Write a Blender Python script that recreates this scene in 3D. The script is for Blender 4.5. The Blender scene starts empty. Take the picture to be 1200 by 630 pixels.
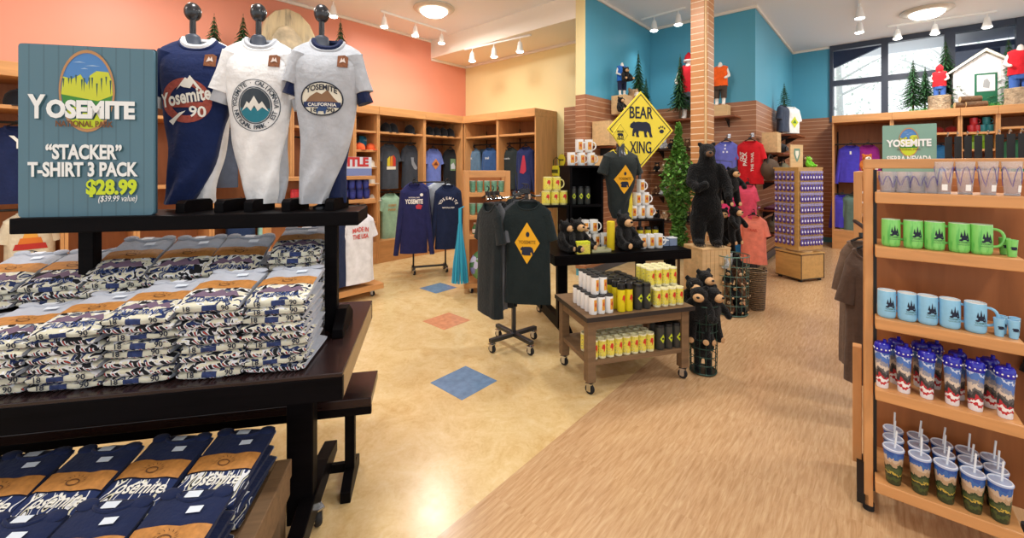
import bpy, bmesh, math, random
from mathutils import Vector, Matrix, noise as mnoise
C = bpy.context.scene.collection
S = bpy.context.scene
PI = math.pi
rnd = random.Random(7)

# ------------------------------------------------------------------ camera, world, light
F, CX, HY, EYE = 490.0, 600.0, 196.0, 1.5
cam_d = bpy.data.cameras.new('camera'); cam = bpy.data.objects.new('camera', cam_d); C.objects.link(cam)
cam_d.sensor_fit = 'HORIZONTAL'; cam_d.sensor_width = 36.0; cam_d.lens = F/1200*36
cam_d.shift_y = -(315-HY)/1200.0
cam_d.clip_start = 0.05
cam.location = (0, 0, EYE); cam.rotation_euler = (PI/2, 0, 0)
S.camera = cam
S.view_settings.view_transform = 'Standard'; S.view_settings.look = 'None'
S.view_settings.gamma = 1.0; S.view_settings.use_curve_mapping = False
S.view_settings.exposure = 0.25
world = bpy.data.worlds.new('daylight'); S.world = world; world.use_nodes = True
wb = world.node_tree.nodes['Background']; wb.inputs[0].default_value = (0.93, 0.97, 1.0, 1); wb.inputs[1].default_value = 1.15

U1 = Vector((0.6639, 0.7478, 0)); U2 = Vector((-0.7478, 0.6639, 0))
RA = math.atan2(0.7478, 0.6639)          # local X along the salmon wall, local Y towards it
def W(a, b, z=0.0):
    return Vector((a*U1.x+b*U2.x, a*U1.y+b*U2.y, z))
def G(px, py, z=0.0):                    # point of the horizontal plane z seen at a picture position
    d = (EYE-z)*F/(py-HY); return Vector(((px-CX)/F*d, d, z))
def P(px, py, d):
    return Vector(((px-CX)/F*d, d, EYE-(py-HY)*d/F))
def on_b(px, b):                         # distance along the wall b = const
    r = (px-CX)/F; d = b/(-0.7478*r+0.6639); return d, (0.6639*r+0.7478)*d
def on_a(px, a):
    r = (px-CX)/F; d = a/(0.6639*r+0.7478); return d, (-0.7478*r+0.6639)*d
def zat(py, d): return EYE-(py-HY)*d/F

def lamp(kind, name, loc, power, col=(1.0, 0.97, 0.93), size=0.5, rot=(0, 0, 0), angle=None):
    l = bpy.data.lights.new(name, kind); l.energy = power; l.color = col
    if kind == 'AREA': l.shape = 'DISK'; l.size = size
    if kind in ('POINT', 'SPOT'): l.shadow_soft_size = size
    if kind == 'SPOT': l.spot_size = angle or 1.6; l.spot_blend = 0.7
    o = bpy.data.objects.new(name, l); C.objects.link(o); o.location = loc; o.rotation_euler = rot
    return o
CEIL = 3.92
ROUND = [(3.96, 5.1), (9.04, -0.5), (0.6, 5.0), (3.9, 1.9), (0.6, 1.9), (6.4, -0.6), (3.6, -1.3), (0.6, -1.4), (-2.4, 3.4)]
for a_, b_ in ROUND:
    lamp('AREA', 'round_light_glow', W(a_, b_, CEIL-0.16), 40, size=0.5)

# ------------------------------------------------------------------ helpers
def lin(h):
    h = h.lstrip('#'); out = []
    for i in (0, 2, 4):
        c = int(h[i:i+2], 16)/255.0
        out.append(c/12.92 if c <= 0.04045 else ((c+0.055)/1.055)**2.4)
    return (*out, 1.0)

class NT:
    def __init__(s, name):
        s.m = bpy.data.materials.new(name); s.m.use_nodes = True; s.t = s.m.node_tree
        s.b = s.t.nodes['Principled BSDF']
    def n(s, typ, **kw):
        nd = s.t.nodes.new(typ)
        for k, v in kw.items():
            if k.startswith('i_'):
                key = k[2:]; key = int(key) if key.isdigit() else key
                nd.inputs[key].default_value = v
            else: setattr(nd, k, v)
        return nd
    def l(s, a, ao, b, bi): s.t.links.new(a.outputs[ao], b.inputs[bi])
    def ramp(s, pts, const=False):
        r = s.n('ShaderNodeValToRGB'); e = r.color_ramp.elements
        if const: r.color_ramp.interpolation = 'CONSTANT'
        while len(e) < len(pts): e.new(0.5)
        for i, (p, c) in enumerate(pts): e[i].position = p; e[i].color = c
        return r

_mc = {}
def mat(hexc, rough=0.6, metal=0.0, spec=0.4, bump=0.0, bscale=60, vary=0.0, vscale=8, trans=0.0, sheen=0.0):
    key = (hexc, rough, metal, spec, bump, bscale, vary, vscale, trans, sheen)
    if key in _mc: return _mc[key]
    k = NT('paint_'+hexc.strip('#')); b = k.b; col = lin(hexc)
    b.inputs['Base Color'].default_value = col; b.inputs['Roughness'].default_value = rough
    b.inputs['Metallic'].default_value = metal; b.inputs['Specular IOR Level'].default_value = spec
    if trans: b.inputs['Transmission Weight'].default_value = trans; b.inputs['IOR'].default_value = 1.3
    if sheen: b.inputs['Sheen Weight'].default_value = sheen
    tc = None
    if vary or bump: tc = k.n('ShaderNodeTexCoord')
    if vary:
        nz = k.n('ShaderNodeTexNoise', i_Scale=vscale, i_Detail=4.0); k.l(tc, 'Object', nz, 'Vector')
        d = tuple(max(0, c*(1-vary)) for c in col[:3])+(1,); u = tuple(min(1, c*(1+vary)) for c in col[:3])+(1,)
        r = k.ramp([(0.3, d), (0.7, u)]); k.l(nz, 'Fac', r, 'Fac'); k.l(r, 'Color', b, 'Base Color')
    if bump:
        nz = k.n('ShaderNodeTexNoise', i_Scale=bscale, i_Detail=3.0); k.l(tc, 'Object', nz, 'Vector')
        bp = k.n('ShaderNodeBump', i_Strength=bump, i_Distance=0.02); k.l(nz, 'Fac', bp, 'Height'); k.l(bp, 'Normal', b, 'Normal')
    _mc[key] = k.m
    return k.m
def cloth(hexc, vary=0.12): return mat(hexc, rough=0.9, spec=0.15, bump=0.25, bscale=45, vary=vary, vscale=14, sheen=0.1)
def plastic(hexc, rough=0.3): return mat(hexc, rough=rough, spec=0.5)

def wood(hexc, name, dark=0.72, scale=(1.2, 14, 14), rough=0.4, axis=None):
    k = NT(name); col = lin(hexc)
    tc = k.n('ShaderNodeTexCoord'); mp = k.n('ShaderNodeMapping'); mp.inputs['Scale'].default_value = scale
    k.l(tc, 'Object', mp, 'Vector')
    nz = k.n('ShaderNodeTexNoise', i_Scale=2.2, i_Detail=6.0, i_Roughness=0.6, i_Distortion=0.6); k.l(mp, 'Vector', nz, 'Vector')
    r = k.ramp([(0.3, tuple(c*dark for c in col[:3])+(1,)), (0.55, col), (0.8, tuple(min(1, c*1.12) for c in col[:3])+(1,))])
    k.l(nz, 'Fac', r, 'Fac'); k.l(r, 'Color', k.b, 'Base Color')
    k.b.inputs['Roughness'].default_value = rough; k.b.inputs['Specular IOR Level'].default_value = 0.4
    return k.m
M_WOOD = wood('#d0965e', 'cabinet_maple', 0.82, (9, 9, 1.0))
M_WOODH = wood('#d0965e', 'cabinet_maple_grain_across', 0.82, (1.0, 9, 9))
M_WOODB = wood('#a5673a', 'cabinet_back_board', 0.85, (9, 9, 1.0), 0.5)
M_PALE = wood('#d8b482', 'pale_pine', 0.8, (1, 10, 10), 0.55)
M_CART = wood('#7d6246', 'weathered_oak', 0.7, (1.5, 16, 16), 0.6)
M_BLACKW = wood('#0e0c0e', 'black_stained_wood', 0.6, (1.5, 18, 18), 0.42); M_BLACKW.node_tree.nodes['Principled BSDF'].inputs['Specular IOR Level'].default_value = 0.05
M_BROWNTOP = wood('#281a19', 'dark_brown_table_top', 0.6, (1.5, 14, 14), 0.22)
M_BLACK = mat('#121213', rough=0.45)
M_CHROME = mat('#c8cace', rough=0.2, metal=1.0)
M_STEEL = mat('#4c4f54', rough=0.35, metal=0.9)
M_WHITEP = mat('#f4f4f1', rough=0.35)
M_RUBBER = mat('#1d1d1f', rough=0.7)

class MB:
    """collects shapes for one mesh"""
    def __init__(s): s.v = []; s.f = []; s.mi = []
    def add(s, vs, fs, m=0, M=None):
        o = len(s.v)
        s.v += [tuple(M @ Vector(p)) for p in vs] if M is not None else [tuple(p) for p in vs]
        s.f += [[i+o for i in f] for f in fs]; s.mi += [m]*len(fs)
        return s
    def box(s, x0, x1, y0, y1, z0, z1, m=0, M=None):
        vs = [(x, y, z) for z in (z0, z1) for y in (y0, y1) for x in (x0, x1)]
        return s.add(vs, [(0, 2, 3, 1), (4, 5, 7, 6), (0, 1, 5, 4), (2, 6, 7, 3), (0, 4, 6, 2), (1, 3, 7, 5)], m, M)
    def lathe(s, prof, n=16, m=0, M=None, cap=True, sx=1.0, sy=1.0):
        vs = []; fs = []
        for r, z in prof:
            for i in range(n):
                a = 2*PI*i/n; vs.append((r*sx*math.cos(a), r*sy*math.sin(a), z))
        for j in range(len(prof)-1):
            for i in range(n):
                k = (i+1) % n; fs.append((j*n+i, j*n+k, (j+1)*n+k, (j+1)*n+i))
        if cap:
            fs.append(tuple(range(n-1, -1, -1))); o = (len(prof)-1)*n; fs.append(tuple(range(o, o+n)))
        return s.add(vs, fs, m, M)
    def tube(s, pts, r, n=8, m=0, M=None, closed=False):
        pts = [Vector(p) for p in pts]; vs = []; fs = []; N = len(pts)
        rr = r if isinstance(r, (list, tuple)) else [r]*N
        up = None
        for i, p in enumerate(pts):
            if closed: t = pts[(i+1) % N]-pts[i-1]
            else: t = pts[min(i+1, N-1)]-pts[max(i-1, 0)]
            t.normalize()
            if up is None:
                up = Vector((0, 0, 1)) if abs(t.z) < 0.9 else Vector((1, 0, 0))
            x = t.cross(up)
            if x.length < 1e-4: x = t.cross(Vector((0, 1, 0)))
            x.normalize(); y = x.cross(t); up = y
            for k in range(n):
                a = 2*PI*k/n; vs.append(p+x*(rr[i]*math.cos(a))+y*(rr[i]*math.sin(a)))
        for j in range(N if closed else N-1):
            for k in range(n):
                q = (k+1) % n; j2 = (j+1) % N; fs.append((j*n+k, j*n+q, j2*n+q, j2*n+k))
        if not closed:
            fs.append(tuple(range(n-1, -1, -1))); o = (N-1)*n; fs.append(tuple(range(o, o+n)))
        return s.add(vs, fs, m, M)
    def prism(s, poly, y0, y1, m=0, M=None):          # outline in x,z pushed along y
        n = len(poly); vs = [(x, y0, z) for x, z in poly]+[(x, y1, z) for x, z in poly]
        fs = [tuple(range(n)), tuple(range(2*n-1, n-1, -1))]
        for i in range(n):
            k = (i+1) % n; fs.append((i, i+n, k+n, k))
        return s.add(vs, fs, m, M)
    def ball(s, c, r, m=0, n=12, k=8, M=None):
        r = r if isinstance(r, (tuple, list)) else (r, r, r)
        vs = [(c[0], c[1], c[2]-r[2])]; fs = []
        for j in range(1, k):
            th = PI*j/k
            for i in range(n):
                a = 2*PI*i/n
                vs.append((c[0]+r[0]*math.sin(th)*math.cos(a), c[1]+r[1]*math.sin(th)*math.sin(a), c[2]-r[2]*math.cos(th)))
        vs.append((c[0], c[1], c[2]+r[2])); e = len(vs)-1
        for i in range(n):
            q = (i+1) % n; fs.append((0, 1+q, 1+i)); o = 1+(k-2)*n; fs.append((o+i, o+q, e))
        for j in range(k-2):
            for i in range(n):
                q = (i+1) % n; o = 1+j*n; fs.append((o+i, o+q, o+n+q, o+n+i))
        return s.add(vs, fs, m, M)
    def torus(s, c, R, r, n=20, k=6, m=0, M=None, sx=1, sy=1):
        pts = [(c[0]+R*sx*math.cos(2*PI*i/n), c[1]+R*sy*math.sin(2*PI*i/n), c[2]) for i in range(n)]
        return s.tube(pts, r, k, m, M, closed=True)
    def mesh(s, name, mats, smooth=False):
        me = bpy.data.meshes.new(name); me.from_pydata(s.v, [], s.f)
        mats = mats if isinstance(mats, (list, tuple)) else [mats]
        for q in mats: me.materials.append(q)
        if len(mats) > 1: me.polygons.foreach_set('material_index', s.mi)
        bm = bmesh.new(); bm.from_mesh(me); bmesh.ops.recalc_face_normals(bm, faces=bm.faces); bm.to_mesh(me); bm.free()
        if smooth:
            me.polygons.foreach_set('use_smooth', [True]*len(me.polygons))
            try: me.set_sharp_from_angle(angle=0.7)
            except Exception: pass
        me.update()
        return me
    def build(s, name, mats, parent=None, loc=(0, 0, 0), rz=0.0, bevel=0.0, smooth=False):
        o = bpy.data.objects.new(name, s.mesh(name, mats, smooth)); C.objects.link(o)
        o.location = loc; o.rotation_euler = (0, 0, rz)
        if parent is not None: o.parent = parent
        if bevel:
            b = o.modifiers.new('soft_edge', 'BEVEL'); b.width = bevel; b.segments = 2; b.limit_method = 'ANGLE'
        return o

_labels = {}
def tag(o, label=None, cat=None, group=None, kind=None):
    if label:
        label = ' '.join(label.split()); _labels.setdefault(label, []).append((o.name, group)); o['label'] = label
    if cat: o['category'] = cat
    if group: o['group'] = group
    if kind: o['kind'] = kind
    return o
def thing(name, label, cat, loc=(0, 0, 0), rz=0.0, group=None):
    o = bpy.data.objects.new(name, None); C.objects.link(o); o.empty_display_size = 0.1
    o.location = loc; o.rotation_euler = (0, 0, rz)
    return tag(o, label, cat, group)
_kids = {}
def copy_tree(o, loc=None, rz=None, label=None, group=None, parent=None, scale=None):
    c = o.copy(); C.objects.link(c)
    if parent is not None: c.parent = parent
    for ch in list(o.children): copy_tree(ch, parent=c)
    if loc is not None: c.location = loc
    if rz is not None: c.rotation_euler = (0, 0, rz)
    if scale is not None: c.scale = scale if isinstance(scale, (tuple, list)) else (scale,)*3
    if parent is None: tag(c, label, None, group)
    return c
class Kind:
    """first placement uses the prototype itself, every later one a copy"""
    def __init__(s, make): s.make = make; s.first = None
    def put(s, loc, rz, label, cat, group=None, scale=1.0):
        if s.first is None:
            o = s.make(); s.first = o; o.location = loc; o.rotation_euler = (0, 0, rz); o.scale = scale if isinstance(scale, (tuple, list)) else (scale,)*3
            return tag(o, label, cat, group)
        o = copy_tree(s.first, loc, rz, label, group, scale=scale)
        if cat: o['category'] = cat
        return o
def struct(name, mb, mats, loc=(0, 0, 0), rz=0.0, bevel=0.0):
    o = mb.build(name, mats, None, loc, rz, bevel); o['kind'] = 'structure'; return o
ORD = ['first', 'second', 'third', 'fourth', 'fifth', 'sixth', 'seventh', 'eighth', 'ninth', 'tenth', 'eleventh', 'twelfth', 'thirteenth', 'fourteenth']

def text_mb(txt, size, off=0.0, extr=0.0, width=None, align='CENTER', shear=0.0):
    """lettering in the x,z plane facing -y, as lists of verts and faces"""
    cu = bpy.data.curves.new('lettering', 'FONT'); cu.body = txt; cu.size = size; cu.align_x = align
    cu.offset = off*size; cu.extrude = extr; cu.shear = shear; cu.resolution_u = 3
    o = bpy.data.objects.new('lettering', cu); C.objects.link(o)
    dg = bpy.context.evaluated_depsgraph_get(); me = bpy.data.meshes.new_from_object(o.evaluated_get(dg))
    vs = [Vector((v.co.x, -v.co.z, v.co.y)) for v in me.vertices]; fs = [tuple(p.vertices) for p in me.polygons]
    bpy.data.objects.remove(o); bpy.data.meshes.remove(me); bpy.data.curves.remove(cu)
    if width and vs:
        x0 = min(v.x for v in vs); x1 = max(v.x for v in vs); k = width/max(1e-6, x1-x0)
        for v in vs: v.x *= k
    return vs, fs
def lettering(name, txt, size, m, parent, loc, off=0.02, width=None, align='CENTER', extr=0.0015, shear=0.0):
    vs, fs = text_mb(txt, size, off, extr, width, align, shear)
    mb = MB(); mb.add(vs, fs); return mb.build(name, m, parent, loc)

def ellipse(rx, rz, cx=0, cz=0, n=24, a0=0, a1=2*PI):
    full = abs(a1-a0-2*PI) < 1e-6
    return [(cx+rx*math.cos(a0+(a1-a0)*i/(n if full else n-1)), cz+rz*math.sin(a0+(a1-a0)*i/(n if full else n-1))) for i in range(n)]
def ring_poly(r0x, r0z, r1x, r1z, n=32):
    vs = []; fs = []
    for i in range(n):
        a = 2*PI*i/n; vs += [(r0x*math.cos(a), 0, r0z*math.sin(a)), (r1x*math.cos(a), 0, r1z*math.sin(a))]
    for i in range(n):
        k = (i+1) % n; fs.append((2*i, 2*i+1, 2*k+1, 2*k))
    return vs, fs

# --- cloth garments: front surface is a function so that prints can lie on it
class Tee:
    def __init__(s, w=0.44, h=0.66, dep=0.09, fold=0.008, seed=1, neck=0.085, taper=0.0, sh=0.09):
        s.w, s.h, s.dep, s.fold, s.seed, s.neck, s.taper, s.sh = w, h, dep, fold, seed, neck, taper, sh
    def hw(s, t):
        if t < s.sh: 
            u = t/s.sh; return s.neck+(s.w/2-s.neck)*(u**0.8)
        return s.w/2*(1-0.05*math.sin(min(1, (t-s.sh)/(1-s.sh))*PI)*(1 if not s.taper else 0)-s.taper*((t-s.sh)/(1-s.sh))**1.3)
    def dp(s, t):
        return s.dep*(0.42+0.58*min(1, t/0.22)**0.7)*(0.96+0.04*math.cos(6*t))*(1-0.35*s.taper*t)
    def wave(s, a, t):
        k = s.seed*1.7
        return s.fold*min(1, t*1.6)*(math.sin(5*a+k+2*t)+0.6*math.sin(9*a-k*2+3*t)+0.5*math.sin(3*a+8*t+k))
    def pt(s, a, t):
        hw, d = s.hw(t), s.dp(t); e = 0.8
        ca, sa = math.cos(a), math.sin(a)
        q = 1+s.wave(a, t)/max(0.03, d)*0.6
        x = hw*math.copysign(abs(ca)**e, ca)*(1+0.25*s.wave(a, t)/max(.03, d)); y = d*math.copysign(abs(sa)**e, sa)*q
        z = -t*s.h
        if sa < 0 and t < 0.16: z -= 0.075*s.h*(-sa)*(1-t/0.16)
        return Vector((x, y, z))
    def front(s, x, z):
        t = min(1, max(0, -z/s.h)); hw = s.hw(t); u = max(-0.97, min(0.97, x/hw))
        ca = math.copysign(abs(u)**(1/0.8), u); a = -math.acos(ca)
        return s.pt(a, t).y
    def body(s, mb, m=0, n=36, rows=18, t0=0.0):
        vs = []; fs = []
        ts = [0, 0.02, 0.045, 0.07, s.sh, 0.14]+[0.14+(1-0.14)*(i+1)/(rows-6) for i in range(rows-6)]
        for t in ts:
            for i in range(n): vs.append(s.pt(2*PI*i/n, t))
        R = len(ts)
        for j in range(R-1):
            for i in range(n):
                k = (i+1) % n; fs.append((j*n+i, j*n+k, (j+1)*n+k, (j+1)*n+i))
        # inside: a narrower ring below the collar closes the neck, a hem fold closes the bottom
        o = len(vs)
        for i in range(n):
            p = s.pt(2*PI*i/n, 0); vs.append(Vector((p.x*0.8, p.y*0.8, -0.13*s.h)))
        for i in range(n):
            k = (i+1) % n; fs.append((i, k, o+k, o+i))
        fs.append(tuple(range(o, o+n)))
        o2 = len(vs)
        for i in range(n):
            p = s.pt(2*PI*i/n, 1); vs.append(Vector((p.x*0.93, p.y*0.85, p.z+0.02)))
        for i in range(n):
            k = (i+1) % n; fs.append(((R-1)*n+i, (R-1)*n+k, o2+k, o2+i))
        fs.append(tuple(range(o2+n-1, o2-1, -1)))
        mb.add(vs, fs, m)
    def sleeve(s, mb, side, length=0.2, out=0.35, m=0, r=0.085, r1=None, n=14, rows=7, fwd=0.0):
        z0 = -s.sh*s.h*0.95-0.048; x0 = side*(s.w/2-0.045); r1 = r1 or r*0.92
        d = Vector((side*math.sin(out), fwd, -math.cos(out))).normalized(); q = Vector((d.z*-side, 0, d.x*side)).normalized()
        vs = []; fs = []
        for j in range(rows):
            u = j/(rows-1); c = Vector((x0, 0, z0))+d*(length*u-0.02); rr = r*(1-u)+r1*u
            for i in range(n):
                a = 2*PI*i/n; w = 1+0.10*math.sin(3*a+s.seed+4*u)*u
                vs.append(c+q*(rr*0.62*math.cos(a)*w)+Vector((0, 1, 0))*(min(rr, s.dep*0.9)*0.75*math.sin(a)*w))
        for j in range(rows-1):
            for i in range(n):
                k = (i+1) % n; fs.append((j*n+i, j*n+k, (j+1)*n+k, (j+1)*n+i))
        fs.append(tuple(range(n))); fs.append(tuple(range((rows-1)*n+n-1, (rows-1)*n-1, -1)))
        mb.add(vs, fs, m)
    def decal(s, vs, fs, name, m, parent, cx=0, cz=-0.25, eps=0.004, cut=0.03, rot=0.0):
        """lays flat artwork (x,z) on the front of the garment"""
        bm = bmesh.new(); bv = []
        cr, sr = math.cos(rot), math.sin(rot)
        for v in vs: bv.append(bm.verts.new((v[0]*cr-v[2]*sr+cx, 0, v[0]*sr+v[2]*cr+cz)))
        for f in fs:
            try: bm.faces.new([bv[i] for i in f])
            except Exception: pass
        bmesh.ops.triangulate(bm, faces=bm.faces)
        for _ in range(3):
            es = [e for e in bm.edges if e.calc_length() > cut]
            if not es: break
            bmesh.ops.subdivide_edges(bm, edges=es, cuts=1)
            bmesh.ops.triangulate(bm, faces=bm.faces)
        for v in bm.verts: v.co.y = s.front(v.co.x, v.co.z)-eps
        bmesh.ops.recalc_face_normals(bm, faces=bm.faces)
        me = bpy.data.meshes.new(name); bm.to_mesh(me); bm.free(); me.materials.append(m)
        o = bpy.data.objects.new(name, me); C.objects.link(o); o.parent = parent
        return o
    def poly(s, pts, *a, **k):
        return s.decal([(x, 0, z) for x, z in pts], [tuple(range(len(pts)))], *a, **k)
    def words(s, txt, size, name, m, parent, cx=0, cz=-0.25, eps=0.006, width=None, off=0.02, rot=0.0, shear=0.0, arc=0.0):
        vs, fs = text_mb(txt, size, off, 0, width, 'CENTER', shear)
        if arc:
            for v in vs: v.z += arc*(v.x**2)
        return s.decal(vs, fs, name, m, parent, cx, cz, eps, 0.04, rot)

def make_tee(name, hexc, w=0.44, h=0.66, dep=0.09, fold=0.008, seed=1, sl=0.2, out=0.35, long=False, collar=None, taper=0.0):
    """returns (object, Tee): a shirt hanging from its collar at local z = 0, front facing -y"""
    t = Tee(w, h, dep, fold, seed, taper=taper); mb = MB(); t.body(mb)
    o = mb.build(name, cloth(hexc), None, smooth=True)
    for sd in (-1, 1):
        sb = MB()
        if long: t.sleeve(sb, sd, h*0.92, 0.13, r=0.085, r1=0.055, rows=10)
        else: t.sleeve(sb, sd, sl, out)
        sb.build('sleeve', cloth(hexc), o, smooth=True)
    cm = MB(); pts = []
    for i in range(20):
        a = 2*PI*i/20; p = t.pt(a, 0.0); z = p.z
        pts.append((p.x, p.y, z))
    cm.tube(pts, 0.009, 6, closed=True); cm.build('collar', cloth(collar or hexc), o, smooth=True)
    return o, t

def bake(o):
    dg = bpy.context.evaluated_depsgraph_get(); me = bpy.data.meshes.new_from_object(o.evaluated_get(dg))
    o.modifiers.clear(); o.data = me; return o
def blob(name, parts, m, voxel=0.012, parent=None, smooth=2):
    """one continuous body out of balls ('b', centre, radii) and limbs ('l', points, radii)"""
    mb = MB()
    for p in parts:
        if p[0] == 'b': mb.ball(p[1], p[2], n=16, k=10)
        else:
            mb.tube(p[1], p[2], 10)
            for q, r in zip(p[1], p[2]): mb.ball(q, r, n=10, k=6)
    o = mb.build(name, m, parent)
    r = o.modifiers.new('join', 'REMESH'); r.mode = 'VOXEL'; r.voxel_size = voxel; r.use_smooth_shade = True
    s = o.modifiers.new('smooth', 'SMOOTH'); s.iterations = smooth; s.factor = 0.5
    return bake(o)
def caster(parent, x, y, r=0.03, h=None, name='caster', rz=0.6):
    mb = MB(); M = Matrix.Translation((x, y, r)) @ Matrix.Rotation(rz, 4, 'Z') @ Matrix.Rotation(PI/2, 4, 'Y')
    mb.lathe([(r*0.55, -0.011), (r*0.9, -0.011), (r, -0.006), (r, 0.006), (r*0.9, 0.011), (r*0.55, 0.011)], 16, 0, M)
    mb.lathe([(r*0.5, -0.014), (r*0.5, 0.014)], 12, 1, M)
    R = Matrix.Translation((x, y, 0)) @ Matrix.Rotation(rz, 4, 'Z')
    for sx in (-0.018, 0.018): mb.box(sx-0.002, sx+0.002, -r*0.45, r*0.45, r*0.7, r*2.15, 1, R)
    mb.box(-0.024, 0.024, -r*0.7, r*0.7, r*2.1, r*2.3, 1, R)
    mb.tube([(x, y, r*2.2), (x, y, (h or r*2.6))], 0.008, 8, 1)
    return mb.build(name, [M_RUBBER, M_CHROME], parent, smooth=True)
# ------------------------------------------------------------------ the room
def wall_paint(hexc, name): 
    return mat(hexc, rough=0.45, spec=0.35, bump=0.03, bscale=90, vary=0.02, vscale=1.5)
M_SALMON = wall_paint('#e99a80', 's'); M_YELLOW = wall_paint('#f0e0a8', 'y'); M_TEAL = wall_paint('#56a6c2', 't')
M_CEIL = mat('#f3f6fb', rough=0.8); M_WTRIM = mat('#efe7da', rough=0.5)
def slat_mat(name, base, groove, pitch=0.076):
    k = NT(name); tc = k.n('ShaderNodeTexCoord'); sp = k.n('ShaderNodeSeparateXYZ'); k.l(tc, 'Object', sp, 'Vector')
    md = k.n('ShaderNodeMath', operation='DIVIDE'); md.inputs[1].default_value = pitch; k.l(sp, 'Z', md, 0)
    fr = k.n('ShaderNodeMath', operation='FRACT'); k.l(md, 0, fr, 0)
    nz = k.n('ShaderNodeTexNoise', i_Scale=5.0, i_Detail=4.0); mp = k.n('ShaderNodeMapping'); mp.inputs['Scale'].default_value = (1, 1, 14)
    k.l(tc, 'Object', mp, 'Vector'); k.l(mp, 'Vector', nz, 'Vector')
    c = lin(base); rw = k.ramp([(0.3, tuple(x*0.85 for x in c[:3])+(1,)), (0.7, c)]); k.l(nz, 'Fac', rw, 'Fac')
    rg = k.ramp([(0.0, (1, 1, 1, 1)), (0.13, (0, 0, 0, 1))], True); k.l(fr, 0, rg, 'Fac')
    mx = k.n('ShaderNodeMix', data_type='RGBA'); k.l(rg, 'Color', mx, 'Factor'); k.l(rw, 'Color', mx, 6); mx.inputs[7].default_value = lin(groove)  # pale line paints in the highlight on each metal groove insert
    k.l(mx, 2, k.b, 'Base Color'); k.b.inputs['Roughness'].default_value = 0.4
    bp = k.n('ShaderNodeBump', i_Strength=0.6, i_Distance=0.01); bp.invert = True; k.l(rg, 'Color', bp, 'Height'); k.l(bp, 'Normal', k.b, 'Normal')
    return k.m
M_SLAT = slat_mat('slatwall_board', '#aa7350', '#cfa98a')
M_SLATP = slat_mat('slatwall_pale_board', '#c58750', '#ead3b2')

# floor: pale gold sheet on one side of the seam, striated tan squares on the other
k = NT('shop_floor'); tc = k.n('ShaderNodeTexCoord'); sp = k.n('ShaderNodeSeparateXYZ'); k.l(tc, 'Object', sp, 'Vector')
n1 = k.n('ShaderNodeTexNoise', i_Scale=5.0, i_Detail=8.0, i_Roughness=0.7, i_Distortion=1.2); k.l(tc, 'Object', n1, 'Vector')
n1b = k.n('ShaderNodeTexNoise', i_Scale=22.0, i_Detail=5.0, i_Roughness=0.6, i_Distortion=2.0); k.l(tc, 'Object', n1b, 'Vector')
ad = k.n('ShaderNodeMath', operation='MULTIPLY_ADD'); k.l(n1b, 'Fac', ad, 0); ad.inputs[1].default_value = 0.45; k.l(n1, 'Fac', ad, 2)
r1 = k.ramp([(0.48, lin('#c9a66c')), (0.72, lin('#d9bd88')), (0.98, lin('#e3cd9f'))]); k.l(ad, 0, r1, 'Fac')
ck = k.n('ShaderNodeTexChecker', i_Scale=1/0.46); k.l(tc, 'Object', ck, 'Vector')
def grain(rot):
    mp = k.n('ShaderNodeMapping'); mp.inputs['Rotation'].default_value = (0, 0, rot); mp.inputs['Scale'].default_value = (5, 52, 1)
    k.l(tc, 'Object', mp, 'Vector'); nz = k.n('ShaderNodeTexNoise', i_Scale=1.4, i_Detail=5.0, i_Roughness=0.65, i_Distortion=0.5); k.l(mp, 'Vector', nz, 'Vector'); return nz
g1, g2 = grain(0.5), grain(-0.9)
mg = k.n('ShaderNodeMix', data_type='FLOAT'); k.l(ck, 'Fac', mg, 0); k.l(g1, 'Fac', mg, 2); k.l(g2, 'Fac', mg, 3)
r2 = k.ramp([(0.28, lin('#ad865e')), (0.5, lin('#c29d74')), (0.75, lin('#d3b48c'))]); k.l(mg, 0, r2, 'Fac')
lt = k.n('ShaderNodeMath', operation='LESS_THAN'); k.l(sp, 'Y', lt, 0); lt.inputs[1].default_value = 1.355
mx = k.n('ShaderNodeMix', data_type='RGBA'); k.l(lt, 0, mx, 'Factor'); k.l(r1, 'Color', mx, 6); k.l(r2, 'Color', mx, 7)
k.l(mx, 2, k.b, 'Base Color')
rr = k.n('ShaderNodeMapRange'); k.l(n1b, 'Fac', rr, 0); rr.inputs[3].default_value = 0.16; rr.inputs[4].default_value = 0.3; k.l(rr, 0, k.b, 'Roughness')
k.b.inputs['Specular IOR Level'].default_value = 0.45
M_FLOOR = k.m
struct('floor', MB().box(-7, 12, -7, 8, -0.1, 0), M_FLOOR, rz=RA)
for nm, a0, b0, hx in (('floor_tile_1', 1.80, 2.03, '#6a89ad'), ('floor_tile_2', 2.47, 3.03, '#d0906a'), ('floor_tile_3', 3.12, 3.98, '#6a89ad')):
    struct(nm, MB().box(a0, a0+0.33, b0, b0+0.33, 0, 0.0015), mat(hx, rough=0.25, vary=0.15, vscale=20), rz=RA)

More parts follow.
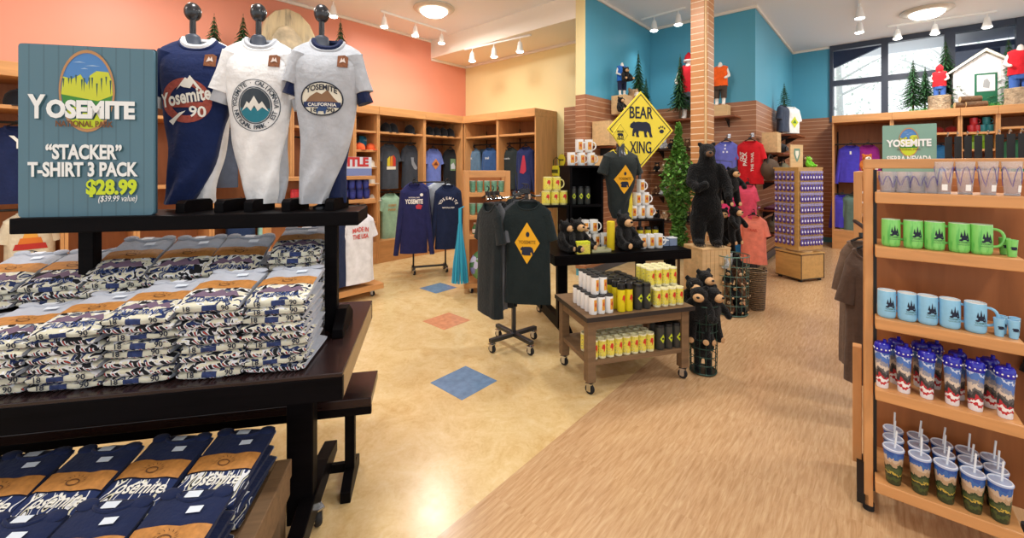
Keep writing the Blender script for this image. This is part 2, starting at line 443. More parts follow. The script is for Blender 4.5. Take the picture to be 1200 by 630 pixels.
A_Y, B_S = 5.84, 6.47            # yellow wall, salmon wall
A_T, B_T = 7.09, 1.43            # teal back wall and the teal side wall towards the window
A_W = 10.5                       # window wall
struct('wall_left', MB().box(-6, A_Y+0.1, B_S, B_S+0.12, 0, 4), M_SALMON, rz=RA)
struct('wall_back', MB().box(A_Y, A_Y+0.12, 3.2, B_S, 0, 4), M_YELLOW, rz=RA)
SP = 2.50
struct('wall_partition', MB().box(4.95, A_T, 3.05, 3.2, 0, 4), [M_TEAL], rz=RA)
struct('trim_1', MB().box(4.94, 4.95, 3.05, 3.2, SP, 3.92), M_YELLOW, rz=RA)
struct('trim_2', MB().box(4.935, 4.95, 3.045, 3.2, 0.1, SP), M_SLAT, rz=RA)
struct('wall_back_teal', MB().box(A_T, A_T+0.12, B_T, 3.2, 0, 4), M_TEAL, rz=RA)
struct('wall_side_teal', MB().box(A_T+0.12, A_W+0.12, B_T, B_T+0.12, 0, 4), M_TEAL, rz=RA)
# slatwall sheets below the paint line
struct('wall_slat_1', MB().box(4.95, A_T, 3.035, 3.05, 0.1, SP), M_SLAT, rz=RA)
struct('wall_slat_2', MB().box(A_T-0.015, A_T, B_T-0.015, 3.035, 0.1, SP), M_SLAT, rz=RA)
struct('wall_slat_3', MB().box(A_T, A_W, B_T-0.015, B_T, 0.1, SP), M_SLAT, rz=RA)
struct('wall_slat_4', MB().box(A_W-0.015, A_W, 0.72, B_T-0.015, 0.1, SP), M_SLAT, rz=RA)
struct('wall_slat_5', MB().box(A_Y-0.02, A_Y, 3.4, 4.0, 0.1, SP), M_SLAT, rz=RA)
M_BASE = mat('#4b4c52', rough=0.5)
struct('baseboard_partition', MB().box(4.93, A_T-0.02, 3.02, 3.035, 0, 0.1), M_BASE, rz=RA)
struct('baseboard_back', MB().box(A_T-0.03, A_T-0.015, B_T-0.03, 3.02, 0, 0.12), M_BASE, rz=RA)
struct('baseboard_side', MB().box(A_T-0.03, A_W-0.02, B_T-0.03, B_T-0.015, 0, 0.12), M_BASE, rz=RA)
# window wall
WB0, WB1, WZ0 = -1.66, 0.80, 2.40
mb = MB(); mb.box(A_W, A_W+0.15, -4, B_T, 0, WZ0); mb.box(A_W, A_W+0.15, WB1, B_T, WZ0, 4); mb.box(A_W, A_W+0.15, -4, WB0, WZ0, 4)
struct('wall_window', mb, M_TEAL, rz=RA)
M_FRAME = mat('#3b4354', rough=0.4)
mb = MB(); fw = 0.05
cols = [WB1, 0.16, -0.62, WB0]; mid = 3.17
for b in (WB1, -0.02, -0.85, WB0+0.001): mb.box(A_W-0.04, A_W+0.10, b-fw-(0.03 if b == -0.85 else 0), b+(fw if b not in (WB1,) else 0), WZ0, CEIL)
for z0, z1 in ((WZ0, WZ0+0.06), (CEIL-0.10, CEIL)): mb.box(A_W-0.03, A_W+0.09, WB0, WB1, z0, z1)
mb.box(A_W-0.03, A_W+0.09, -0.85, WB1, mid-0.05, mid+0.05)
struct('window_1', mb, M_FRAME, rz=RA)
gl = NT('window_glass'); gl.b.inputs['Transmission Weight'].default_value = 1.0; gl.b.inputs['Roughness'].default_value = 0.0; gl.b.inputs['IOR'].default_value = 1.02
gl.b.inputs['Base Color'].default_value = (1, 1, 1, 1)
g = MB(); g.box(A_W+0.02, A_W+0.026, WB0+0.03, WB1-0.03, WZ0+0.03, CEIL-0.05)
go = g.build('window_pane', gl.m, None, rz=RA); go['kind'] = 'structure'
# outside: the dark eave with its rafters and washed-out trees
mb = MB(); 
for i in range(3): mb.box(A_W+0.4, A_W+2.2, -2.9+0.7*i, -2.78+0.7*i, 3.42, 3.55)
mb.box(A_W+0.3, A_W+2.2, -4, -0.95, 3.55, 3.65); mb.box(A_W+0.6, A_W+0.72, 0.78, 0.90, 1.5, 3.8)
mb.add([(A_W+0.5, 1.3, 3.35), (A_W+0.5, -0.1, 3.95), (A_W+0.5, 1.3, 3.95), (A_W+0.6, 1.3, 3.35), (A_W+0.6, -0.1, 3.95), (A_W+0.6, 1.3, 3.95)], [(0, 1, 2), (5, 4, 3), (0, 3, 4, 1), (1, 4, 5, 2), (2, 5, 3, 0)])
struct('roof_eave', mb, mat('#3c4560', rough=0.7), rz=RA)
# ceiling
struct('ceiling', MB().box(-7, 12, -7, 8, CEIL, CEIL+0.1), M_CEIL, rz=RA)
struct('ceiling_soffit', MB().box(4.95, A_Y, 3.2, B_S, 3.58, CEIL), mat('#f3ecdf', rough=0.7), rz=RA)
def crown(name, x0, x1, y0, y1, z): struct(name, MB().box(x0, x1, y0, y1, z-0.045, z), M_WTRIM, rz=RA, bevel=0.006)
crown('trim_3', -6, 4.95, B_S-0.03, B_S, CEIL); crown('trim_4', 4.95, A_Y, B_S-0.03, B_S, 3.58); crown('trim_5', A_Y-0.03, A_Y, 3.2, B_S-0.03, 3.58)
crown('trim_6', 4.95, A_T, 3.02, 3.05, CEIL); crown('trim_7', A_T-0.03, A_T, B_T-0.03, 3.02, CEIL); crown('trim_8', A_T, A_W, B_T-0.03, B_T, CEIL)
crown('trim_9', A_W-0.03, A_W, WB1, B_T-0.03, CEIL)
# slat-clad pillar
PD = 5.0
pc = P(828, 200, PD); 
mb = MB(); mb.box(0, 0.24, -0.165, 0, 0, CEIL)
pa = pc.x*U1.x+pc.y*U1.y; pb = pc.x*U2.x+pc.y*U2.y
mb = MB(); mb.box(pa, pa+0.25, pb, pb+0.18, 0, CEIL)
struct('wall_pillar', mb, M_PALE, rz=RA)
mb = MB(); mb.box(pa-0.012, pa, pb+0.025, pb+0.18, 0.1, CEIL); mb.box(pa+0.02, pa+0.25, pb-0.012, pb, 0.1, CEIL)
struct('trim_10', mb, M_SLATP, rz=RA)

# ------------------------------------------------------------------ ceiling fittings
M_GLOW = NT('lit_diffuser'); M_GLOW.b.inputs['Emission Color'].default_value = (1, 0.96, 0.88, 1); M_GLOW.b.inputs['Emission Strength'].default_value = 8.0; M_GLOW = M_GLOW.m
def round_light(a, b, label):
    t = thing('ceiling_light', label, 'ceiling light', W(a, b, CEIL))
    mb = MB(); mb.lathe([(0.30, -0.001), (0.31, -0.02), (0.27, -0.045), (0.20, -0.05)], 32); mb.build('trim_ring', mat('#d9d2c4', rough=0.35), t, smooth=True)
    mb = MB(); mb.lathe([(0.2, -0.045), (0.2, -0.07), (0.15, -0.11), (0.06, -0.13)], 32); mb.build('diffuser', M_GLOW, t, smooth=True)
round_light(3.96, 5.1, 'round ceiling light near the salmon wall'); round_light(9.04, -0.5, 'round ceiling light above the log cabin and window')
def track(p0, p1, spots, label, z=CEIL, aim=(0, 0, -1)):
    """a ceiling rail from p0 to p1 (world x,y) with spots at fractions"""
    a = Vector((p0[0], p0[1], z)); b = Vector((p1[0], p1[1], z)); d = b-a; rz = math.atan2(d.y, d.x)
    t = thing('track_light', label, 'track light', a, rz)
    MB().box(0, d.length, -0.018, 0.018, -0.03, -0.001).build('rail', M_WHITEP, t)
    for u in spots:
        x = d.length*u
        h = MB(); h.tube([(x, 0, -0.03), (x, 0, -0.10)], 0.008); h.lathe([(0.028, -0.09), (0.034, -0.11), (0.05, -0.2), (0.062, -0.24)], 16, 0, Matrix.Translation((x, 0, 0)))
        hd = h.build('spot_head', M_WHITEP, t, smooth=True)
        g = MB(); g.lathe([(0.058, -0.238), (0.055, -0.25), (0.03, -0.26)], 16, 0, Matrix.Translation((x, 0, 0))); g.build('bulb', M_GLOW, hd, smooth=True)
        w = a+d*u; lamp('SPOT', 'spot_glow', (w.x, w.y, z-0.28), 14, size=0.06, angle=2.0)
def cpt(px, py, z=CEIL):
    d = (z-EYE)*F/(HY-py); return ((px-CX)/F*d, d)
track(cpt(446, 12), cpt(522, 36), (0.05, 0.5, 0.93), 'ceiling track with three lit spots by the salmon wall')
track(cpt(545, 57, 3.58), cpt(622, 40, 3.58), (0.12, 0.47, 0.85), 'track with three lit spots under the cream soffit', 3.58)
track(cpt(752, 22), cpt(803, 8), (0.3, 0.85), 'ceiling track with two spots by the teal corner')
track(cpt(1040, 30), cpt(1168, 12), (0.1, 0.46, 0.92), 'ceiling track with three spots in front of the window')
track(cpt(1007, 22), cpt(1008, -14), (0.05, 0.6), 'ceiling track running toward the camera left of the window')
track(cpt(391, 0), cpt(375, -14), (0.02,), 'ceiling track end with one spot above the arched prop')
# ------------------------------------------------------------------ black display table, near left
TO = Vector((-0.619, 1.528, 0)); TR = math.radians(11.5)
def TL(x, y, z=0.0):
    return TO+Vector((x*math.cos(TR)-y*math.sin(TR), x*math.sin(TR)+y*math.cos(TR), z))
tb = thing('display_table', 'large black display table with a raised top shelf, stacked with grey shirts', 'table', TO, TR)
MB().box(-1.75, 0, 0, 0.85, 0.735, 0.75).build('tabletop', M_BROWNTOP, tb, bevel=0.003)
mb = MB(); mb.box(-1.75, 0, 0, 0.028, 0.65, 0.735); mb.box(-1.75, 0, 0.822, 0.85, 0.65, 0.735); mb.build('apron', M_BLACKW, tb, bevel=0.003)
mb = MB(); mb.box(-0.03, 0, 0.028, 0.822, 0.65, 0.735); mb.build('end_panel', wood('#a58a63', 'lit_end_tan', 0.8, (14, 2, 14)), tb, bevel=0.002)  # tan colour paints in the light reflected on the dark end face
for lx in (-0.2, -1.6):
    MB().box(lx-0.05, lx+0.05, 0.20, 0.27, 0.06, 0.735).build('leg', M_BLACKW, tb, bevel=0.004)
    MB().box(lx-0.03, lx+0.03, 0.62, 0.68, 0.06, 0.735).build('leg', M_BLACKW, tb, bevel=0.004) if lx < -1 else None
    f = MB(); f.prism([(-0.25, 0.075), (-0.25, 0.13), (0.1, 0.17), (0.3, 0.17), (0.5, 0.13), (0.5, 0.075)], -0.03, 0.03, 0, Matrix.Translation((lx+0.03, 0.12, 0)) @ Matrix.Rotation(PI/2, 4, 'Z'))
    fo = f.build('foot', M_BLACKW, tb, bevel=0.004)
    caster(fo, lx+0.05, 0.26, 0.034); caster(fo, lx+0.01, 0.56, 0.034); caster(fo, lx+0.01, -0.08, 0.034)
for lx in (-0.132, -1.085):
    MB().box(lx-0.027, lx+0.027, 0.43, 0.48, 0.75, 1.246).build('post', M_BLACKW, tb, bevel=0.003)
    f = MB(); f.prism([(-0.13, 0.75), (-0.13, 0.79), (-0.03, 0.85), (0.03, 0.85), (0.13, 0.79), (0.13, 0.75)], -0.022, 0.022, 0, Matrix.Translation((lx+0.05, 0.455, 0)) @ Matrix.Rotation(PI/2, 4, 'Z'))
    f.build('post_foot', M_BLACKW, tb, bevel=0.003)
sh = MB().box(-1.247, 0.007, 0.307, 0.607, 1.246, 1.306).build('top_shelf', M_BLACKW, tb, bevel=0.004)
for lx in (-0.93, -0.70, -0.555, -0.44, -0.29, -0.11):
    b = MB(); b.prism([(-0.08, 0), (-0.08, 0.04), (-0.065, 0.053), (0.065, 0.053), (0.08, 0.04), (0.08, 0)], -0.02, 0.02, 0, Matrix.Translation((lx, 0.465, 1.306)) @ Matrix.Rotation(PI/2-0.25, 4, 'Z'))
    b.build('cleat', M_BLACKW, sh, bevel=0.002)
MB().box(-1.56, -0.42, 0.35, 0.66, 0.75, 0.945).build('riser', M_BLACKW, tb, bevel=0.003)

bn = thing('bench', 'low black bench nested behind the black display table', 'bench', TL(0.055, 0.36), TR)
MB().box(-1.5, 0, 0, 0.26, 0.42, 0.46).build('bench_top', M_BROWNTOP, bn, bevel=0.003)
MB().box(-1.5, 0, 0, 0.022, 0.385, 0.42).build('apron', M_BLACKW, bn, bevel=0.002)
for lx in (-0.11, -1.35):
    MB().box(lx-0.022, lx+0.022, 0.10, 0.145, 0.05, 0.42).build('leg', M_BLACKW, bn, bevel=0.003)
    f = MB(); f.prism([(-0.13, 0), (-0.13, 0.05), (-0.05, 0.085), (0.05, 0.085), (0.13, 0.05), (0.13, 0)], -0.022, 0.022, 0, Matrix.Translation((lx, 0.125, 0)) @ Matrix.Rotation(PI/2, 4, 'Z'))
    f.build('foot', M_BLACKW, bn, bevel=0.003)
MB().box(-1.33, -0.13, 0.115, 0.135, 0.06, 0.10).build('stretcher', M_BLACKW, bn)

lt_ = thing('nesting_table', 'low brown wooden table holding the navy shirt packs', 'table', TL(-0.217, 0.16), TR)
MB().box(-1.5, -0.055, -0.75, -0.055, 0.315, 0.335).build('tabletop', M_CART, lt_, bevel=0.002)
mb = MB(); mb.box(-0.055, 0, -0.8, 0, 0.29, 0.36); mb.box(-1.5, -0.055, -0.055, 0, 0.29, 0.36); mb.build('rim', M_CART, lt_, bevel=0.004)
mb = MB(); mb.box(-0.05, -0.005, -0.8, -0.005, 0.22, 0.29); mb.box(-1.45, -0.05, -0.05, -0.02, 0.22, 0.29); mb.build('apron', M_CART, lt_, bevel=0.003)
for lx, ly in ((-0.05, -0.06), (-0.05, -0.74), (-1.4, -0.06), (-1.4, -0.74)):
    lg = MB().box(lx-0.035, lx+0.035, ly-0.035, ly+0.035, 0.07, 0.29).build('leg', M_CART, lt_, bevel=0.003); caster(lg, lx, ly, 0.03)

# ------------------------------------------------------------------ folded shirt packs
def print_mat(name, cols, sc, seed):
    k = NT(name); tc = k.n('ShaderNodeTexCoord'); oi = k.n('ShaderNodeObjectInfo')
    ml = k.n('ShaderNodeMath', operation='MULTIPLY'); k.l(oi, 'Random', ml, 0); ml.inputs[1].default_value = 40
    mp = k.n('ShaderNodeMapping'); mp.inputs['Scale'].default_value = sc; k.l(tc, 'Object', mp, 'Vector')
    av = k.n('ShaderNodeVectorMath', operation='ADD'); k.l(mp, 'Vector', av, 0); k.l(ml, 0, av, 1)
    nz = k.n('ShaderNodeTexNoise', i_Scale=1.0, i_Detail=1.0, i_Distortion=0.7); k.l(av, 'Vector', nz, 'Vector')
    wv = k.n('ShaderNodeTexWave', i_Scale=1.0, i_Distortion=4.0, i_Detail=1.0); k.l(av, 'Vector', wv, 'Vector'); wv.inputs['Detail Scale'].default_value = 1.2
    mi = k.n('ShaderNodeMix', data_type='FLOAT'); mi.inputs[0].default_value = 0.3; k.l(nz, 'Fac', mi, 2); k.l(wv, 'Fac', mi, 3)
    r = k.ramp(cols, True); k.l(mi, 0, r, 'Fac'); k.l(r, 'Color', k.b, 'Base Color'); k.b.inputs['Roughness'].default_value = 0.85
    k.b.inputs['Specular IOR Level'].default_value = 0.15
    return k.m
cN, cB, cC, cW, cR, cG = lin('#27345c'), lin('#222428'), lin('#d2d0bb'), lin('#dcdfe4'), lin('#a8452f'), lin('#8f959e')
def grey_print():
    k = NT('vintage_print'); tc = k.n('ShaderNodeTexCoord'); oi = k.n('ShaderNodeObjectInfo'); sp = k.n('ShaderNodeSeparateXYZ'); k.l(tc, 'Object', sp, 'Vector')
    ml = k.n('ShaderNodeMath', operation='MULTIPLY'); k.l(oi, 'Random', ml, 0); ml.inputs[1].default_value = 40
    av = k.n('ShaderNodeVectorMath', operation='ADD'); k.l(tc, 'Object', av, 0); k.l(ml, 0, av, 1)
    def nz(sc, vec=av, d=0.6):
        n = k.n('ShaderNodeTexNoise', i_Scale=sc, i_Detail=1.0, i_Distortion=d); k.l(vec, 0, n, 'Vector'); return n
    big = nz(26.0); fine = nz(45.0)
    up = k.ramp([(0, cB), (0.40, cW), (0.45, cC), (0.57, cN), (0.65, cG), (0.69, cB)], True); k.l(big, 'Fac', up, 'Fac')
    mp = k.n('ShaderNodeMapping'); mp.inputs['Rotation'].default_value = (0, 0.7, 0.5); mp.inputs['Scale'].default_value = (1, 0.6, 0.8); k.l(av, 0, mp, 'Vector')
    wv = k.n('ShaderNodeTexWave', i_Scale=17.0, i_Distortion=3.5, i_Detail=1.0); k.l(mp, 'Vector', wv, 'Vector'); wv.inputs['Detail Scale'].default_value = 1.5
    lo = k.ramp([(0, cB), (0.46, cW), (0.86, cN), (0.95, cR)], True); k.l(wv, 'Fac', lo, 'Fac')
    patch = k.n('ShaderNodeMath', operation='GREATER_THAN'); k.l(fine, 'Fac', patch, 0); patch.inputs[1].default_value = 0.6
    lo2 = k.n('ShaderNodeMix', data_type='RGBA'); k.l(patch, 0, lo2, 'Factor'); k.l(lo, 'Color', lo2, 6); lo2.inputs[7].default_value = cW
    z = k.n('ShaderNodeMath', operation='MULTIPLY_ADD'); k.l(fine, 'Fac', z, 0); z.inputs[1].default_value = 0.02; k.l(sp, 'Z', z, 2)
    gt = k.n('ShaderNodeMath', operation='GREATER_THAN'); k.l(z, 0, gt, 0); gt.inputs[1].default_value = 0.030
    mx = k.n('ShaderNodeMix', data_type='RGBA'); k.l(gt, 0, mx, 'Factor'); k.l(lo2, 2, mx, 6); k.l(up, 'Color', mx, 7)
    k.l(mx, 2, k.b, 'Base Color'); k.b.inputs['Roughness'].default_value = 0.85; k.b.inputs['Specular IOR Level'].default_value = 0.15
    return k.m
M_PR1 = grey_print()
M_PR2 = print_mat('navy_script_print', [(0, cN), (0.46, cW), (0.50, cN), (0.60, cC), (0.64, cB), (0.67, cW), (0.72, cN)], (5, 8, 20), 2)
M_BAND = mat('#b27a3c', rough=0.6, vary=0.2, vscale=60); M_TAGW = mat('#d7e2ee', rough=0.5); M_INK = mat('#20263a', rough=0.8); M_INKW = mat('#e9e9e2', rough=0.8); M_INKB = mat('#5a3a20', rough=0.8)
PW, PL, PH = 0.205, 0.29, 0.0325
def pack_pt(u, a, seed, off=0.0):
    """u across -1..1, a round the y,z section (0 = back end, pi = front fold)"""
    ed = 1-0.55*abs(u)**5
    ca, sa = math.cos(a), math.sin(a); e = 0.45
    y = (PL/2+off)*math.copysign(abs(ca)**e, ca)*(1-0.03*abs(u)**4); hz = PH/2*ed*(1.0+0.15*(ca < 0))
    z = PH/2+(hz+off)*math.copysign(abs(sa)**0.6, sa)
    w = mnoise.noise((u*1.6+seed*7, a*0.9, seed*3.1))*0.006
    n2 = mnoise.noise((u*4+seed*3, y*16, seed+9))*0.0035
    x = u*(PW/2+off)*(1+0.04*mnoise.noise((a*2, seed, u)))
    return Vector((x, y+w, z+(w*0.5+n2)*(1 if sa > 0 else 0.3)))
def pack_shell(seed, a0, a1, off, na=12, nu=12, closed=False, u0=-1.0, u1=1.0):
    mb = MB(); vs = []; fs = []; cols = na if closed else na+1
    for i in range(nu+1):
        u = u0+(u1-u0)*i/nu
        for j in range(cols): vs.append(pack_pt(u, a0+(a1-a0)*j/na, seed, off))
    for i in range(nu):
        for j in range(na):
            q = (j+1) % cols; fs.append((i*cols+j, i*cols+q, (i+1)*cols+q, (i+1)*cols+j))
    if closed:
        fs.append(tuple(range(cols))); fs.append(tuple(range(nu*cols+cols-1, nu*cols-1, -1)))
    mb.add(vs, fs); return mb
def ang(y):                                   # section angle where the top sits at depth y
    c = max(-1, min(1, y/(PL/2))); return math.acos(math.copysign(abs(c)**(1/0.45), c))
M_STRIPE = cloth('#cbcbba'); M_STRIPE2 = cloth('#d9d8cd')
def make_pack(seed, kind, full, v_=0):
    body = cloth('#a9afbb', 0.1) if kind == 'grey' else cloth('#1b2546', 0.12)
    pr = M_PR1 if kind == 'grey' else M_PR2
    o = pack_shell(seed, 0, 2*PI, 0, 28, 12, True).build('folded_shirt_pack', body, None, smooth=True)
    pack_shell(seed, ang(-0.02 if kind == 'grey' else -0.035), PI*1.38, 0.0015, 14, 12).build('printed_front', pr, o, smooth=True)
    if kind == 'navy':
        pack_shell(seed, ang(PL/2-0.004), -0.5, 0.0012, 4, 10).build('under_shirts', cloth('#c9cdd4'), o, smooth=True)
    def flat(vs, fs, name, m, cx, cy, lift, k=1.0):
        mb = MB(); out = []
        for v in vs:
            x, y = v[0]*k+cx, v[2]*k+cy; u = max(-0.98, min(0.98, x/(PW/2)))
            p = pack_pt(u, ang(max(-PL/2*0.985, min(PL/2*0.98, y))), seed, 0.0); out.append((x, y, p.z+lift))
        mb.add(out, fs); return mb.build(name, m, o)
    # cream number stripe rolled over the front fold
    stripe = v_ in (0, 1) or (full and v_ == 2)
    if stripe:
        pack_shell(seed, PI*0.89, PI*1.04, 0.0028, 6, 14, u0=-0.9, u1=0.93).build('number_stripe', M_STRIPE if kind == 'grey' else M_STRIPE2, o, smooth=True)
        pack_shell(seed, PI*0.895, PI*1.035, 0.0034, 6, 8, u0=-0.32+0.1*v_, u1=0.12+0.1*v_).build('stripe_patch', mat('#2b3a68', rough=0.85, vary=0.4, vscale=70), o, smooth=True)
        for s, x in (('18', -0.060), ('90', 0.062)):
            vs, fs = text_mb(s, 0.026, 0.02); mb = MB(); mb.add([(q.x+x, pack_pt((q.x+x)/(PW/2), PI*0.97, seed, 0.0).y-0.0055, q.z+PH*0.42) for q in vs], fs); mb.build('numeral', M_INK, o)
    if full:
        pack_shell(seed, ang(0.035), ang(-0.03), 0.003, 6, 12, u0=-0.97, u1=0.97).build('belly_band', M_BAND, o, smooth=True)
        # line-drawn paw on the paper band
        mb = MB()
        pts = []; fs = []
        for i in range(9):
            a = PI*i/8; pts += [(0.030*math.cos(a), 0, 0.024*math.sin(a)), (0.030*math.cos(a+0.16)*1.25, 0, 0.024*math.sin(a+0.16)*1.25), (0.024*math.cos(a), 0, 0.02*math.sin(a))]; fs.append((3*i, 3*i+1, 3*i+2))
        v2, f2 = ring_poly(0.015, 0.010, 0.019, 0.013, 16); n0 = len(pts); pts += v2; fs += [tuple(i+n0 for i in f) for f in f2]
        flat(pts, fs, 'band_drawing', M_INKB, 0.0, -0.005, 0.0055)
        for cx, cy, w_, h_ in ((0.03, 0.075, 0.022, 0.011), (-0.005, 0.125, 0.024, 0.013)):
            flat([(-w_, 0, -h_), (w_, 0, -h_), (w_*1.05, 0, h_), (-w_*0.95, 0, h_)], [(0, 1, 2, 3)], 'size_tag', M_TAGW, cx, cy, 0.007 if cy < 0.1 else 0.005, 0.9)
        # collar ridge
        mb = MB(); pts = []
        for i in range(13):
            a = PI*(1+i/12); x = 0.055*math.cos(a); y = PL/2-0.008+0.03*math.sin(a); pts.append((x, y, pack_pt(x/(PW/2), ang(min(y, PL/2*0.97)), seed).z+0.001))
        mb.tube(pts, 0.0055, 6); mb.build('collar', body, o, smooth=True)
        for s in (-1, 1):
            mb = MB(); x = s*0.075; mb.ball((x, PL/2-0.012, PH*0.9), (0.03, 0.02, 0.007), n=10, k=6); mb.build('shoulder_fold', body, o, smooth=True)
        if kind == 'navy':
            vs, fs = text_mb('Yosemite', 0.06, 0.02, 0, 0.17, 'CENTER', 0.25); flat(vs, fs, 'script_lettering', M_INKW, 0, -0.085, 0.004)
            flat([(-0.05, 0, -0.01), (-0.02, 0, 0.025), (-0.01, 0, 0.012), (0.005, 0, 0.034), (0.02, 0, 0.01), (0.03, 0, 0.022), (0.055, 0, -0.01), (0.02, 0, 0.0), (0, 0, 0.012), (-0.02, 0, 0.0)], [tuple(range(10))], 'mountain_print', M_INKW, 0, -0.055, 0.0035, 0.5)
        else:
            vs, fs = text_mb('CALIFORNIA', 0.035, 0.02, 0, 0.15); flat(vs, fs, 'lettering', mat('#24407a', rough=0.8), 0, -0.125, 0.0045)
            flat([(-0.08, 0, -0.02), (-0.05, 0, 0.02), (-0.02, 0, 0.0), (0.01, 0, 0.03), (0.035, 0, 0.0), (0.06, 0, 0.018), (0.085, 0, -0.02)], [tuple(range(7))], 'mountain_print', mat('#6d5a70', rough=0.8), 0, -0.07, 0.004)
    return o
packs = {}
def pack(kind, full, v):
    key = (kind, full, v)
    if key not in packs: packs[key] = Kind(lambda: make_pack(v+0.37, kind, full, v))
    return packs[key]
def stack(kind, lx, ly, z, n, where, group, step=0.0295, rz=0.0, tilt=0.6, extra=7):
    for i in range(n):
        top = i == n-1
        if n == 1: pos = ''
        nm = 'topmost of' if top else ('bottom of' if i == 0 else ORD[i]+' from the bottom of')
        lab = f"{'grey' if kind == 'grey' else 'navy'} folded shirt pack, {nm} {where}"
        pk = pack(kind, top, rnd.randrange(4))
        w = TL(lx+rnd.uniform(-0.006, 0.006), ly+rnd.uniform(-0.01, 0.01), z+i*step)
        tl = math.radians(tilt)*(i+0.5)+(math.radians(extra) if top else 0); w.z += 0.145*math.sin(tl)*0.9
        o = pk.put(w, TR+rz+rnd.uniform(-0.07, 0.07), lab, 'shirt', group); o.rotation_euler.x = tl; o.rotation_euler.y = rnd.uniform(-0.02, 0.02)
for i, n in enumerate((9, 9, 8, 7, 6, 5)):
    stack('grey', -0.24-0.215*i, 0.19, 0.751, n, ['the front right stack', 'the second front stack from right', 'the third front stack from right', 'the fourth front stack from right', 'the front left stack', 'the stack cut by the left edge'][i], 'grey shirt packs on the display table')
stack('grey', -0.275, 0.505, 0.751, 13, 'the tall rear stack by the post', 'grey shirt packs on the display table')
for i in range(5):
    stack('grey', -0.525-0.215*i, 0.505, 0.946, 4 if i < 3 else 3, ['the rear stack beside the tall one', 'the second rear row stack', 'the third rear row stack', 'the fourth rear row stack', 'the leftmost rear row stack'][i], 'grey shirt packs on the display table', tilt=5.0)
for i in range(5):
    stack('navy', -0.385-0.213*i, 0.0, 0.336, 4, ['the rear right low stack', 'the second rear low stack', 'the third rear low stack', 'the fourth rear low stack', 'the rear left low stack'][i], 'navy shirt packs on the low table', rz=-0.1, tilt=1.5)
for i in range(4):
    stack('navy', -0.40-0.213*i, -0.30, 0.336, 4, ['the front right low stack', 'the second front low stack', 'the third front low stack', 'the front left low stack'][i], 'navy shirt packs on the low table', rz=-0.12, tilt=1.5)

# ------------------------------------------------------------------ big sign on the shelf
def park_oval(parent, cx, cz, rx, rz, y=-0.001, k=1.0):
    v, f = ring_poly(rx*0.97, rz*0.97, rx*1.05, rz*1.05, 40); mb = MB(); mb.add([(p[0]+cx, y-0.002, p[2]+cz) for p in v], f); mb.build('oval_rim', mat('#b98a5c', rough=0.6), parent)
    mb = MB(); mb.add([(cx+x, y-0.0008, cz+z) for x, z in ellipse(rx, rz, n=40)], [tuple(range(40))]); mb.build('oval_sky', mat('#4f86c6', rough=0.6), parent)
    def clip(pts): 
        out = []
        for x, z in pts:
            q = math.hypot(x/rx, z/rz)
            out.append((x/q*0.97, z/q*0.97) if q > 0.97 else (x, z))
        return out
    def art(name, pts, hexc, dy):
        pts = clip(pts); mb = MB(); mb.add([(cx+x, y-dy, cz+z) for x, z in pts], [tuple(range(len(pts)))]); mb.build(name, mat(hexc, rough=0.6), parent)
    R = random.Random(3)
    art('oval_meadow', [(-rx*1.2, -rz*0.42)]+ellipse(rx*0.97, rz*0.97, n=24, a0=PI*1.14, a1=PI*1.86)+[(rx*1.2, -rz*0.42)], '#c3d62f', 0.0012)
    art('oval_forest', [(-rx, -rz*0.48), (-rx, -rz*0.02), (-rx*0.5, -rz*0.08), (0, rz*0.05), (rx*0.5, -rz*0.05), (rx, 0), (rx, -rz*0.48)], '#3f8a3a', 0.0013)
    art('oval_cliff', [(-rx, -rz*0.1), (-rx*0.9, rz*0.35), (-rx*0.55, rz*0.3), (-rx*0.25, rz*0.42), (0, rz*0.15), (rx*0.1, rz*0.4), (rx*0.35, rz*0.52), (rx*0.8, rz*0.5), (rx, rz*0.3), (rx, -rz*0.1), (rx*0.4, -rz*0.25), (-rx*0.5, -rz*0.15)], '#c9d23c', 0.0015)
    mb = MB()
    for i in range(12):
        x = -rx*0.85+rx*1.7*i/11+R.uniform(-.05, .05)*rx; z = rz*R.uniform(0.2, 0.4); h = rz*R.uniform(0.15, 0.4); w = rx*0.035
        mb.add([(cx+x-w, y-0.0018, cz+z), (cx+x+w, y-0.0018, cz+z), (cx+x, y-0.0018, cz+z-h)], [(0, 1, 2)])
    mb.build('cliff_streaks', mat('#3c5f57', rough=0.6), parent)
    mb = MB()
    for px_, pz_, w in ((-0.3, 0.72, 0.5), (0.2, 0.64, 0.6), (-0.1, 0.56, 0.3)):
        mb.add([(cx+rx*(px_-w/2), y-0.0016, cz+rz*pz_), (cx+rx*(px_+w/2), y-0.0016, cz+rz*pz_), (cx+rx*px_, y-0.0016, cz+rz*(pz_+0.03))], [(0, 1, 2)])
    mb.build('oval_clouds', mat('#9fc0e0', rough=0.6), parent)
def board(parent, w, h, m, t=0.012, r=0.015, name='board'):
    pts = []
    for cx, cz, a0 in ((w/2-r, h-r, 0), (-w/2+r, h-r, PI/2), (-w/2+r, r, PI), (w/2-r, r, 1.5*PI)):
        pts += [(cx+r*math.cos(a0+PI/2*i/5), cz+r*math.sin(a0+PI/2*i/5)) for i in range(6)]
    return MB().prism(pts, 0, t).build(name, m, parent)
def plank_mat(hexc, name):
    k = NT(name); tc = k.n('ShaderNodeTexCoord'); wv = k.n('ShaderNodeTexWave', i_Scale=6.5, bands_direction='X'); k.l(tc, 'Object', wv, 'Vector')
    c = lin(hexc); r = k.ramp([(0.0, tuple(x*0.78 for x in c[:3])+(1,)), (0.06, c)]); k.l(wv, 'Fac', r, 'Fac'); k.l(r, 'Color', k.b, 'Base Color'); k.b.inputs['Roughness'].default_value = 0.55
    return k.m
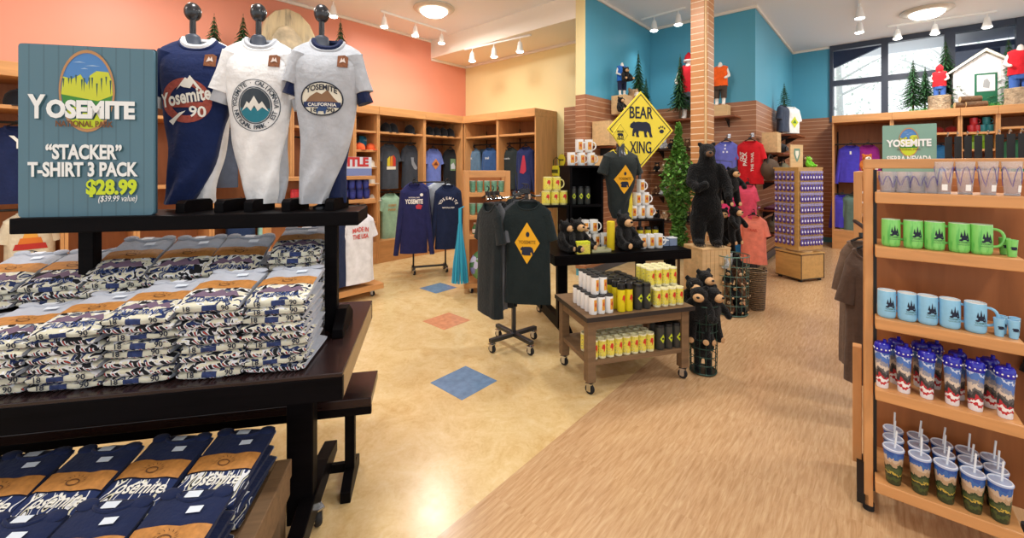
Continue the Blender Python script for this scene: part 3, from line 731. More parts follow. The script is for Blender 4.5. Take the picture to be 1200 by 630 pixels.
sg = thing('sign', 'slate blue park sign advertising a three shirt pack on the black shelf', 'sign', TL(-1.02, 0.345, 1.306), TR)
board(sg, 0.455, 0.675, plank_mat('#54798a', 'slate_planks'), 0.014, 0.012)
board(sg, 0.462, 0.679, mat('#2d4450', rough=0.5), 0.006, 0.012, 'backing').location = (0, 0.0145, -0.0)
park_oval(sg, 0.0, 0.497, 0.090, 0.155)
def sign_line(txt, px, py, wpx, size, m, off=0.03, shear=0, sh=None, name='lettering', w=None):
    x = (px-109)*0.455/157; z = (253-py)*0.675/198
    if sh: lettering('lettering_shadow', txt, size, sh, sg, (x+0.004, -0.0028, z-0.004), off, wpx*0.455/157, 'CENTER', 0.0004, shear)
    lettering(name, txt, size, m, sg, (x, -0.0045, z), off, wpx*0.455/157, 'CENTER', 0.0006, shear)
M_LW = mat('#eef2f2', rough=0.5); M_LS = mat('#2f5862', rough=0.6)
sign_line('Y', 52, 139, 20, 0.125, M_LW, 0.035, sh=M_LS); sign_line('OSEMITE', 114, 138, 103, 0.092, M_LW, 0.05, sh=M_LS)
sign_line('NATIONAL PARK', 106, 149, 66, 0.034, mat('#7c4f2e', rough=0.6), 0.01)
sign_line('“STACKER”', 106, 186, 88, 0.078, M_LW, 0.035, sh=M_LS)
sign_line('T-SHIRT 3 PACK', 105, 206, 127, 0.076, M_LW, 0.035, sh=M_LS)
sign_line('$28.99', 138, 227, 60, 0.078, mat('#c8dc28', rough=0.5), 0.045, sh=M_LS)
sign_line('($39.99 value)', 145, 236, 46, 0.034, M_LW, 0.0, shear=0.25)
# ------------------------------------------------------------------ shirts on ball-topped busts
M_BUST = mat('#23262c', rough=0.25, spec=0.6)
def bust(px, dlt, label):
    d = 1.93+dlt; w = P(px, HY, d); z0 = 1.3065
    t = thing('bust_form', label, 'mannequin', (w.x, w.y, z0), TR)
    mb = MB(); mb.lathe([(0.038, 0), (0.038, 0.012), (0.02, 0.02), (0.011, 0.03), (0.011, 0.70)], 20); mb.build('stand', M_BUST, t, smooth=True)
    mb = MB(); mb.lathe([(0.02, 0.66), (0.06, 0.69), (0.07, 0.71), (0.058, 0.73), (0.036, 0.75), (0.032, 0.79), (0.028, 0.80), (0.012, 0.81)], 20, sy=0.7); mb.build('neck', mat('#434b59', rough=0.5), t, smooth=True)
    mb = MB(); mb.lathe([(0.0125, 0.80), (0.0125, 0.875)], 12); mb.build('pole', M_BUST, t, smooth=True)
    mb = MB(); mb.ball((0, 0, 0.91), (0.034, 0.034, 0.043), n=20, k=14); mb.build('ball_finial', M_BUST, t, smooth=True)
    return t
class DrapedTee(Tee):
    lean = 0.0; tw = 0.3; pinch = 0.0
    def pt(s, a, t):
        p = super().pt(a, t); u = max(0, (t-0.30)/0.70)
        p.x += s.lean*u*u
        if s.pinch: p.y *= 1-0.35*u; p.x += 0.012*math.sin(9*t+s.seed)*u; p.y += 0.015*math.sin(18*t+2.5*math.cos(a)*2+s.seed)*u
        return p
    def front(s, x, z):
        t = min(1, max(0, -z/s.h)); u = max(0, (t-0.30)/0.70); return super().front(x-s.lean*u*u, z)
def draped(px, dlt, hexc, hexu, label, lean, ulean, seed, sl, w=0.31):
    d = 1.93+dlt; q = P(px, HY, d)
    tt = DrapedTee(w, 0.75, 0.10, 0.008, seed, 0.07, 0.085); tt.lean = lean; tt.pinch = 1
    tt.taper = 0.62; tt.sh = 0.06
    mb = MB(); tt.body(mb, rows=24); o = mb.build('draped_shirt', cloth(hexc), None, (q.x, q.y, 2.085), TR+0.05, smooth=True)
    tag(o, label, 'shirt', None)
    for sd in (-1, 1):
        sb = MB(); tt.sleeve(sb, sd, sl[0 if sd < 0 else 1], 0.32, r=0.085, r1=0.075); s_ = sb.build('sleeve', cloth(hexc), o, smooth=True)
        c_ = MB(); e = Tee(w, 0.75, 0.10, 0.004, seed); e.sleeve(c_, sd, sl[0 if sd < 0 else 1]+0.03, 0.32, r=0.06, r1=0.058); c_.build('under_sleeve', cloth(hexu), o, smooth=True)
    uu = DrapedTee(w*0.9, 0.765, 0.085, 0.006, seed+2, 0.062, 0.07); uu.lean = ulean; uu.pinch = 1; uu.taper = 0.60; uu.sh = 0.06
    mb = MB(); uu.body(mb, rows=24); mb.build('under_shirt', cloth(hexu), o, (0, 0.03, 0.012), smooth=True)
    cm = MB(); pts = [(tt.pt(2*PI*i/24, 0).x, tt.pt(2*PI*i/24, 0).y, tt.pt(2*PI*i/24, 0).z) for i in range(24)]
    cm.tube(pts, 0.008, 6, closed=True); cm.build('collar', cloth(hexc), o, smooth=True)
    um = MB(); um.tube([(tt.pt(2*PI*i/24, 0).x*0.84, tt.pt(2*PI*i/24, 0).y*0.84, tt.pt(2*PI*i/24, 0).z*0.82+0.004) for i in range(24)], 0.013, 6, closed=True); um.build('under_collar', cloth(hexu), o, smooth=True)
    st = tt.poly([(-0.022, -0.028), (0.022, -0.028), (0.024, 0.02), (0.01, 0.03), (-0.02, 0.024)], 'sticker', mat('#7d4a2a', rough=0.6, vary=0.35, vscale=120), o, 0.075, -0.105)
    tt.poly([(x*0.013, z*0.015) for x, z in [(-1, -0.8), (-0.3, 0.9), (0.1, 0.2), (0.5, 1), (1, -0.6), (0.2, -0.3)]], 'sticker_print', mat('#d8c9c0', rough=0.6), o, 0.075, -0.103, 0.006)
    return o, tt
bust(226, 0.0, 'black ball-topped bust under the navy draped shirt')
bust(303, 0.01, 'black ball-topped bust under the white draped shirt')
bust(377, 0.02, 'black ball-topped bust under the grey draped shirt')
o, t = draped(233, 0.0, '#1c2a55', '#eef0f3', 'navy Yosemite 90 shirt draped on a bust beside the sign', -0.07, 0.0, 1, (0.2, 0.2))
red = mat('#9c4a3f', rough=0.8, vary=0.25, vscale=90)
v, f = ring_poly(0.066, 0.066, 0.098, 0.098, 36); t.decal(v, f, 'circle_print', red, o, -0.015, -0.29)
t.poly([(-0.09, -0.005), (0.09, -0.005), (0.09, 0.02), (-0.09, 0.02)], 'circle_print', red, o, -0.015, -0.315, 0.0035)
t.poly([(-0.05, -0.02), (-0.03, 0.01), (-0.012, 0.035), (-0.004, 0.028), (0.006, 0.045), (0.03, 0.012), (0.052, -0.02), (0.03, -0.008), (0.018, 0.01), (0.006, -0.012), (-0.004, 0.012), (-0.02, -0.008), (-0.032, -0.002)], 'mountain_print', M_INKW, o, 0.0, -0.225, 0.006)
t.words('Yosemite', 0.082, 'lettering', M_INKW, o, -0.015, -0.30, 0.007, 0.20, 0.03, 0.22, 0.2)
t.words('90', 0.066, 'lettering', M_INKW, o, 0.03, -0.36, 0.007, None, 0.02)
t.poly([(-0.055, -0.01), (0.0, 0.012), (0.03, 0.012), (-0.02, -0.012), (-0.045, -0.03)], 'swash_print', M_INKW, o, -0.04, -0.355, 0.006, rot=0.3)
o, t = draped(306, 0.01, '#eff1f3', '#b9bec6', 'white Yosemite mountain shirt draped on the middle bust', 0.0, 0.035, 5, (0.18, 0.2))
ink = mat('#2b3d4d', rough=0.8); teal = mat('#2c7f93', rough=0.8)
v, f = ring_poly(0.063, 0.078, 0.067, 0.082, 36); t.decal(v, f, 'ring_print', ink, o, 0.0, -0.31)
v, f = ring_poly(0.096, 0.112, 0.099, 0.115, 36); t.decal(v, f, 'ring_print', ink, o, 0.0, -0.31)
t.poly([(0.06*math.cos(a), 0.075*math.sin(a)) for a in [2*PI*i/30 for i in range(30)]], 'scene_print', mat('#3b4650', rough=0.8), o, 0, -0.31, 0.004)
t.poly(ellipse(0.06, 0.075, n=16, a0=PI*1.05, a1=PI*1.95), 'scene_print', teal, o, 0, -0.31, 0.005)
t.poly([(-0.052, -0.03), (-0.03, 0.012), (-0.02, 0.002), (0.0, 0.036), (0.018, 0.0), (0.03, 0.014), (0.054, -0.03), (0.03, -0.012), (0.012, -0.03), (0.0, -0.005), (-0.014, -0.03), (-0.03, -0.012)], 'mountain_print', M_INKW, o, 0, -0.305, 0.0065)
def arc_words(t, txt, rx, rz, size, m, parent, cx, cz, a0, a1, flip=False, eps=0.006):
    n = len(txt)
    for i, chx in enumerate(txt):
        if chx == ' ': continue
        a = a0+(a1-a0)*i/max(1, n-1); vs, fs = text_mb(chx, size, 0.02)
        t.decal(vs, fs, 'lettering', m, parent, cx+rx*math.cos(a), cz+rz*math.sin(a), eps, 0.04, (a-PI/2) if not flip else a+PI/2)
arc_words(t, 'YOSEMITE · CALIFORNIA', 0.075, 0.09, 0.026, ink, o, 0, -0.31, PI*1.0, 0.0)
arc_words(t, 'NATIONAL PARK · EST', 0.089, 0.105, 0.026, ink, o, 0, -0.31, PI*1.1, PI*1.9, True)
o, t = draped(384, 0.02, '#b4b9c1', '#1d2749', 'grey Yosemite bear emblem shirt draped on the right bust', -0.05, 0.01, 9, (0.14, 0.17))
v, f = ring_poly(0.084, 0.07, 0.09, 0.076, 36); t.decal(v, f, 'oval_print', mat('#2a2f3c', rough=0.8), o, -0.01, -0.28, 0.0065)
t.poly(ellipse(0.088, 0.074, n=32), 'oval_print', mat('#e4e0cf', rough=0.8), o, -0.01, -0.28, 0.004)
t.poly([(-0.075, -0.02), (-0.05, 0.01), (-0.02, 0.03), (0.0, 0.02), (0.025, 0.04), (0.05, 0.005), (0.075, -0.02)], 'mountain_print', mat('#8a6a50', rough=0.8), o, -0.01, -0.28, 0.005)
t.poly([(-0.078, -0.012), (0.078, -0.012), (0.078, 0.012), (-0.078, 0.012)], 'banner_print', mat('#2b3a63', rough=0.8), o, -0.01, -0.305, 0.0055)
t.words('YOSEMITE', 0.034, 'lettering', mat('#2a2f3c', rough=0.8), o, -0.01, -0.24, 0.0065, 0.13, 0.03, arc=-4)
t.words('CALIFORNIA', 0.02, 'lettering', M_INKW, o, -0.01, -0.312, 0.007, 0.12, 0.02)
t.words('18    90', 0.026, 'lettering', mat('#2a2f3c', rough=0.8), o, -0.01, -0.338, 0.0065, 0.1, 0.02)
t.poly([(-0.022, -0.012), (-0.018, -0.012), (-0.014, 0.0), (0.008, 0.0), (0.01, -0.012), (0.016, -0.012), (0.018, 0.008), (0.024, 0.01), (0.022, 0.018), (0.01, 0.018), (-0.014, 0.018), (-0.022, 0.008)], 'bear_print', mat('#2f4a76', rough=0.8), o, -0.01, -0.335, 0.007)
# ------------------------------------------------------------------ wall cabinets
def at_b(px, b, z):
    d, a = on_b(px, b); return W(a, b, z)
def cabinet(label, a0, w, side, shelves=(2.065,), rods=(1.92, 1.10), base=0.34, dep=0.58, h=2.45, mats=None, last=False):
    """side 's': stands on the salmon wall (front b=const); 'y': yellow wall; 'w': under the window"""
    if side == 's': loc, rz = W(a0, B_S-dep-0.01), RA
    elif side == 'y': loc, rz = W(A_Y-dep-0.01, a0), RA-PI/2
    else: loc, rz = W(A_W-dep-0.03, a0), RA-PI/2
    t = thing('display_cabinet', label, 'cabinet', loc, rz)
    MB().box(0.001, 0.026, 0.0, dep, 0, h-0.13).build('side_panel', M_WOOD, t, bevel=0.002)
    MB().box(w-0.026, w-0.001, 0.0, dep, 0, h-0.13).build('side_panel', M_WOOD, t, bevel=0.002)
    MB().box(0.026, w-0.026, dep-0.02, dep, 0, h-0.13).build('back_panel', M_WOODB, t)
    MB().box(0.001, w-0.001, -0.03, dep, h-0.13, h).build('crown', M_WOODH, t, bevel=0.004)
    MB().box(0.026, w-0.026, 0.03, dep-0.02, base-0.03, base).build('shelf', M_WOODH, t, bevel=0.002)
    MB().box(0.026, w-0.026, 0.01, 0.03, 0.0, base).build('base_panel', M_WOODH, t, bevel=0.002)
    for z in shelves: MB().box(0.026, w-0.026, 0.02, dep-0.02, z-0.035, z).build('shelf', M_WOODH, t, bevel=0.003)
    for z in rods:
        m = MB(); m.tube([(0.026, 0.22, z), (w-0.026, 0.22, z)], 0.012, 8); m.box(0.03, 0.05, dep-0.025, dep-0.02, 0.5, 2.2); m.build('hang_rail', M_BLACK, t, smooth=True)
    return t
BAYS = [(-1.65, 0.90), (-0.75, 0.90), (0.15, 0.52), (0.67, 0.66), (1.33, 0.89), (2.22, 0.88)]
DESC = ['leftmost maple wall cabinet bay, cut by the frame', 'maple wall cabinet bay with a cream tee, left of the sign', 'narrow maple wall cabinet bay behind the sign', 'maple wall cabinet bay behind the navy draped shirt', 'maple wall cabinet bay behind the white draped shirt', 'maple wall cabinet bay behind the grey draped shirt']
for (a0, w), l in zip(BAYS[1:], DESC[1:]): cabinet(l, a0, w, 's', shelves=(2.065, 1.30) if w < 0.7 else (2.065,), rods=(1.92, 1.1) if w >= 0.7 else ())
cabinet('narrow maple shelf bay with orange caps and a blue tee', 3.10, 0.39, 's', shelves=(2.065, 1.77, 1.51, 1.25, 0.98, 0.66), rods=())
cabinet('maple wall cabinet bay with the rasta tee and California tee', 3.49, 0.88, 's')
cabinet('maple wall cabinet bay in the salmon corner with four caps', 4.37, 0.87, 's')
# corner filler
f = thing('corner_cabinet', 'maple corner cabinet column between the salmon and yellow walls', 'cabinet', W(5.24, 5.89), RA)
MB().box(0.005, 0.585, 0.005, 0.57, 0, 2.32).build('panel', M_WOOD, f); MB().box(0.005, 0.585, -0.02, 0.57, 2.32, 2.45).build('crown', M_WOODH, f, bevel=0.003)
cabinet('maple cabinet bay on the yellow wall with slate sweatshirts', 5.86, 0.86, 'y')
cabinet('maple cabinet bay at the outer end of the yellow wall', 5.0, 0.85, 'y')

# ------------------------------------------------------------------ hangers, shirts, caps
def mk_hanger():
    m = MB(); pts = [(0.0, 0, 0.0), (0.0, 0, 0.035)]+[(0.018*math.sin(a)+0.0, 0, 0.055-0.018*math.cos(a)) for a in [0.4*i for i in range(1, 10)]]
    m.tube(pts, 0.004, 6); o = m.build('hanger', M_BLACK, None, smooth=True)
    b = MB(); b.tube([(-0.07, 0, -0.022), (-0.03, 0, -0.004), (0, 0, 0.003), (0.03, 0, -0.004), (0.07, 0, -0.022)], 0.007, 6); b.build('shoulder_bar', M_BLACK, o, smooth=True)
    c = MB(); c.box(-0.022, 0.022, -0.008, 0.008, 0.004, 0.03); c.build('size_clip', mat('#2a2c30', rough=0.4), o)
    return o
K_hang = Kind(mk_hanger)
def hang(hexc, pos, rz, label, w=0.34, h=0.72, seed=None, long=False, deco=None, hanger=True, dep=0.07, group=None, out=0.3, sl=0.19, collar=None, name=None, fold=0.008):
    o, t = make_tee(name or ('sweatshirt' if long else 'tshirt'), hexc, w, h, dep, fold, seed if seed is not None else rnd.randrange(40), sl, out, long, collar)
    o.location = pos; o.rotation_euler = (0, 0, rz); tag(o, label, 'sweatshirt' if long else 'shirt', group)
    if deco: deco(o, t)
    if hanger:
        K_hang.put(Vector(pos)+Vector((0, 0, 0.03)), rz, 'dark hanger of the '+label.split(',')[0], 'hanger', 'hangers in use')
    return o
def wh(x='#f2f0ea'): return mat(x, rough=0.8)
def d_words(lines, hexc, z0=-0.2, size=0.07, w=0.2, dz=0.07):
    def f(o, t):
        for i, l in enumerate(lines): t.words(l, size, 'lettering', wh(hexc), o, 0, z0-dz*i, width=w if len(l) > 3 else None, off=0.03)
    return f
def d_rasta(o, t):
    for i, h in enumerate(('#d9c22f', '#e08a2a', '#c8372c')):
        x0 = -0.08+0.055*i; t.poly([(x0, -0.09), (x0+0.055, -0.09), (x0+0.05, 0.10-0.04*abs(i-0.6)), (x0+0.005, 0.03+0.035*i)], 'graphic_print', wh(h), o, 0, -0.26)
    t.poly([(-0.085, -0.03), (0.085, -0.03), (0.085, 0.02), (-0.085, 0.02)], 'graphic_print', wh('#e9e4d2'), o, 0, -0.375)
def d_state(o, t): t.poly([(-0.06, 0.10), (0.0, 0.10), (0.0, 0.04), (0.075, -0.07), (0.06, -0.11), (0.015, -0.10), (-0.04, -0.02)], 'state_print', wh('#8d9299'), o, 0.02, -0.30)
def d_diamond(hexc, hex2):
    def f(o, t):
        t.poly([(0, -0.10), (0.09, 0), (0, 0.10), (-0.09, 0)], 'graphic_print', wh(hexc), o, 0, -0.27); t.poly([(-0.05, -0.02), (0.05, -0.02), (0.01, 0.045), (-0.02, 0.02)], 'graphic_print', wh(hex2), o, 0, -0.27, 0.007)
    return f
def d_poster(hexc, hex2):
    def f(o, t):
        t.poly([(-0.06, -0.11), (0.06, -0.11), (0.06, 0.11), (-0.06, 0.11)], 'graphic_print', wh(hexc), o, 0, -0.28); t.poly([(-0.05, -0.08), (0.05, -0.08), (0.05, -0.03), (0.01, 0.04), (-0.05, 0.0)], 'graphic_print', wh(hex2), o, 0, -0.28, 0.007)
    return f
def d_tag(o, t): t.poly([(-0.013, -0.03), (0.013, -0.03), (0.013, 0.03), (-0.013, 0.03)], 'size_tag', wh(), o, 0.0, -0.13, 0.006)
def both(*fs): return lambda o, t: [f(o, t) for f in fs]
HB = 6.10
def sal(hexc, px, ztop, label, **k): hang(hexc, at_b(px, k.pop('b', HB), ztop), RA, label, **k)
sal('#454a52', 456, 1.87, 'charcoal tee with a red, orange and yellow sunburst on the salmon wall', deco=d_rasta)
sal('#3c4048', 481, 1.87, 'charcoal tee with a grey California outline on the salmon wall', deco=d_state)
sal('#6f80c8', 508, 1.83, 'periwinkle tee with an orange diamond print on the salmon wall', deco=d_diamond('#d98a4a', '#7d3e2c'))
sal('#23262b', 528, 1.83, 'black tee with a tall scenic poster print on the salmon wall', deco=d_poster('#6f8f6a', '#c9d0d6'))
sal('#9cc0a4', 457, 1.06, 'mint green tee with an orange print on the lower rail', deco=d_words(['YOSEMITE', 'PARK'], '#c99658', size=0.05, w=0.15))
sal('#233027', 463, 1.05, 'dark green tee hanging behind the mint green tee', b=6.28, hanger=False)
sal('#9dbfb1', 512, 1.06, 'pale sage sweatshirt on the lower rail by the corner', long=True)
sal('#e48a94', 535, 1.06, 'pink sweatshirt on the lower rail in the corner', long=True)
sal('#1f2a50', 22, 1.88, 'navy jersey with white sleeve stripes at the far left', deco=d_words(['Y'], '#e9e9e2', -0.2, 0.16))
def d_cream(o, t):
    for i, h in enumerate(('#b8322d', '#d9772e', '#e3a548')): t.poly([(-0.11+0.03*i, -0.025), (0.11-0.03*i, -0.025), (0.095-0.03*i, 0.03), (-0.095+0.03*i, 0.03)], 'graphic_print', wh(h), o, 0, -0.31+0.055*i)
    v, f = ring_poly(0.05, 0.045, 0.058, 0.053, 24); t.decal(v, f, 'graphic_print', M_INK, o, 0, -0.40)
    t.poly([(-0.06, -0.03), (-0.02, 0.03), (0, 0.005), (0.025, 0.035), (0.06, -0.03)], 'mountain_print', M_INK, o, 0, -0.395, 0.006)
    t.words('YOSEMITE', 0.075, 'lettering', M_INK, o, 0, -0.49, width=0.24, off=0.05)
sal('#d8cdb4', 36, 1.06, 'cream Yosemite sunset tee hanging under the black shelf', deco=d_cream)
sal('#4c5566', 263, 1.97, 'slate tee between the navy and white draped shirts', w=0.3)
sal('#2b3f66', 282, 1.02, 'navy blue tee hanging above the grey shirt stacks')
sal('#a6dcd0', 318, 1.02, 'aqua mint tee hanging above the grey shirt stacks')
sal('#23305e', 362, 1.04, 'navy tee with red trim hanging behind the tall stack', deco=d_diamond('#c23a3a', '#23305e'))
def yel(hexc, px, ztop, label, **k):
    a = k.pop('a', 5.46); d, b = on_a(px, a); hang(hexc, W(a, b, ztop), RA-PI/2, label, **k)
yel('#5d7890', 555, 1.85, 'slate blue sweatshirt on the yellow wall rail', long=True, w=0.36, deco=d_words(['PARK'], '#c9d0d6', size=0.05, w=0.08))
yel('#3b5a8a', 574, 1.85, 'denim blue sweatshirt on the yellow wall rail', long=True, w=0.34, deco=d_words(['trail'], '#c9d0d6', size=0.06, w=0.1))
yel('#5a7286', 566, 1.84, 'slate sweatshirt hanging behind the denim blue one', long=True, a=5.62, w=0.36, hanger=False)
yel('#2b3232', 597, 1.84, 'black sweatshirt on the yellow wall rail', long=True, w=0.4, deco=d_words(['yosemite'], '#aeb3b5', size=0.05, w=0.14))
def d_guitar(o, t): t.poly([(-0.07, -0.12), (0.0, -0.14), (0.06, -0.09), (0.04, -0.01), (0.055, 0.04), (0.03, 0.07), (0.03, 0.17), (-0.005, 0.17), (-0.005, 0.07), (-0.035, 0.03), (-0.03, -0.01)], 'graphic_print', wh('#b8344a'), o, 0.0, -0.31)
yel('#252f5c', 616, 1.84, 'navy sweatshirt with a red print on the yellow wall rail', long=True, w=0.36, deco=d_guitar)

def mk_cap(hexc, hexb=None):
    def f():
        m = MB(); m.lathe([(0.085, 0), (0.088, 0.03), (0.075, 0.075), (0.045, 0.10), (0.008, 0.112)], 18, sy=1.1); o = m.build('baseball_cap', cloth(hexc), None, smooth=True)
        b = MB(); vs = []; n = 9
        for i in range(n):
            a = -PI*0.5-0.95+1.9*i/(n-1); c, s = math.cos(a), math.sin(a)
            vs += [(0.084*c, 0.09*s, 0.008), (0.09*c*1.0, 0.1*s-0.065*max(0, math.cos((i/(n-1)-0.5)*PI)), 0.002-0.01*abs(i/(n-1)-0.5))]
        fs = [(2*i, 2*i+1, 2*i+3, 2*i+2) for i in range(n-1)]
        vs2 = vs+[(x, y, z-0.006) for x, y, z in vs]; k2 = len(vs)
        fs2 = fs+[tuple(q+k2 for q in reversed(t)) for t in fs]+[(2*i+1, 2*i+1+k2, 2*i+3+k2, 2*i+3) for i in range(n-1)]
        b.add(vs2, fs2); b.build('brim', cloth(hexb or hexc), o, smooth=True)
        u = MB(); u.ball((0, 0, 0.113), (0.008, 0.008, 0.005), n=8, k=5); u.build('button', cloth(hexc), o, smooth=True)
        return o
    return f
K_capb = Kind(mk_cap('#1d1e22')); K_capo = Kind(mk_cap('#e8683a')); K_capw = Kind(mk_cap('#e3dccd'))
for px, l in ((452, 'black cap on the top shelf above the rasta tee, left'), (460, 'black cap on the top shelf above the rasta tee, second'), (480, 'black cap on the top shelf above the California tee'),
              (503, 'black cap above the periwinkle tee, leftmost of four'), (511, 'black cap above the periwinkle tee, second of four'), (519, 'black cap above the black poster tee, third of four'), (527, 'black cap above the black poster tee, fourth of four'), (20, 'black cap on the cabinet shelf left of the sign')):
    K_capb.put(at_b(px, 6.05, 2.066), RA, l, 'cap', 'black caps on the top shelves', (1, 1, 1.45))
for px, l in ((421, 'orange cap below the blue tee, left one'), (435, 'orange cap below the blue tee, right one')): K_capo.put(at_b(px, 6.03, 1.771), RA, l, 'cap', 'orange caps')
for px, z, l in ((434, 1.511, 'cream cap on the narrow bay shelf under the orange caps'), (437, 1.251, 'cream cap two shelves under the orange caps'), (439, 0.981, 'cream cap on the low shelf of the narrow bay')): K_capw.put(at_b(px, 6.03, z), RA, l, 'cap', 'cream caps')
hang('#3a93b8', at_b(427, 6.25, 2.0), RA, 'bright blue tee above the orange caps', w=0.2, h=0.22, hanger=False, sl=0.09, deco=d_words(['YOSEMITE'], '#e9e9e2', -0.08, 0.03, 0.1))

# ------------------------------------------------------------------ gondola with the white MADE IN THE USA tees
gd = thing('gondola_shelf', 'maple gondola on casters with white tees and navy cups', 'shelf', W(2.67, 4.38), RA)
GW = 1.15
MB().box(-GW, 0, 0, 0.75, 0.085, 0.15).build('platform', M_WOODH, gd, bevel=0.004)
for x, y in ((-0.1, 0.08), (-0.1, 0.67), (-GW+0.1, 0.08), (-GW+0.1, 0.67)): caster(gd, x, y, 0.03, 0.085)
for x in (-0.09, -GW+0.03): MB().box(x-0.03, x+0.03, 0.34, 0.42, 0.15, 1.42).build('upright', M_WOOD, gd, bevel=0.003)
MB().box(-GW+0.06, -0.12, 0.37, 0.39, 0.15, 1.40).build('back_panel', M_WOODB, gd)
for z in (1.13, 1.40): MB().box(-GW, -0.02, 0.15, 0.42, z-0.04, z).build('shelf', M_WOODH, gd, bevel=0.003)
mb = MB(); mb.tube([(-GW+0.2, 0.15, 1.06), (-0.15, 0.15, 1.06)], 0.011); mb.tube([(-GW+0.3, 0.15, 1.06), (-GW+0.3, 0.36, 1.06)], 0.008); mb.tube([(-0.25, 0.15, 1.06), (-0.25, 0.36, 1.06)], 0.008); mb.build('hang_rail', M_BLACK, gd, smooth=True)
def gl(x, y, z): return W(2.67+x, 4.38+y, z)
def d_usa(o, t):
    t.words('MADE IN', 0.07, 'lettering', wh('#d0524c'), o, 0, -0.20, width=0.19, off=0.03, arc=-1.5); t.words('THE USA', 0.07, 'lettering', wh('#d0524c'), o, 0, -0.28, width=0.19, off=0.03)
for i in range(4): hang('#e6e6ec' if i == 0 else '#d9dae2', gl(-0.30-0.035*i, 0.05+0.055*i, 0.985-0.004*i), RA, ['white MADE IN THE USA tee, front one on the gondola', 'white tee right behind the front MADE IN USA tee', 'white tee third back on the gondola', 'white tee fourth back on the gondola'][i], w=0.38, h=0.78, deco=d_usa if i == 0 else None, hanger=i == 0)
for i in range(2): hang('#27314f', gl(-0.62-0.05*i, 0.05+0.07*i, 0.985), RA, ['navy tee on the gondola left of the white tees', 'navy tee tucked behind on the gondola'][i], w=0.38, h=0.78, hanger=False)
K_cup = None
def mk_cup(hexc, hexb, hexr=None, r=0.04, h=0.105, r2=None, hexp=None):
    def f():
        m = MB(); r2_ = r2 or r*0.86; m.lathe([(r2_*0.9, 0), (r2_, 0.004), (r, h), (r*0.93, h), (r*0.8, h*0.93)], 20); o = m.build('cup', mat(hexc, rough=0.35), None, smooth=True)
        b = MB(); e = 0.0007; zz = (h*0.2, h*0.78); rad = lambda z: r2_+(r-r2_)*z/h+e
        b.lathe([(rad(zz[0]), zz[0]), (rad(zz[1]), zz[1])], 20, cap=False); b.build('printed_band', mat(hexb, rough=0.4, vary=0.2, vscale=40), o, smooth=True)
        if hexr:
            q = MB(); q.torus((0, 0, h), r*0.965, r*0.05, 20, 6); q.build('rim', mat(hexr, rough=0.35), o, smooth=True)
        return o
    return f
K_navycup = Kind(mk_cup('#2c3270', '#343b86', '#20265a', 0.04, 0.11, 0.034))
for r_ in range(2):
    for i in range(5):
        K_navycup.put(gl(-0.10-0.088*i-0.02*r_, 0.22+0.11*r_, 1.131 if r_ == 0 else 1.131), RA, f"navy cup on the gondola shelf, {ORD[i]} from right in the {'front' if r_ == 0 else 'rear'} row", 'cup', 'navy cups on the gondola')
for i in range(5): K_navycup.put(gl(-0.11-0.088*i, 0.22, 1.242), RA, f"navy cup stacked in the upper layer on the gondola, {ORD[i]} from right", 'cup', 'navy cups on the gondola')
ts = thing('sign', 'small printed sign with red capitals above the navy cups', 'sign', gl(-0.22, 0.24, 1.402), RA)
MB().box(-0.24, 0.20, 0, 0.02, 0, 0.22).build('board', mat('#dfe4f0', rough=0.5), ts); lettering('lettering', 'TITLE', 0.14, mat('#c93a3c', rough=0.6), ts, (-0.02, -0.003, 0.115), 0.05, 0.36)
MB().box(-0.24, 0.20, -0.002, 0, 0.0, 0.085).build('blue_band', mat('#7d8fc4', rough=0.5), ts)
K_red = Kind(mk_cup('#b3272f', '#c4343a', '#8a1f26', 0.045, 0.14, 0.04))
for i in range(3): K_red.put(gl(-0.70-0.1*i, 0.24, 1.131), RA, f"red cup left of the navy cups, {ORD[i]} from right", 'cup', 'red cups on the gondola')

# ------------------------------------------------------------------ two-way rack with the navy Yosemite sweatshirts
p0, p1 = G(484.5, 320), G(522, 317); dv = p1-p0; rr_ = math.atan2(dv.y, dv.x); L = dv.length
rk = thing('clothes_rack', 'black two-post clothes rack on casters with navy sweatshirts', 'rack', p0, rr_)
MB().box(-0.02, L+0.02, -0.014, 0.014, 0.075, 0.10).build('base_bar', M_STEEL, rk)
for x in (0, L):
    f = MB().box(x-0.016, x+0.016, -0.11, 0.11, 0.07, 0.095).build('foot', M_STEEL, rk); caster(f, x, -0.1, 0.027); caster(f, x, 0.1, 0.027)
    m = MB(); m.tube([(x, 0, 0.08), (x, 0, 1.31)], 0.012); m.tube([(x, 0, 1.31), (x, -0.10, 1.34), (x, -0.17, 1.33)], 0.009); m.build('post', M_BLACK, rk, smooth=True)
m = MB(); m.tube([(0, 0, 1.29), (L, 0, 1.29)], 0.010); m.build('top_bar', M_BLACK, rk, smooth=True)
def rkp(x, y, z): return p0+Vector((x*math.cos(rr_)-y*math.sin(rr_), x*math.sin(rr_)+y*math.cos(rr_), z))
def d_yos(o, t):
    t.words('YOSEMITE', 0.085, 'lettering', wh(), o, 0, -0.26, width=0.24, off=0.04); t.words('NATIONAL PARK', 0.025, 'lettering', wh(), o, 0, -0.185, width=0.15)
    t.poly([(-0.03, -0.03), (0.03, -0.04), (0.05, 0.01), (0.0, 0.035), (-0.04, 0.01)], 'bear_print', wh('#c23a4a'), o, 0.06, -0.30, 0.008); t.poly([(x*0.022, z*0.022) for x, z in ellipse(1, 1, n=12)], 'sticker', wh(), o, 0.1, -0.14, 0.006)
def d_yos2(o, t): arc_words(t, 'YOSEMITE', 0.10, 0.075, 0.055, wh(), o, 0, -0.27, PI*0.93, PI*0.07); t.words('NATIONAL PARK', 0.03, 'lettering', wh(), o, 0, -0.32, width=0.17)
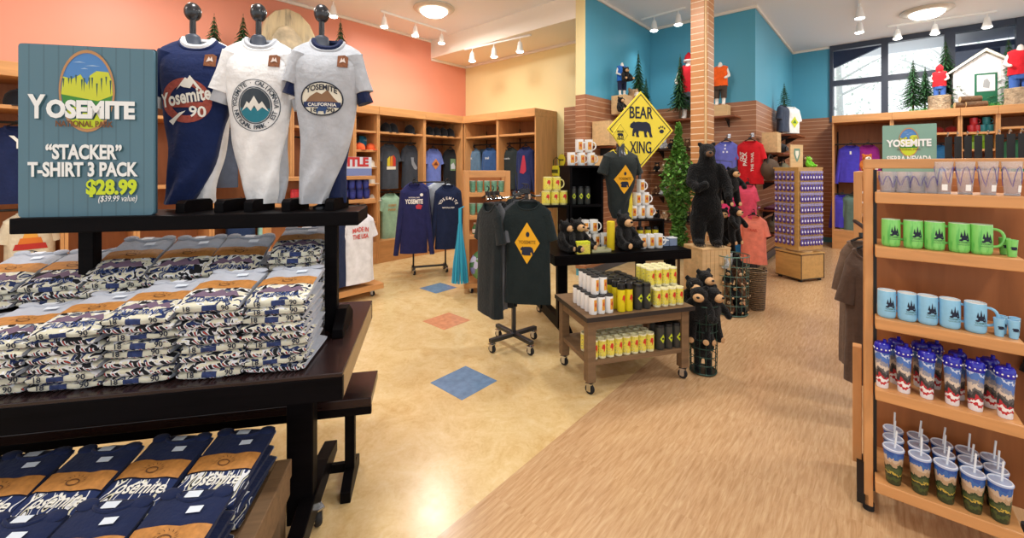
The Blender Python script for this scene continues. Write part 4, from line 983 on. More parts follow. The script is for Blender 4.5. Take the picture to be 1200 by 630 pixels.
hang('#2a2d5c', rkp(0.0, -0.10, 1.26), rr_-0.1, 'navy sweatshirt with white YOSEMITE lettering on the two-post rack', w=0.37, h=0.95, long=True, deco=d_yos)
hang('#1f2a48', rkp(L+0.02, -0.10, 1.24), rr_-0.1, 'navy sweatshirt with arched lettering on the two-post rack', w=0.37, h=0.90, long=True, deco=d_yos2)
hang('#30336a', rkp(0.05, 0.12, 1.28), rr_+PI-0.2, 'indigo sweatshirt at the back of the two-post rack', w=0.36, h=0.80, long=True, hanger=False)
hang('#b6c0cc', rkp(L-0.05, 0.12, 1.28), rr_+PI-0.2, 'pale grey sweatshirt at the back of the two-post rack', w=0.38, h=0.76, long=True, hanger=False)

# ------------------------------------------------------------------ open shelf with green and white cups
s0 = P(544, HY, 4.93); s0.z = 0; SR = math.radians(9)
su = thing('shelf_unit', 'maple shelf unit on casters with rows of green cups', 'shelf', s0, SR)
SW = 0.55
MB().box(0, SW, 0, 0.42, 0.07, 0.125).build('platform', M_WOODH, su, bevel=0.004)
for x, y in ((0.09, 0.06), (SW-0.09, 0.06), (0.09, 0.36), (SW-0.09, 0.36)): caster(su, x, y, 0.026, 0.07)
for x in (0.0, SW-0.06):
    for y in (0.0, 0.34): MB().box(x, x+0.06, y, y+0.06, 0.125, 1.46).build('upright', M_WOOD, su, bevel=0.003)
MB().box(0.06, SW-0.06, 0.0, 0.05, 1.38, 1.46).build('top_rail', M_WOODH, su, bevel=0.003); MB().box(0.06, SW-0.06, 0.36, 0.40, 1.38, 1.46).build('top_rail', M_WOODH, su, bevel=0.003)
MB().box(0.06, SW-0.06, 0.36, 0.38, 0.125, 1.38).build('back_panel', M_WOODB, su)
for z in (1.20, 0.93, 0.70): MB().box(0.06, SW-0.06, 0.0, 0.36, z-0.05, z).build('shelf', M_WOODH, su, bevel=0.003)
def sp_(x, y, z): return s0+Vector((x*math.cos(SR)-y*math.sin(SR), x*math.sin(SR)+y*math.cos(SR), z))
K_green = Kind(mk_cup('#86b8a2', '#6fab92', '#f0efe9', 0.039, 0.135, 0.03))
for r_, z in enumerate((1.201, 0.931)):
    for i in range(5): K_green.put(sp_(0.105+0.087*i, 0.09, z), SR, f"green paper-style cup with white rim, {ORD[i]} from left on the {'upper' if r_ == 0 else 'middle'} shelf", 'cup', 'green cups on the maple shelf unit')
def mk_bottle(hexc, hexl, r=0.03, h=0.12):
    def f():
        m = MB(); m.lathe([(r*0.9, 0), (r, 0.006), (r, h*0.62), (r*0.5, h*0.8), (r*0.42, h)], 16); o = m.build('small_bottle', mat(hexc, rough=0.3), None, smooth=True)
        q = MB(); q.lathe([(r*0.5, h*0.98), (r*0.5, h*1.12)], 12); q.build('cap', mat(hexl, rough=0.4), o, smooth=True)
        l = MB(); l.lathe([(r*1.01, h*0.12), (r*1.01, h*0.5)], 16, cap=False); l.build('label_band', wh(), o, smooth=True); return o
    return f
K_gb = Kind(mk_bottle('#3f7f4a', '#e9e9e2'))
for i in range(2): K_gb.put(sp_(0.13+0.09*i, 0.09, 0.701), SR, f"small green bottle on the low maple shelf, {'left' if i == 0 else 'right'} one", 'bottle', 'green bottles')
tp = thing('white_teapot', 'small white pot on the low maple shelf', 'pot', sp_(0.42, 0.10, 0.701), SR)
m = MB(); m.lathe([(0.03, 0), (0.05, 0.02), (0.052, 0.045), (0.03, 0.07), (0.008, 0.085)], 16); m.build('bowl', M_WHITEP, tp, smooth=True); m = MB(); m.tube([(0.045, 0, 0.03), (0.085, 0, 0.055), (0.095, 0, 0.07)], 0.009); m.build('spout', M_WHITEP, tp, smooth=True)
# floral bag and aqua streamers
k = NT('floral_print'); tc = k.n('ShaderNodeTexCoord'); vo = k.n('ShaderNodeTexVoronoi', i_Scale=16.0); k.l(tc, 'Object', vo, 'Vector')
r = k.ramp([(0, lin('#8a86b8')), (0.25, lin('#c9c4de')), (0.5, lin('#6f9a5c')), (0.7, lin('#4c7a4a')), (0.85, lin('#e0dce8'))], True); k.l(vo, 'Color', r, 'Fac'); k.l(r, 'Color', k.b, 'Base Color'); M_FLORAL = k.m
fb = thing('floral_cushion', 'round lilac floral cushion on the shelf unit platform', 'cushion', sp_(0.27, 0.02, 0.126), SR)
m = MB(); m.ball((0, 0, 0.21), (0.21, 0.075, 0.2), n=22, k=14); m.build('cover', M_FLORAL, fb, smooth=True)
fb2 = thing('printed_tote', 'flower-print tote lying before the floral cushion', 'bag', sp_(0.36, -0.13, 0.126), SR)
m = MB(); m.lathe([(0.17, 0), (0.19, 0.05), (0.18, 0.13), (0.15, 0.16)], 18, sy=0.42); m.build('bag_body', M_FLORAL, fb2, smooth=True); m = MB(); m.box(-0.17, 0.17, -0.081, -0.079, 0.06, 0.1); m.build('label_strip', wh('#d8b9c8'), fb2)
wsn = thing('wind_streamer', 'aqua blue ribbon streamer hanging at the shelf unit corner', 'streamer', sp_(-0.05, -0.03, 0), SR)
m = MB(); m.tube([(0, 0, 1.02), (0.05, 0.03, 1.04)], 0.006); m.tube([(0, 0, 0.82), (0, 0, 1.02)], 0.018); m.build('cord', mat('#2fa3c4', rough=0.6), wsn, smooth=True)
for i in range(14):
    a = 2*PI*i/14; m = MB(); c, s_ = math.cos(a), math.sin(a); m.tube([(0.012*c, 0.012*s_, 0.84), (0.03*c, 0.03*s_, 0.65), (0.065*c, 0.05*s_, 0.40), (0.085*c, 0.06*s_, 0.155)], [0.012, 0.014, 0.016, 0.017], 6); m.build('ribbon', mat('#2fa3c4' if i % 2 else '#2688ac', rough=0.6), wsn, smooth=True)

# ------------------------------------------------------------------ four-way rack with black bear-sign tees
rc = G(602, 405); 
fr = thing('clothes_rack', 'dark four-way clothes rack on a cross base with black tees', 'rack', rc, math.radians(20))
for i in range(2):
    f = MB(); f.box(-0.24, 0.24, -0.02, 0.02, 0.085+0.002*i, 0.115+0.002*i, 0, Matrix.Rotation(PI/2*i+0.3, 4, 'Z')); fo = f.build('foot', M_STEEL, fr, bevel=0.003)
    for s_ in (-1, 1): caster(fo, s_*0.22*math.cos(PI/2*i+0.3), s_*0.22*math.sin(PI/2*i+0.3), 0.033, 0.09)
m = MB(); m.box(-0.015, 0.015, -0.015, 0.015, 0.10, 1.30); m.build('post', M_STEEL, fr)
m = MB()
FA = [(-1.62, 0.40, 1.27), (-2.65, 0.32, 1.25), (1.1, 0.36, 1.25), (0.3, 0.3, 1.25)]
for a, l, z in FA: m.tube([(0, 0, z), (l*math.cos(a), l*math.sin(a), z), (l*math.cos(a), l*math.sin(a), z+0.03)], 0.009)
m.build('arm', M_CHROME, fr, smooth=True)
def frp(a, l, z, dx=0): 
    q = math.radians(20); return rc+Vector((l*math.cos(a+q), l*math.sin(a+q), z))
def d_bearsign(o, t):
    t.poly([(0, -0.155), (0.095, 0), (0, 0.155), (-0.095, 0)], 'diamond_print', wh('#e3a81f'), o, 0, -0.30, 0.004, rot=0)
    t.words('YOSEMITE', 0.035, 'lettering', mat('#8a6410', rough=0.8), o, 0, -0.305, 0.006, 0.13)
    t.poly(BEAR(0.032), 'bear_print', M_INK, o, 0.0, -0.36, 0.006); t.poly(ellipse(0.014, 0.02, n=10), 'paw_print', M_INK, o, 0.005, -0.235, 0.006)
def BEAR(s):                                  # walking bear outline, facing -x
    pts = [(-1.6, 0.35), (-1.45, 0.75), (-1.15, 0.95), (-1.0, 1.1), (-0.85, 0.95), (-0.4, 1.05), (0.2, 1.0), (0.8, 1.05), (1.25, 0.8), (1.45, 0.3), (1.5, -0.4), (1.7, -0.95), (1.3, -0.95), (1.15, -0.4), (0.9, -0.15), (0.8, -0.5), (0.95, -0.95), (0.55, -0.95), (0.4, -0.2), (-0.3, -0.15), (-0.35, -0.6), (-0.2, -0.95), (-0.65, -0.95), (-0.75, -0.3), (-0.95, -0.5), (-0.9, -0.85), (-1.25, -0.85), (-1.2, -0.2), (-1.1, 0.15), (-1.3, 0.15)]
    return [(x*s, z*s) for x, z in pts]
q20 = math.radians(20)
for i in range(4): hang(['#1c2526', '#4d4f54', '#2a2d30', '#1f2324'][i], frp(-1.62, 0.36-0.075*i, 1.235), -0.17, ['black tee with a yellow bear diamond, front of the four-way rack', 'grey tee right behind the bear diamond tee', 'charcoal tee third on the front arm', 'black tee closest to the rack post'][i], w=0.35, h=0.76, deco=d_bearsign if i == 0 else None, hanger=i == 0, dep=0.05, sl=0.2)
for i in range(4): hang(['#202628', '#55575c', '#26292c', '#1d2122'][i], frp(-2.65, 0.29-0.06*i, 1.21), -1.02, ['black long tee at the outer left of the four-way rack', 'grey tee second on the left arm', 'charcoal tee third on the left arm', 'black tee at the inner end of the left arm'][i], w=0.35, h=0.86 if i == 0 else 0.80, hanger=False, dep=0.05, sl=0.2)
for i in range(6): K_hang.put(frp(-1.62, 0.33-0.055*i, 1.30) if i < 3 else frp(-2.65, 0.31-0.055*(i-3), 1.28), -0.2+0.1*(i % 3) if i < 3 else -0.9, f"{'chrome' if False else 'dark'} hanger on the {'front' if i < 3 else 'left'} arm of the four-way rack, {ORD[i % 3]} from outside", 'hanger', 'hangers in use')
# ------------------------------------------------------------------ black bear-sign table
KO = Vector((0.36, 3.53, 0)); KR = math.radians(13.2)
def rotp(o, r, x, y, z): return o+Vector((x*math.cos(r)-y*math.sin(r), x*math.sin(r)+y*math.cos(r), z))
def KL(x, y, z=0.0): return rotp(KO, KR, x, y, z)
kt = thing('display_table', 'black display table of bear-sign souvenirs in the middle of the shop', 'table', KO, KR)
MB().box(0, 1.32, 0, 0.8, 0.735, 0.75).build('tabletop', M_BLACKW, kt, bevel=0.003)
mb = MB(); mb.box(0, 1.32, 0, 0.025, 0.665, 0.735); mb.box(0, 1.32, 0.775, 0.8, 0.665, 0.735); mb.box(0, 0.025, 0.025, 0.775, 0.665, 0.735); mb.box(1.295, 1.32, 0.025, 0.775, 0.665, 0.735); mb.build('apron', M_BLACKW, kt, bevel=0.002)
for x in (0.11, 1.18):
    for y in (0.10, 0.62): MB().box(x-0.045, x+0.045, y, y+0.06, 0.10, 0.735).build('leg', M_BLACKW, kt, bevel=0.003)
    f = MB(); f.prism([(-0.06, 0.07), (-0.06, 0.12), (0.05, 0.17), (0.7, 0.17), (0.86, 0.12), (0.86, 0.07)], -0.03, 0.03, 0, Matrix.Translation((x, 0, 0)) @ Matrix.Rotation(PI/2, 4, 'Z'))
    fo = f.build('foot', M_BLACKW, kt, bevel=0.003); caster(fo, x, -0.02, 0.036); caster(fo, x, 0.80, 0.036)
MB().box(0.14, 1.15, 0.3, 0.34, 0.26, 0.30).build('stretcher', M_BLACKW, kt)
tw = thing('display_riser', 'tall black open riser with white mugs on its top', 'riser', KL(0.30, 0.42, 0.751), KR)
for x in (0.0, 0.325): MB().box(x, x+0.022, 0, 0.30, 0, 0.765).build('side_panel', M_BLACKW, tw, bevel=0.002)
MB().box(-0.005, 0.352, -0.005, 0.305, 0.745, 0.767).build('top', M_BLACKW, tw, bevel=0.002); MB().box(0.022, 0.325, 0.28, 0.295, 0, 0.745).build('back_panel', M_BLACKW, tw)
MB().box(0.022, 0.325, 0, 0.28, 0.365, 0.387).build('shelf', M_BLACKW, tw, bevel=0.002)
lw = thing('side_riser', 'low black riser with yellow mugs beside the tall riser', 'riser', KL(0.03, 0.42, 0.751), KR)
MB().box(0, 0.262, 0, 0.28, 0.365, 0.387).build('shelf', M_BLACKW, lw, bevel=0.002)
for x in (0.0, 0.24): MB().box(x, x+0.022, 0.01, 0.27, 0, 0.365).build('side_panel', M_BLACKW, lw)

def wrap(mb, pts_or_mesh, r0, r1, h, cx=0.0, cz=0.0, eps=0.0008, m=0):
    """artwork (x,z) bent round a cup whose radius runs r0..r1 over h; front is -y"""
    vs, fs = pts_or_mesh
    bm = bmesh.new(); bv = [bm.verts.new((v[0]+cx, 0, v[2]+cz)) for v in vs]
    for f in fs:
        try: bm.faces.new([bv[i] for i in f])
        except Exception: pass
    bmesh.ops.triangulate(bm, faces=bm.faces)
    for _ in range(2):
        es = [e for e in bm.edges if e.calc_length() > max(0.010, r0*0.35)]
        if not es: break
        bmesh.ops.subdivide_edges(bm, edges=es, cuts=1); bmesh.ops.triangulate(bm, faces=bm.faces)
    bm.verts.ensure_lookup_table(); out = []
    for v in bm.verts:
        r = r0+(r1-r0)*max(0, min(1, v.co.z/h))+eps; a = -PI/2+v.co.x/r; out.append((r*math.cos(a), r*math.sin(a), v.co.z))
    bm.verts.index_update(); mb.add(out, [[q.index for q in f.verts] for f in bm.faces], m); bm.free()
def flat_poly(pts): return ([(x, 0, z) for x, z in pts], [tuple(range(len(pts)))])
def mk_mug(hexc, r, h, art, r0=None, handle=PI*0.0, inner=None, hexh=None):
    """mug with its print at the front (-y) and its handle at angle `handle`"""
    def f():
        q = r0 or r*0.96; m = MB(); m.lathe([(q*0.88, 0), (q, 0.006), (r, h*0.5), (r, h), (r*0.93, h), (r*0.90, h*0.15), (0.002, h*0.1)], 24, cap=False)
        o = m.build('mug', mat(hexc, rough=0.25, spec=0.5), None, smooth=True)
        c, s = math.cos(handle), math.sin(handle); hm = MB(); pts = []
        for i in range(9):
            a = -PI/2+PI*i/8; e = r*0.97+h*0.27*math.cos(a); pts.append((e*c, e*s, h*0.5+h*0.30*math.sin(a)))
        hm.tube(pts, h*0.05, 8); hm.build('handle', mat(hexh or hexc, rough=0.25, spec=0.5), o, smooth=True)
        art(o, q, r, h)
        return o
    return f
def art_patch(hexbg, hexfg, w=0.5):
    def f(o, r0, r1, h):
        for s, hx, sc, e in ((0, hexbg, 1.0, 0.0008), (1, hexfg, 0.62, 0.0014)):
            m = MB(); ww = r1*w*sc; hh = h*0.30*sc
            pts = [(-ww, -hh), (ww, -hh), (ww, hh), (-ww, hh)] if s == 0 else [(-ww, -hh*0.2), (-ww*0.3, hh*0.9), (ww*0.5, hh*0.8), (ww, hh*0.2), (ww*0.4, -hh*0.9), (0, -hh*0.3)]
            wrap(m, flat_poly(pts), r1, r1, h, 0, h*0.5, e); m.build('print', mat(hx, rough=0.4), o)
    return f
def art_vivid(o, r0, r1, h):
    m = MB(); m.lathe([(r1+0.0007, h*0.12), (r1+0.0007, h*0.92)], 24, cap=False); m.build('printed_band', M_YPRINT, o, smooth=True)
    m = MB(); wrap(m, flat_poly([(-r1*0.45, -h*0.02), (-r1*0.2, h*0.2), (r1*0.3, h*0.22), (r1*0.5, h*0.05), (r1*0.15, -h*0.22), (0, -h*0.05)]), r1, r1, h, 0, h*0.55, 0.0016); m.build('red_print', mat('#d2392b', rough=0.4), o)
k = NT('yellow_souvenir_print'); tc = k.n('ShaderNodeTexCoord'); nz = k.n('ShaderNodeTexNoise', i_Scale=70.0, i_Detail=2.0); k.l(tc, 'Object', nz, 'Vector')
r_ = k.ramp([(0, lin('#e9dc58')), (0.5, lin('#ecdf55')), (0.56, lin('#b3a43a')), (0.60, lin('#f2ea8e')), (0.68, lin('#7e7a3a'))], True); k.l(nz, 'Fac', r_, 'Fac'); k.l(r_, 'Color', k.b, 'Base Color'); k.b.inputs['Roughness'].default_value = 0.35; M_YPRINT = k.m
K_wmug = Kind(mk_mug('#f3f3f1', 0.040, 0.128, art_patch('#e2a23a', '#c2452c')))
K_ymug = Kind(mk_mug('#ece49a', 0.042, 0.135, art_vivid))
def row(kind, n, x0, dx, y, z, fmt, cat, group, rz=KR, loc=KL, jr=0.12):
    for i in range(n): kind.put(loc(x0+dx*i, y, z), rz+rnd.uniform(-jr, jr), fmt.format(ORD[i]), cat, group)
row(K_wmug, 3, 0.355, 0.105, 0.53, 1.519, 'white bear mug atop the tall riser, lower row, {} from left', 'mug', 'white mugs on the tall riser')
row(K_wmug, 2, 0.44, 0.10, 0.53, 1.648, 'white bear mug atop the tall riser, upper row, {} from left', 'mug', 'white mugs on the tall riser')
row(K_ymug, 3, 0.085, 0.088, 0.50, 1.139, 'yellow mug on the low riser, bottom row, {} from left', 'mug', 'yellow mugs on the low riser')
row(K_ymug, 2, 0.10, 0.09, 0.50, 1.275, 'yellow mug on the low riser, upper row, {} from left', 'mug', 'yellow mugs on the low riser')
def mk_tumbler(hexc, hexl, r, h, art=None, r0=None, lid=0.12, rough=0.35):
    def f():
        q = r0 or r; m = MB(); m.lathe([(q*0.92, 0), (q, 0.005), (r, h*(1-lid)), (r*0.9, h*(1-lid)+0.001)], 22); o = m.build('tumbler', mat(hexc, rough=rough) if isinstance(hexc, str) else hexc, None, smooth=True)
        l = MB(); l.lathe([(r*1.02, h*(1-lid)), (r*1.04, h*(1-lid*0.75)), (r*0.98, h*(1-lid*0.1)), (r*0.8, h)], 22); l.build('lid', mat(hexl, rough=0.35), o, smooth=True)
        if art: art(o, q, r, h)
        return o
    return f
def art_arrow(hexc):
    def f(o, r0, r1, h):
        m = MB(); wrap(m, flat_poly([(0, -h*0.17), (r1*0.75, 0), (0, h*0.17), (-r1*0.75, 0)]), r0, r1, h, 0, h*0.45, 0.001); m.build('diamond_print', mat(hexc, rough=0.4), o)
        m = MB(); wrap(m, flat_poly(BEAR(r1*0.22)), r0, r1, h, 0, h*0.45, 0.002); m.build('bear_print', M_INK, o)
    return f
K_btum = Kind(mk_tumbler('#3a3d3b', '#17181a', 0.031, 0.175, art_arrow('#c9d832')))
for i in range(3): K_btum.put(KL(0.37+0.075*i, 0.52, 1.139), KR, f"black tumbler with a lime diamond inside the tall riser, {ORD[i]} from left", 'tumbler', 'black tumblers in the riser')
row(K_wmug, 3, 0.42, 0.09, 0.30, 0.752, 'white bear mug on the table before the riser, bottom row, {} from left', 'mug', 'white mugs before the riser')
row(K_wmug, 2, 0.40, 0.09, 0.36, 0.882, 'white bear mug on the table before the riser, upper row, {} from left', 'mug', 'white mugs before the riser') if False else None
row(K_wmug, 2, 0.40, 0.09, 0.30, 0.881, 'white bear mug stacked before the riser, {} from left', 'mug', 'white mugs before the riser')

# plush bears: one continuous body, muzzle, nose, eyes and paw pads as children
M_FUR = mat('#0d0d0e', rough=0.95, spec=0.1, bump=0.8, bscale=140, vary=0.4, vscale=60, sheen=0.15); M_MUZ = mat('#cfa67a', rough=0.9, spec=0.1, bump=0.4, bscale=120)
def mk_plush(fur, muz, sit=True):
    def f():
        s = 1.0; p = [('b', (0, 0, 0.10), (0.075, 0.065, 0.095)), ('b', (0, -0.01, 0.225), (0.066, 0.060, 0.058)), ('b', (-0.05, 0.0, 0.278), (0.022, 0.012, 0.022)), ('b', (0.05, 0.0, 0.278), (0.022, 0.012, 0.022)),
             ('l', [(-0.06, -0.01, 0.16), (-0.09, -0.05, 0.11), (-0.085, -0.085, 0.07)], [0.028, 0.026, 0.028]), ('l', [(0.06, -0.01, 0.16), (0.09, -0.05, 0.11), (0.085, -0.085, 0.07)], [0.028, 0.026, 0.028])]
        if sit: p += [('l', [(sx*0.045, -0.02, 0.045), (sx*0.07, -0.10, 0.035), (sx*0.075, -0.135, 0.045)], [0.042, 0.035, 0.034]) for sx in (-1, 1)]
        else: p += [('l', [(sx*0.04, 0, 0.05), (sx*0.05, -0.01, -0.04), (sx*0.052, -0.03, -0.11)], [0.042, 0.036, 0.034]) for sx in (-1, 1)]
        o = blob('plush_bear', p, fur, 0.010)
        m = MB(); m.ball((0, -0.066, 0.212), (0.040, 0.034, 0.032), n=14, k=10); m.build('muzzle', muz, o, smooth=True)
        m = MB(); m.ball((0, -0.101, 0.224), (0.013, 0.008, 0.009), n=10, k=6); m.build('nose', M_BLACK, o, smooth=True)
        for sx in (-1, 1):
            m = MB(); m.ball((sx*0.03, -0.060, 0.252), 0.006, n=8, k=6); m.build('eye', mat('#1a120c', rough=0.1), o, smooth=True)
            m = MB(); m.ball((sx*0.076, -0.168, 0.046) if sit else (sx*0.052, -0.062, -0.115), (0.022, 0.006, 0.022), n=12, k=6); m.build('paw_pad', muz, o, smooth=True)
        return o
    return f
K_bear = Kind(mk_plush(M_FUR, M_MUZ)); K_bearh = Kind(mk_plush(M_FUR, M_MUZ, False))
K_brown = Kind(mk_plush(mat('#6b4a33', rough=0.95, bump=0.8, bscale=140, vary=0.3, vscale=50), mat('#c9a983', rough=0.9))); K_wbear = Kind(mk_plush(mat('#cfd3d6', rough=0.95, bump=0.8, bscale=140, vary=0.3, vscale=50), mat('#efeae0', rough=0.9)))
K_bear.put(KL(0.16, 0.20, 0.752), KR+0.6, 'black plush bear at the left end of the table', 'plush toy', 'plush bears on the table', 0.95)
K_bear.put(KL(0.26, 0.17, 0.752), KR+0.35, 'black plush bear behind the small yellow box', 'plush toy', 'plush bears on the table', 1.0)
K_bear.put(KL(0.36, 0.30, 0.752), KR+0.5, 'black plush bear in front of the stacked white mugs', 'plush toy', 'plush bears on the table', 0.85)
K_bear.put(KL(0.74, 0.20, 0.752), KR+0.25, 'black plush bear beside the yellow canister', 'plush toy', 'plush bears on the table', 1.12)
bx = thing('gift_box', 'small yellow patterned box before the plush bears', 'box', KL(0.27, 0.045, 0.751), KR)
MB().box(-0.06, 0.06, -0.03, 0.03, 0, 0.105).build('carton', M_YPRINT, bx, bevel=0.002); MB().box(-0.061, 0.061, -0.031, 0.031, 0.085, 0.107).build('lid', mat('#d9e03a', rough=0.4, vary=0.3, vscale=90), bx)
ty = thing('glass_tray', 'flat glass tray on the black table', 'tray', KL(0.45, 0.10, 0.751), KR)
MB().box(-0.09, 0.09, -0.06, 0.06, 0, 0.012).build('base', mat('#9c9a78', rough=0.15, spec=0.6), ty, bevel=0.002)
m = MB(); [m.box(*b_) for b_ in ((-0.09, 0.09, -0.06, -0.055, 0.012, 0.03), (-0.09, 0.09, 0.055, 0.06, 0.012, 0.03), (-0.09, -0.085, -0.055, 0.055, 0.012, 0.03), (0.085, 0.09, -0.055, 0.055, 0.012, 0.03))]; m.build('rim', mat('#b7b795', rough=0.15), ty)
K_ycan = Kind(mk_tumbler('#e8cf2a', '#e8cf2a', 0.036, 0.26, None, 0.036, 0.15)); K_ycan.put(KL(0.59, 0.15, 0.751), KR, 'tall yellow canister between the tray and a plush bear', 'canister')
row(K_wmug, 3, 0.90, 0.085, 0.14, 0.752, 'white bear mug in the front row right of the plush bear, {} from left', 'mug', 'white mugs in the front row')
rs = thing('display_riser', 'black low riser carrying the pyramid of white mugs', 'riser', KL(0.89, 0.32, 0.751), KR)
MB().box(0, 0.36, 0, 0.25, 0.225, 0.24).build('shelf', M_BLACKW, rs); 
for x in (0.0, 0.345): MB().box(x, x+0.015, 0, 0.25, 0, 0.225).build('side_panel', M_BLACKW, rs)
K_yst = Kind(mk_tumbler('#e3d332', '#1d1e20', 0.032, 0.16, art_arrow('#2b2c22'), None, 0.2))
row(K_yst, 4, 0.945, 0.085, 0.40, 0.752, 'yellow tumbler under the mug pyramid, {} from left', 'tumbler', 'yellow tumblers under the pyramid')
row(K_wmug, 3, 0.97, 0.09, 0.43, 0.993, 'white bear mug in the pyramid base, {} from left', 'mug', 'white mug pyramid')
row(K_wmug, 2, 1.015, 0.09, 0.43, 1.122, 'white bear mug in the pyramid middle row, {} from left', 'mug', 'white mug pyramid')
K_wmug.put(KL(1.055, 0.43, 1.251), KR, 'white bear mug crowning the pyramid', 'mug', 'white mug pyramid')
for i, (x, h) in enumerate(((1.17, 0.05), (1.26, 0.07))):
    c = thing('clear_case', f"small bluish clear case at the right end of the table, {'shorter' if i == 0 else 'taller'} one", 'box', KL(x, 0.22, 0.751), KR)
    MB().box(-0.04, 0.04, -0.035, 0.035, 0, h).build('case', mat('#9fb4d8', rough=0.15, trans=0.4), c, bevel=0.003); MB().box(-0.042, 0.042, -0.037, 0.037, h, h+0.008).build('lid', mat('#dfe6ee', rough=0.3), c)

# bear-crossing signs and the draped diamond shirt
def diamond_sign(name, label, pos, rz, hw, hh, words=True):
    t = thing(name, label, 'sign', pos, rz); yel = mat('#efd93a', rough=0.45)
    MB().prism([(0, -hh), (hw, 0), (0, hh), (-hw, 0)], 0, 0.012).build('panel', yel, t, bevel=0.002)
    k1, k2 = 0.93, 0.90; m = MB()
    a = [(0, -hh*k1), (hw*k1, 0), (0, hh*k1), (-hw*k1, 0)]; b = [(0, -hh*k2), (hw*k2, 0), (0, hh*k2), (-hw*k2, 0)]
    m.add([(x, -0.0015, z) for x, z in a+b], [(i, (i+1) % 4, 4+(i+1) % 4, 4+i) for i in range(4)]); m.build('border_line', M_INK, t)
    def art(nm, pts, dx, dz): MB().add([(x+dx, -0.002, z+dz) for x, z in pts], [tuple(range(len(pts)))]).build(nm, M_INK, t)
    s = hw/0.37
    if words:
        art('bear_print', BEAR(0.078*s), -0.0, 0.0)
        lettering('lettering', 'BEAR', 0.17*s, M_INK, t, (0, -0.002, 0.115*s), 0.012, 0.26*s); lettering('lettering', 'XING', 0.17*s, M_INK, t, (0, -0.002, -0.235*s), 0.012, 0.24*s)
        for dx, dz, rx, rz_ in ((0.235, -0.012, 0.026, 0.02), (0.205, 0.022, 0.008, 0.012), (0.226, 0.034, 0.008, 0.012), (0.248, 0.034, 0.008, 0.012), (0.268, 0.020, 0.008, 0.012)): art('paw_print', ellipse(rx*s, rz_*s, n=14), dx*s, dz*s)
    else:
        art('bear_print', BEAR(0.09*s), 0, -0.02*s); lettering('lettering', 'BEAR', 0.13*s, M_INK, t, (0, -0.002, 0.10*s), 0.01); lettering('lettering', 'XING', 0.13*s, M_INK, t, (0, -0.002, -0.20*s), 0.01)
    MB().box(-0.012, 0.012, 0.012, 0.03, -pos[2]+(0.752), hh*0.6).build('post', M_STEEL, t)
    return t
sgp = P(751, 152, 4.28); diamond_sign('bear_crossing_sign', 'large yellow BEAR XING diamond sign behind the black table display', sgp, KR, 0.375, 0.395)
sgp = P(727, 158, 4.02); diamond_sign('small_bear_sign', 'small yellow diamond sign overlapping the large BEAR XING sign', sgp, KR, 0.085, 0.115, False)
q = P(727, 176, 4.10)
bf = thing('bust_form', 'black bust under the bear diamond shirt', 'mannequin', (q.x, q.y, 0.752), KR)
m = MB(); m.lathe([(0.06, 0), (0.06, 0.012), (0.012, 0.02), (0.012, 0.80)], 16); m.build('stand', M_BUST, bf, smooth=True)
m = MB(); m.lathe([(0.02, 0.78), (0.10, 0.82), (0.07, 0.87), (0.045, 0.90), (0.042, 0.98), (0.01, 0.985)], 18, sy=0.7); m.build('neck', M_BUST, bf, smooth=True)
tt = DrapedTee(0.36, 0.66, 0.11, 0.008, 4, 0.075, 0.60); tt.lean = -0.02; tt.pinch = 1; tt.sh = 0.07
m = MB(); tt.body(m, rows=22); o = m.build('draped_shirt', cloth('#262c2c'), None, (q.x, q.y, 1.665), KR, smooth=True); tag(o, 'black bear diamond shirt draped on a bust before the big sign', 'shirt')
for sd in (-1, 1): m = MB(); tt.sleeve(m, sd, 0.17, 0.4); m.build('sleeve', cloth('#262c2c'), o, smooth=True)
uu = DrapedTee(0.32, 0.69, 0.09, 0.006, 6, 0.065, 0.55); uu.lean = 0.05; uu.pinch = 1; m = MB(); uu.body(m, rows=22); m.build('under_shirt', cloth('#e5cf3f'), o, (0, 0.012, 0.01), smooth=True)
tt.poly([(0, -0.14), (0.105, 0), (0, 0.14), (-0.105, 0)], 'diamond_print', wh('#e8aa22'), o, 0, -0.28, 0.004); tt.poly(BEAR(0.028), 'bear_print', M_INK, o, 0, -0.33, 0.007); tt.words('YOSEMITE', 0.035, 'lettering', mat('#8a6410', rough=0.8), o, 0, -0.285, 0.007, 0.13); tt.poly(ellipse(0.012, 0.018, n=10), 'paw_print', M_INK, o, 0, -0.225, 0.007)

# ------------------------------------------------------------------ wooden cart
CO = Vector((0.485, 2.70, 0)); CR = math.radians(16.5)
def CL(x, y, z=0.0): return rotp(CO, CR, x, y, z)
ct = thing('nesting_table', 'weathered oak table on casters stacked with yellow and white drinkware', 'table', CO, CR)
MB().box(0, 0.83, 0, 0.54, 0.50, 0.525).build('tabletop', M_CART, ct, bevel=0.003)
m = MB(); m.box(-0.004, 0.834, -0.004, 0.0, 0.497, 0.526); m.box(-0.004, 0.0, 0, 0.54, 0.497, 0.526); m.build('dark_edge', mat('#2a2320', rough=0.5), ct)
for x in (0.02, 0.75):
    for y in (0.03, 0.45):
        lg = MB().box(x, x+0.06, y, y+0.06, 0.085, 0.50).build('leg', M_CART, ct, bevel=0.003); caster(lg, x+0.03, y+0.03, 0.033, 0.09)
for b_ in ((0.08, 0.75, 0.035, 0.055, 0.43, 0.50), (0.08, 0.75, 0.485, 0.505, 0.43, 0.50), (0.025, 0.045, 0.09, 0.45, 0.43, 0.50), (0.785, 0.805, 0.09, 0.45, 0.43, 0.50)): MB().box(*b_).build('apron', M_CART, ct, bevel=0.002)
MB().box(0.03, 0.80, 0.035, 0.505, 0.195, 0.225).build('lower_shelf', M_CART, ct, bevel=0.002)
def on_cart(px, py, z):
    w = G(px, py, z); d = w-CO; d.z = 0; return d.x*math.cos(CR)+d.y*math.sin(CR), -d.x*math.sin(CR)+d.y*math.cos(CR)
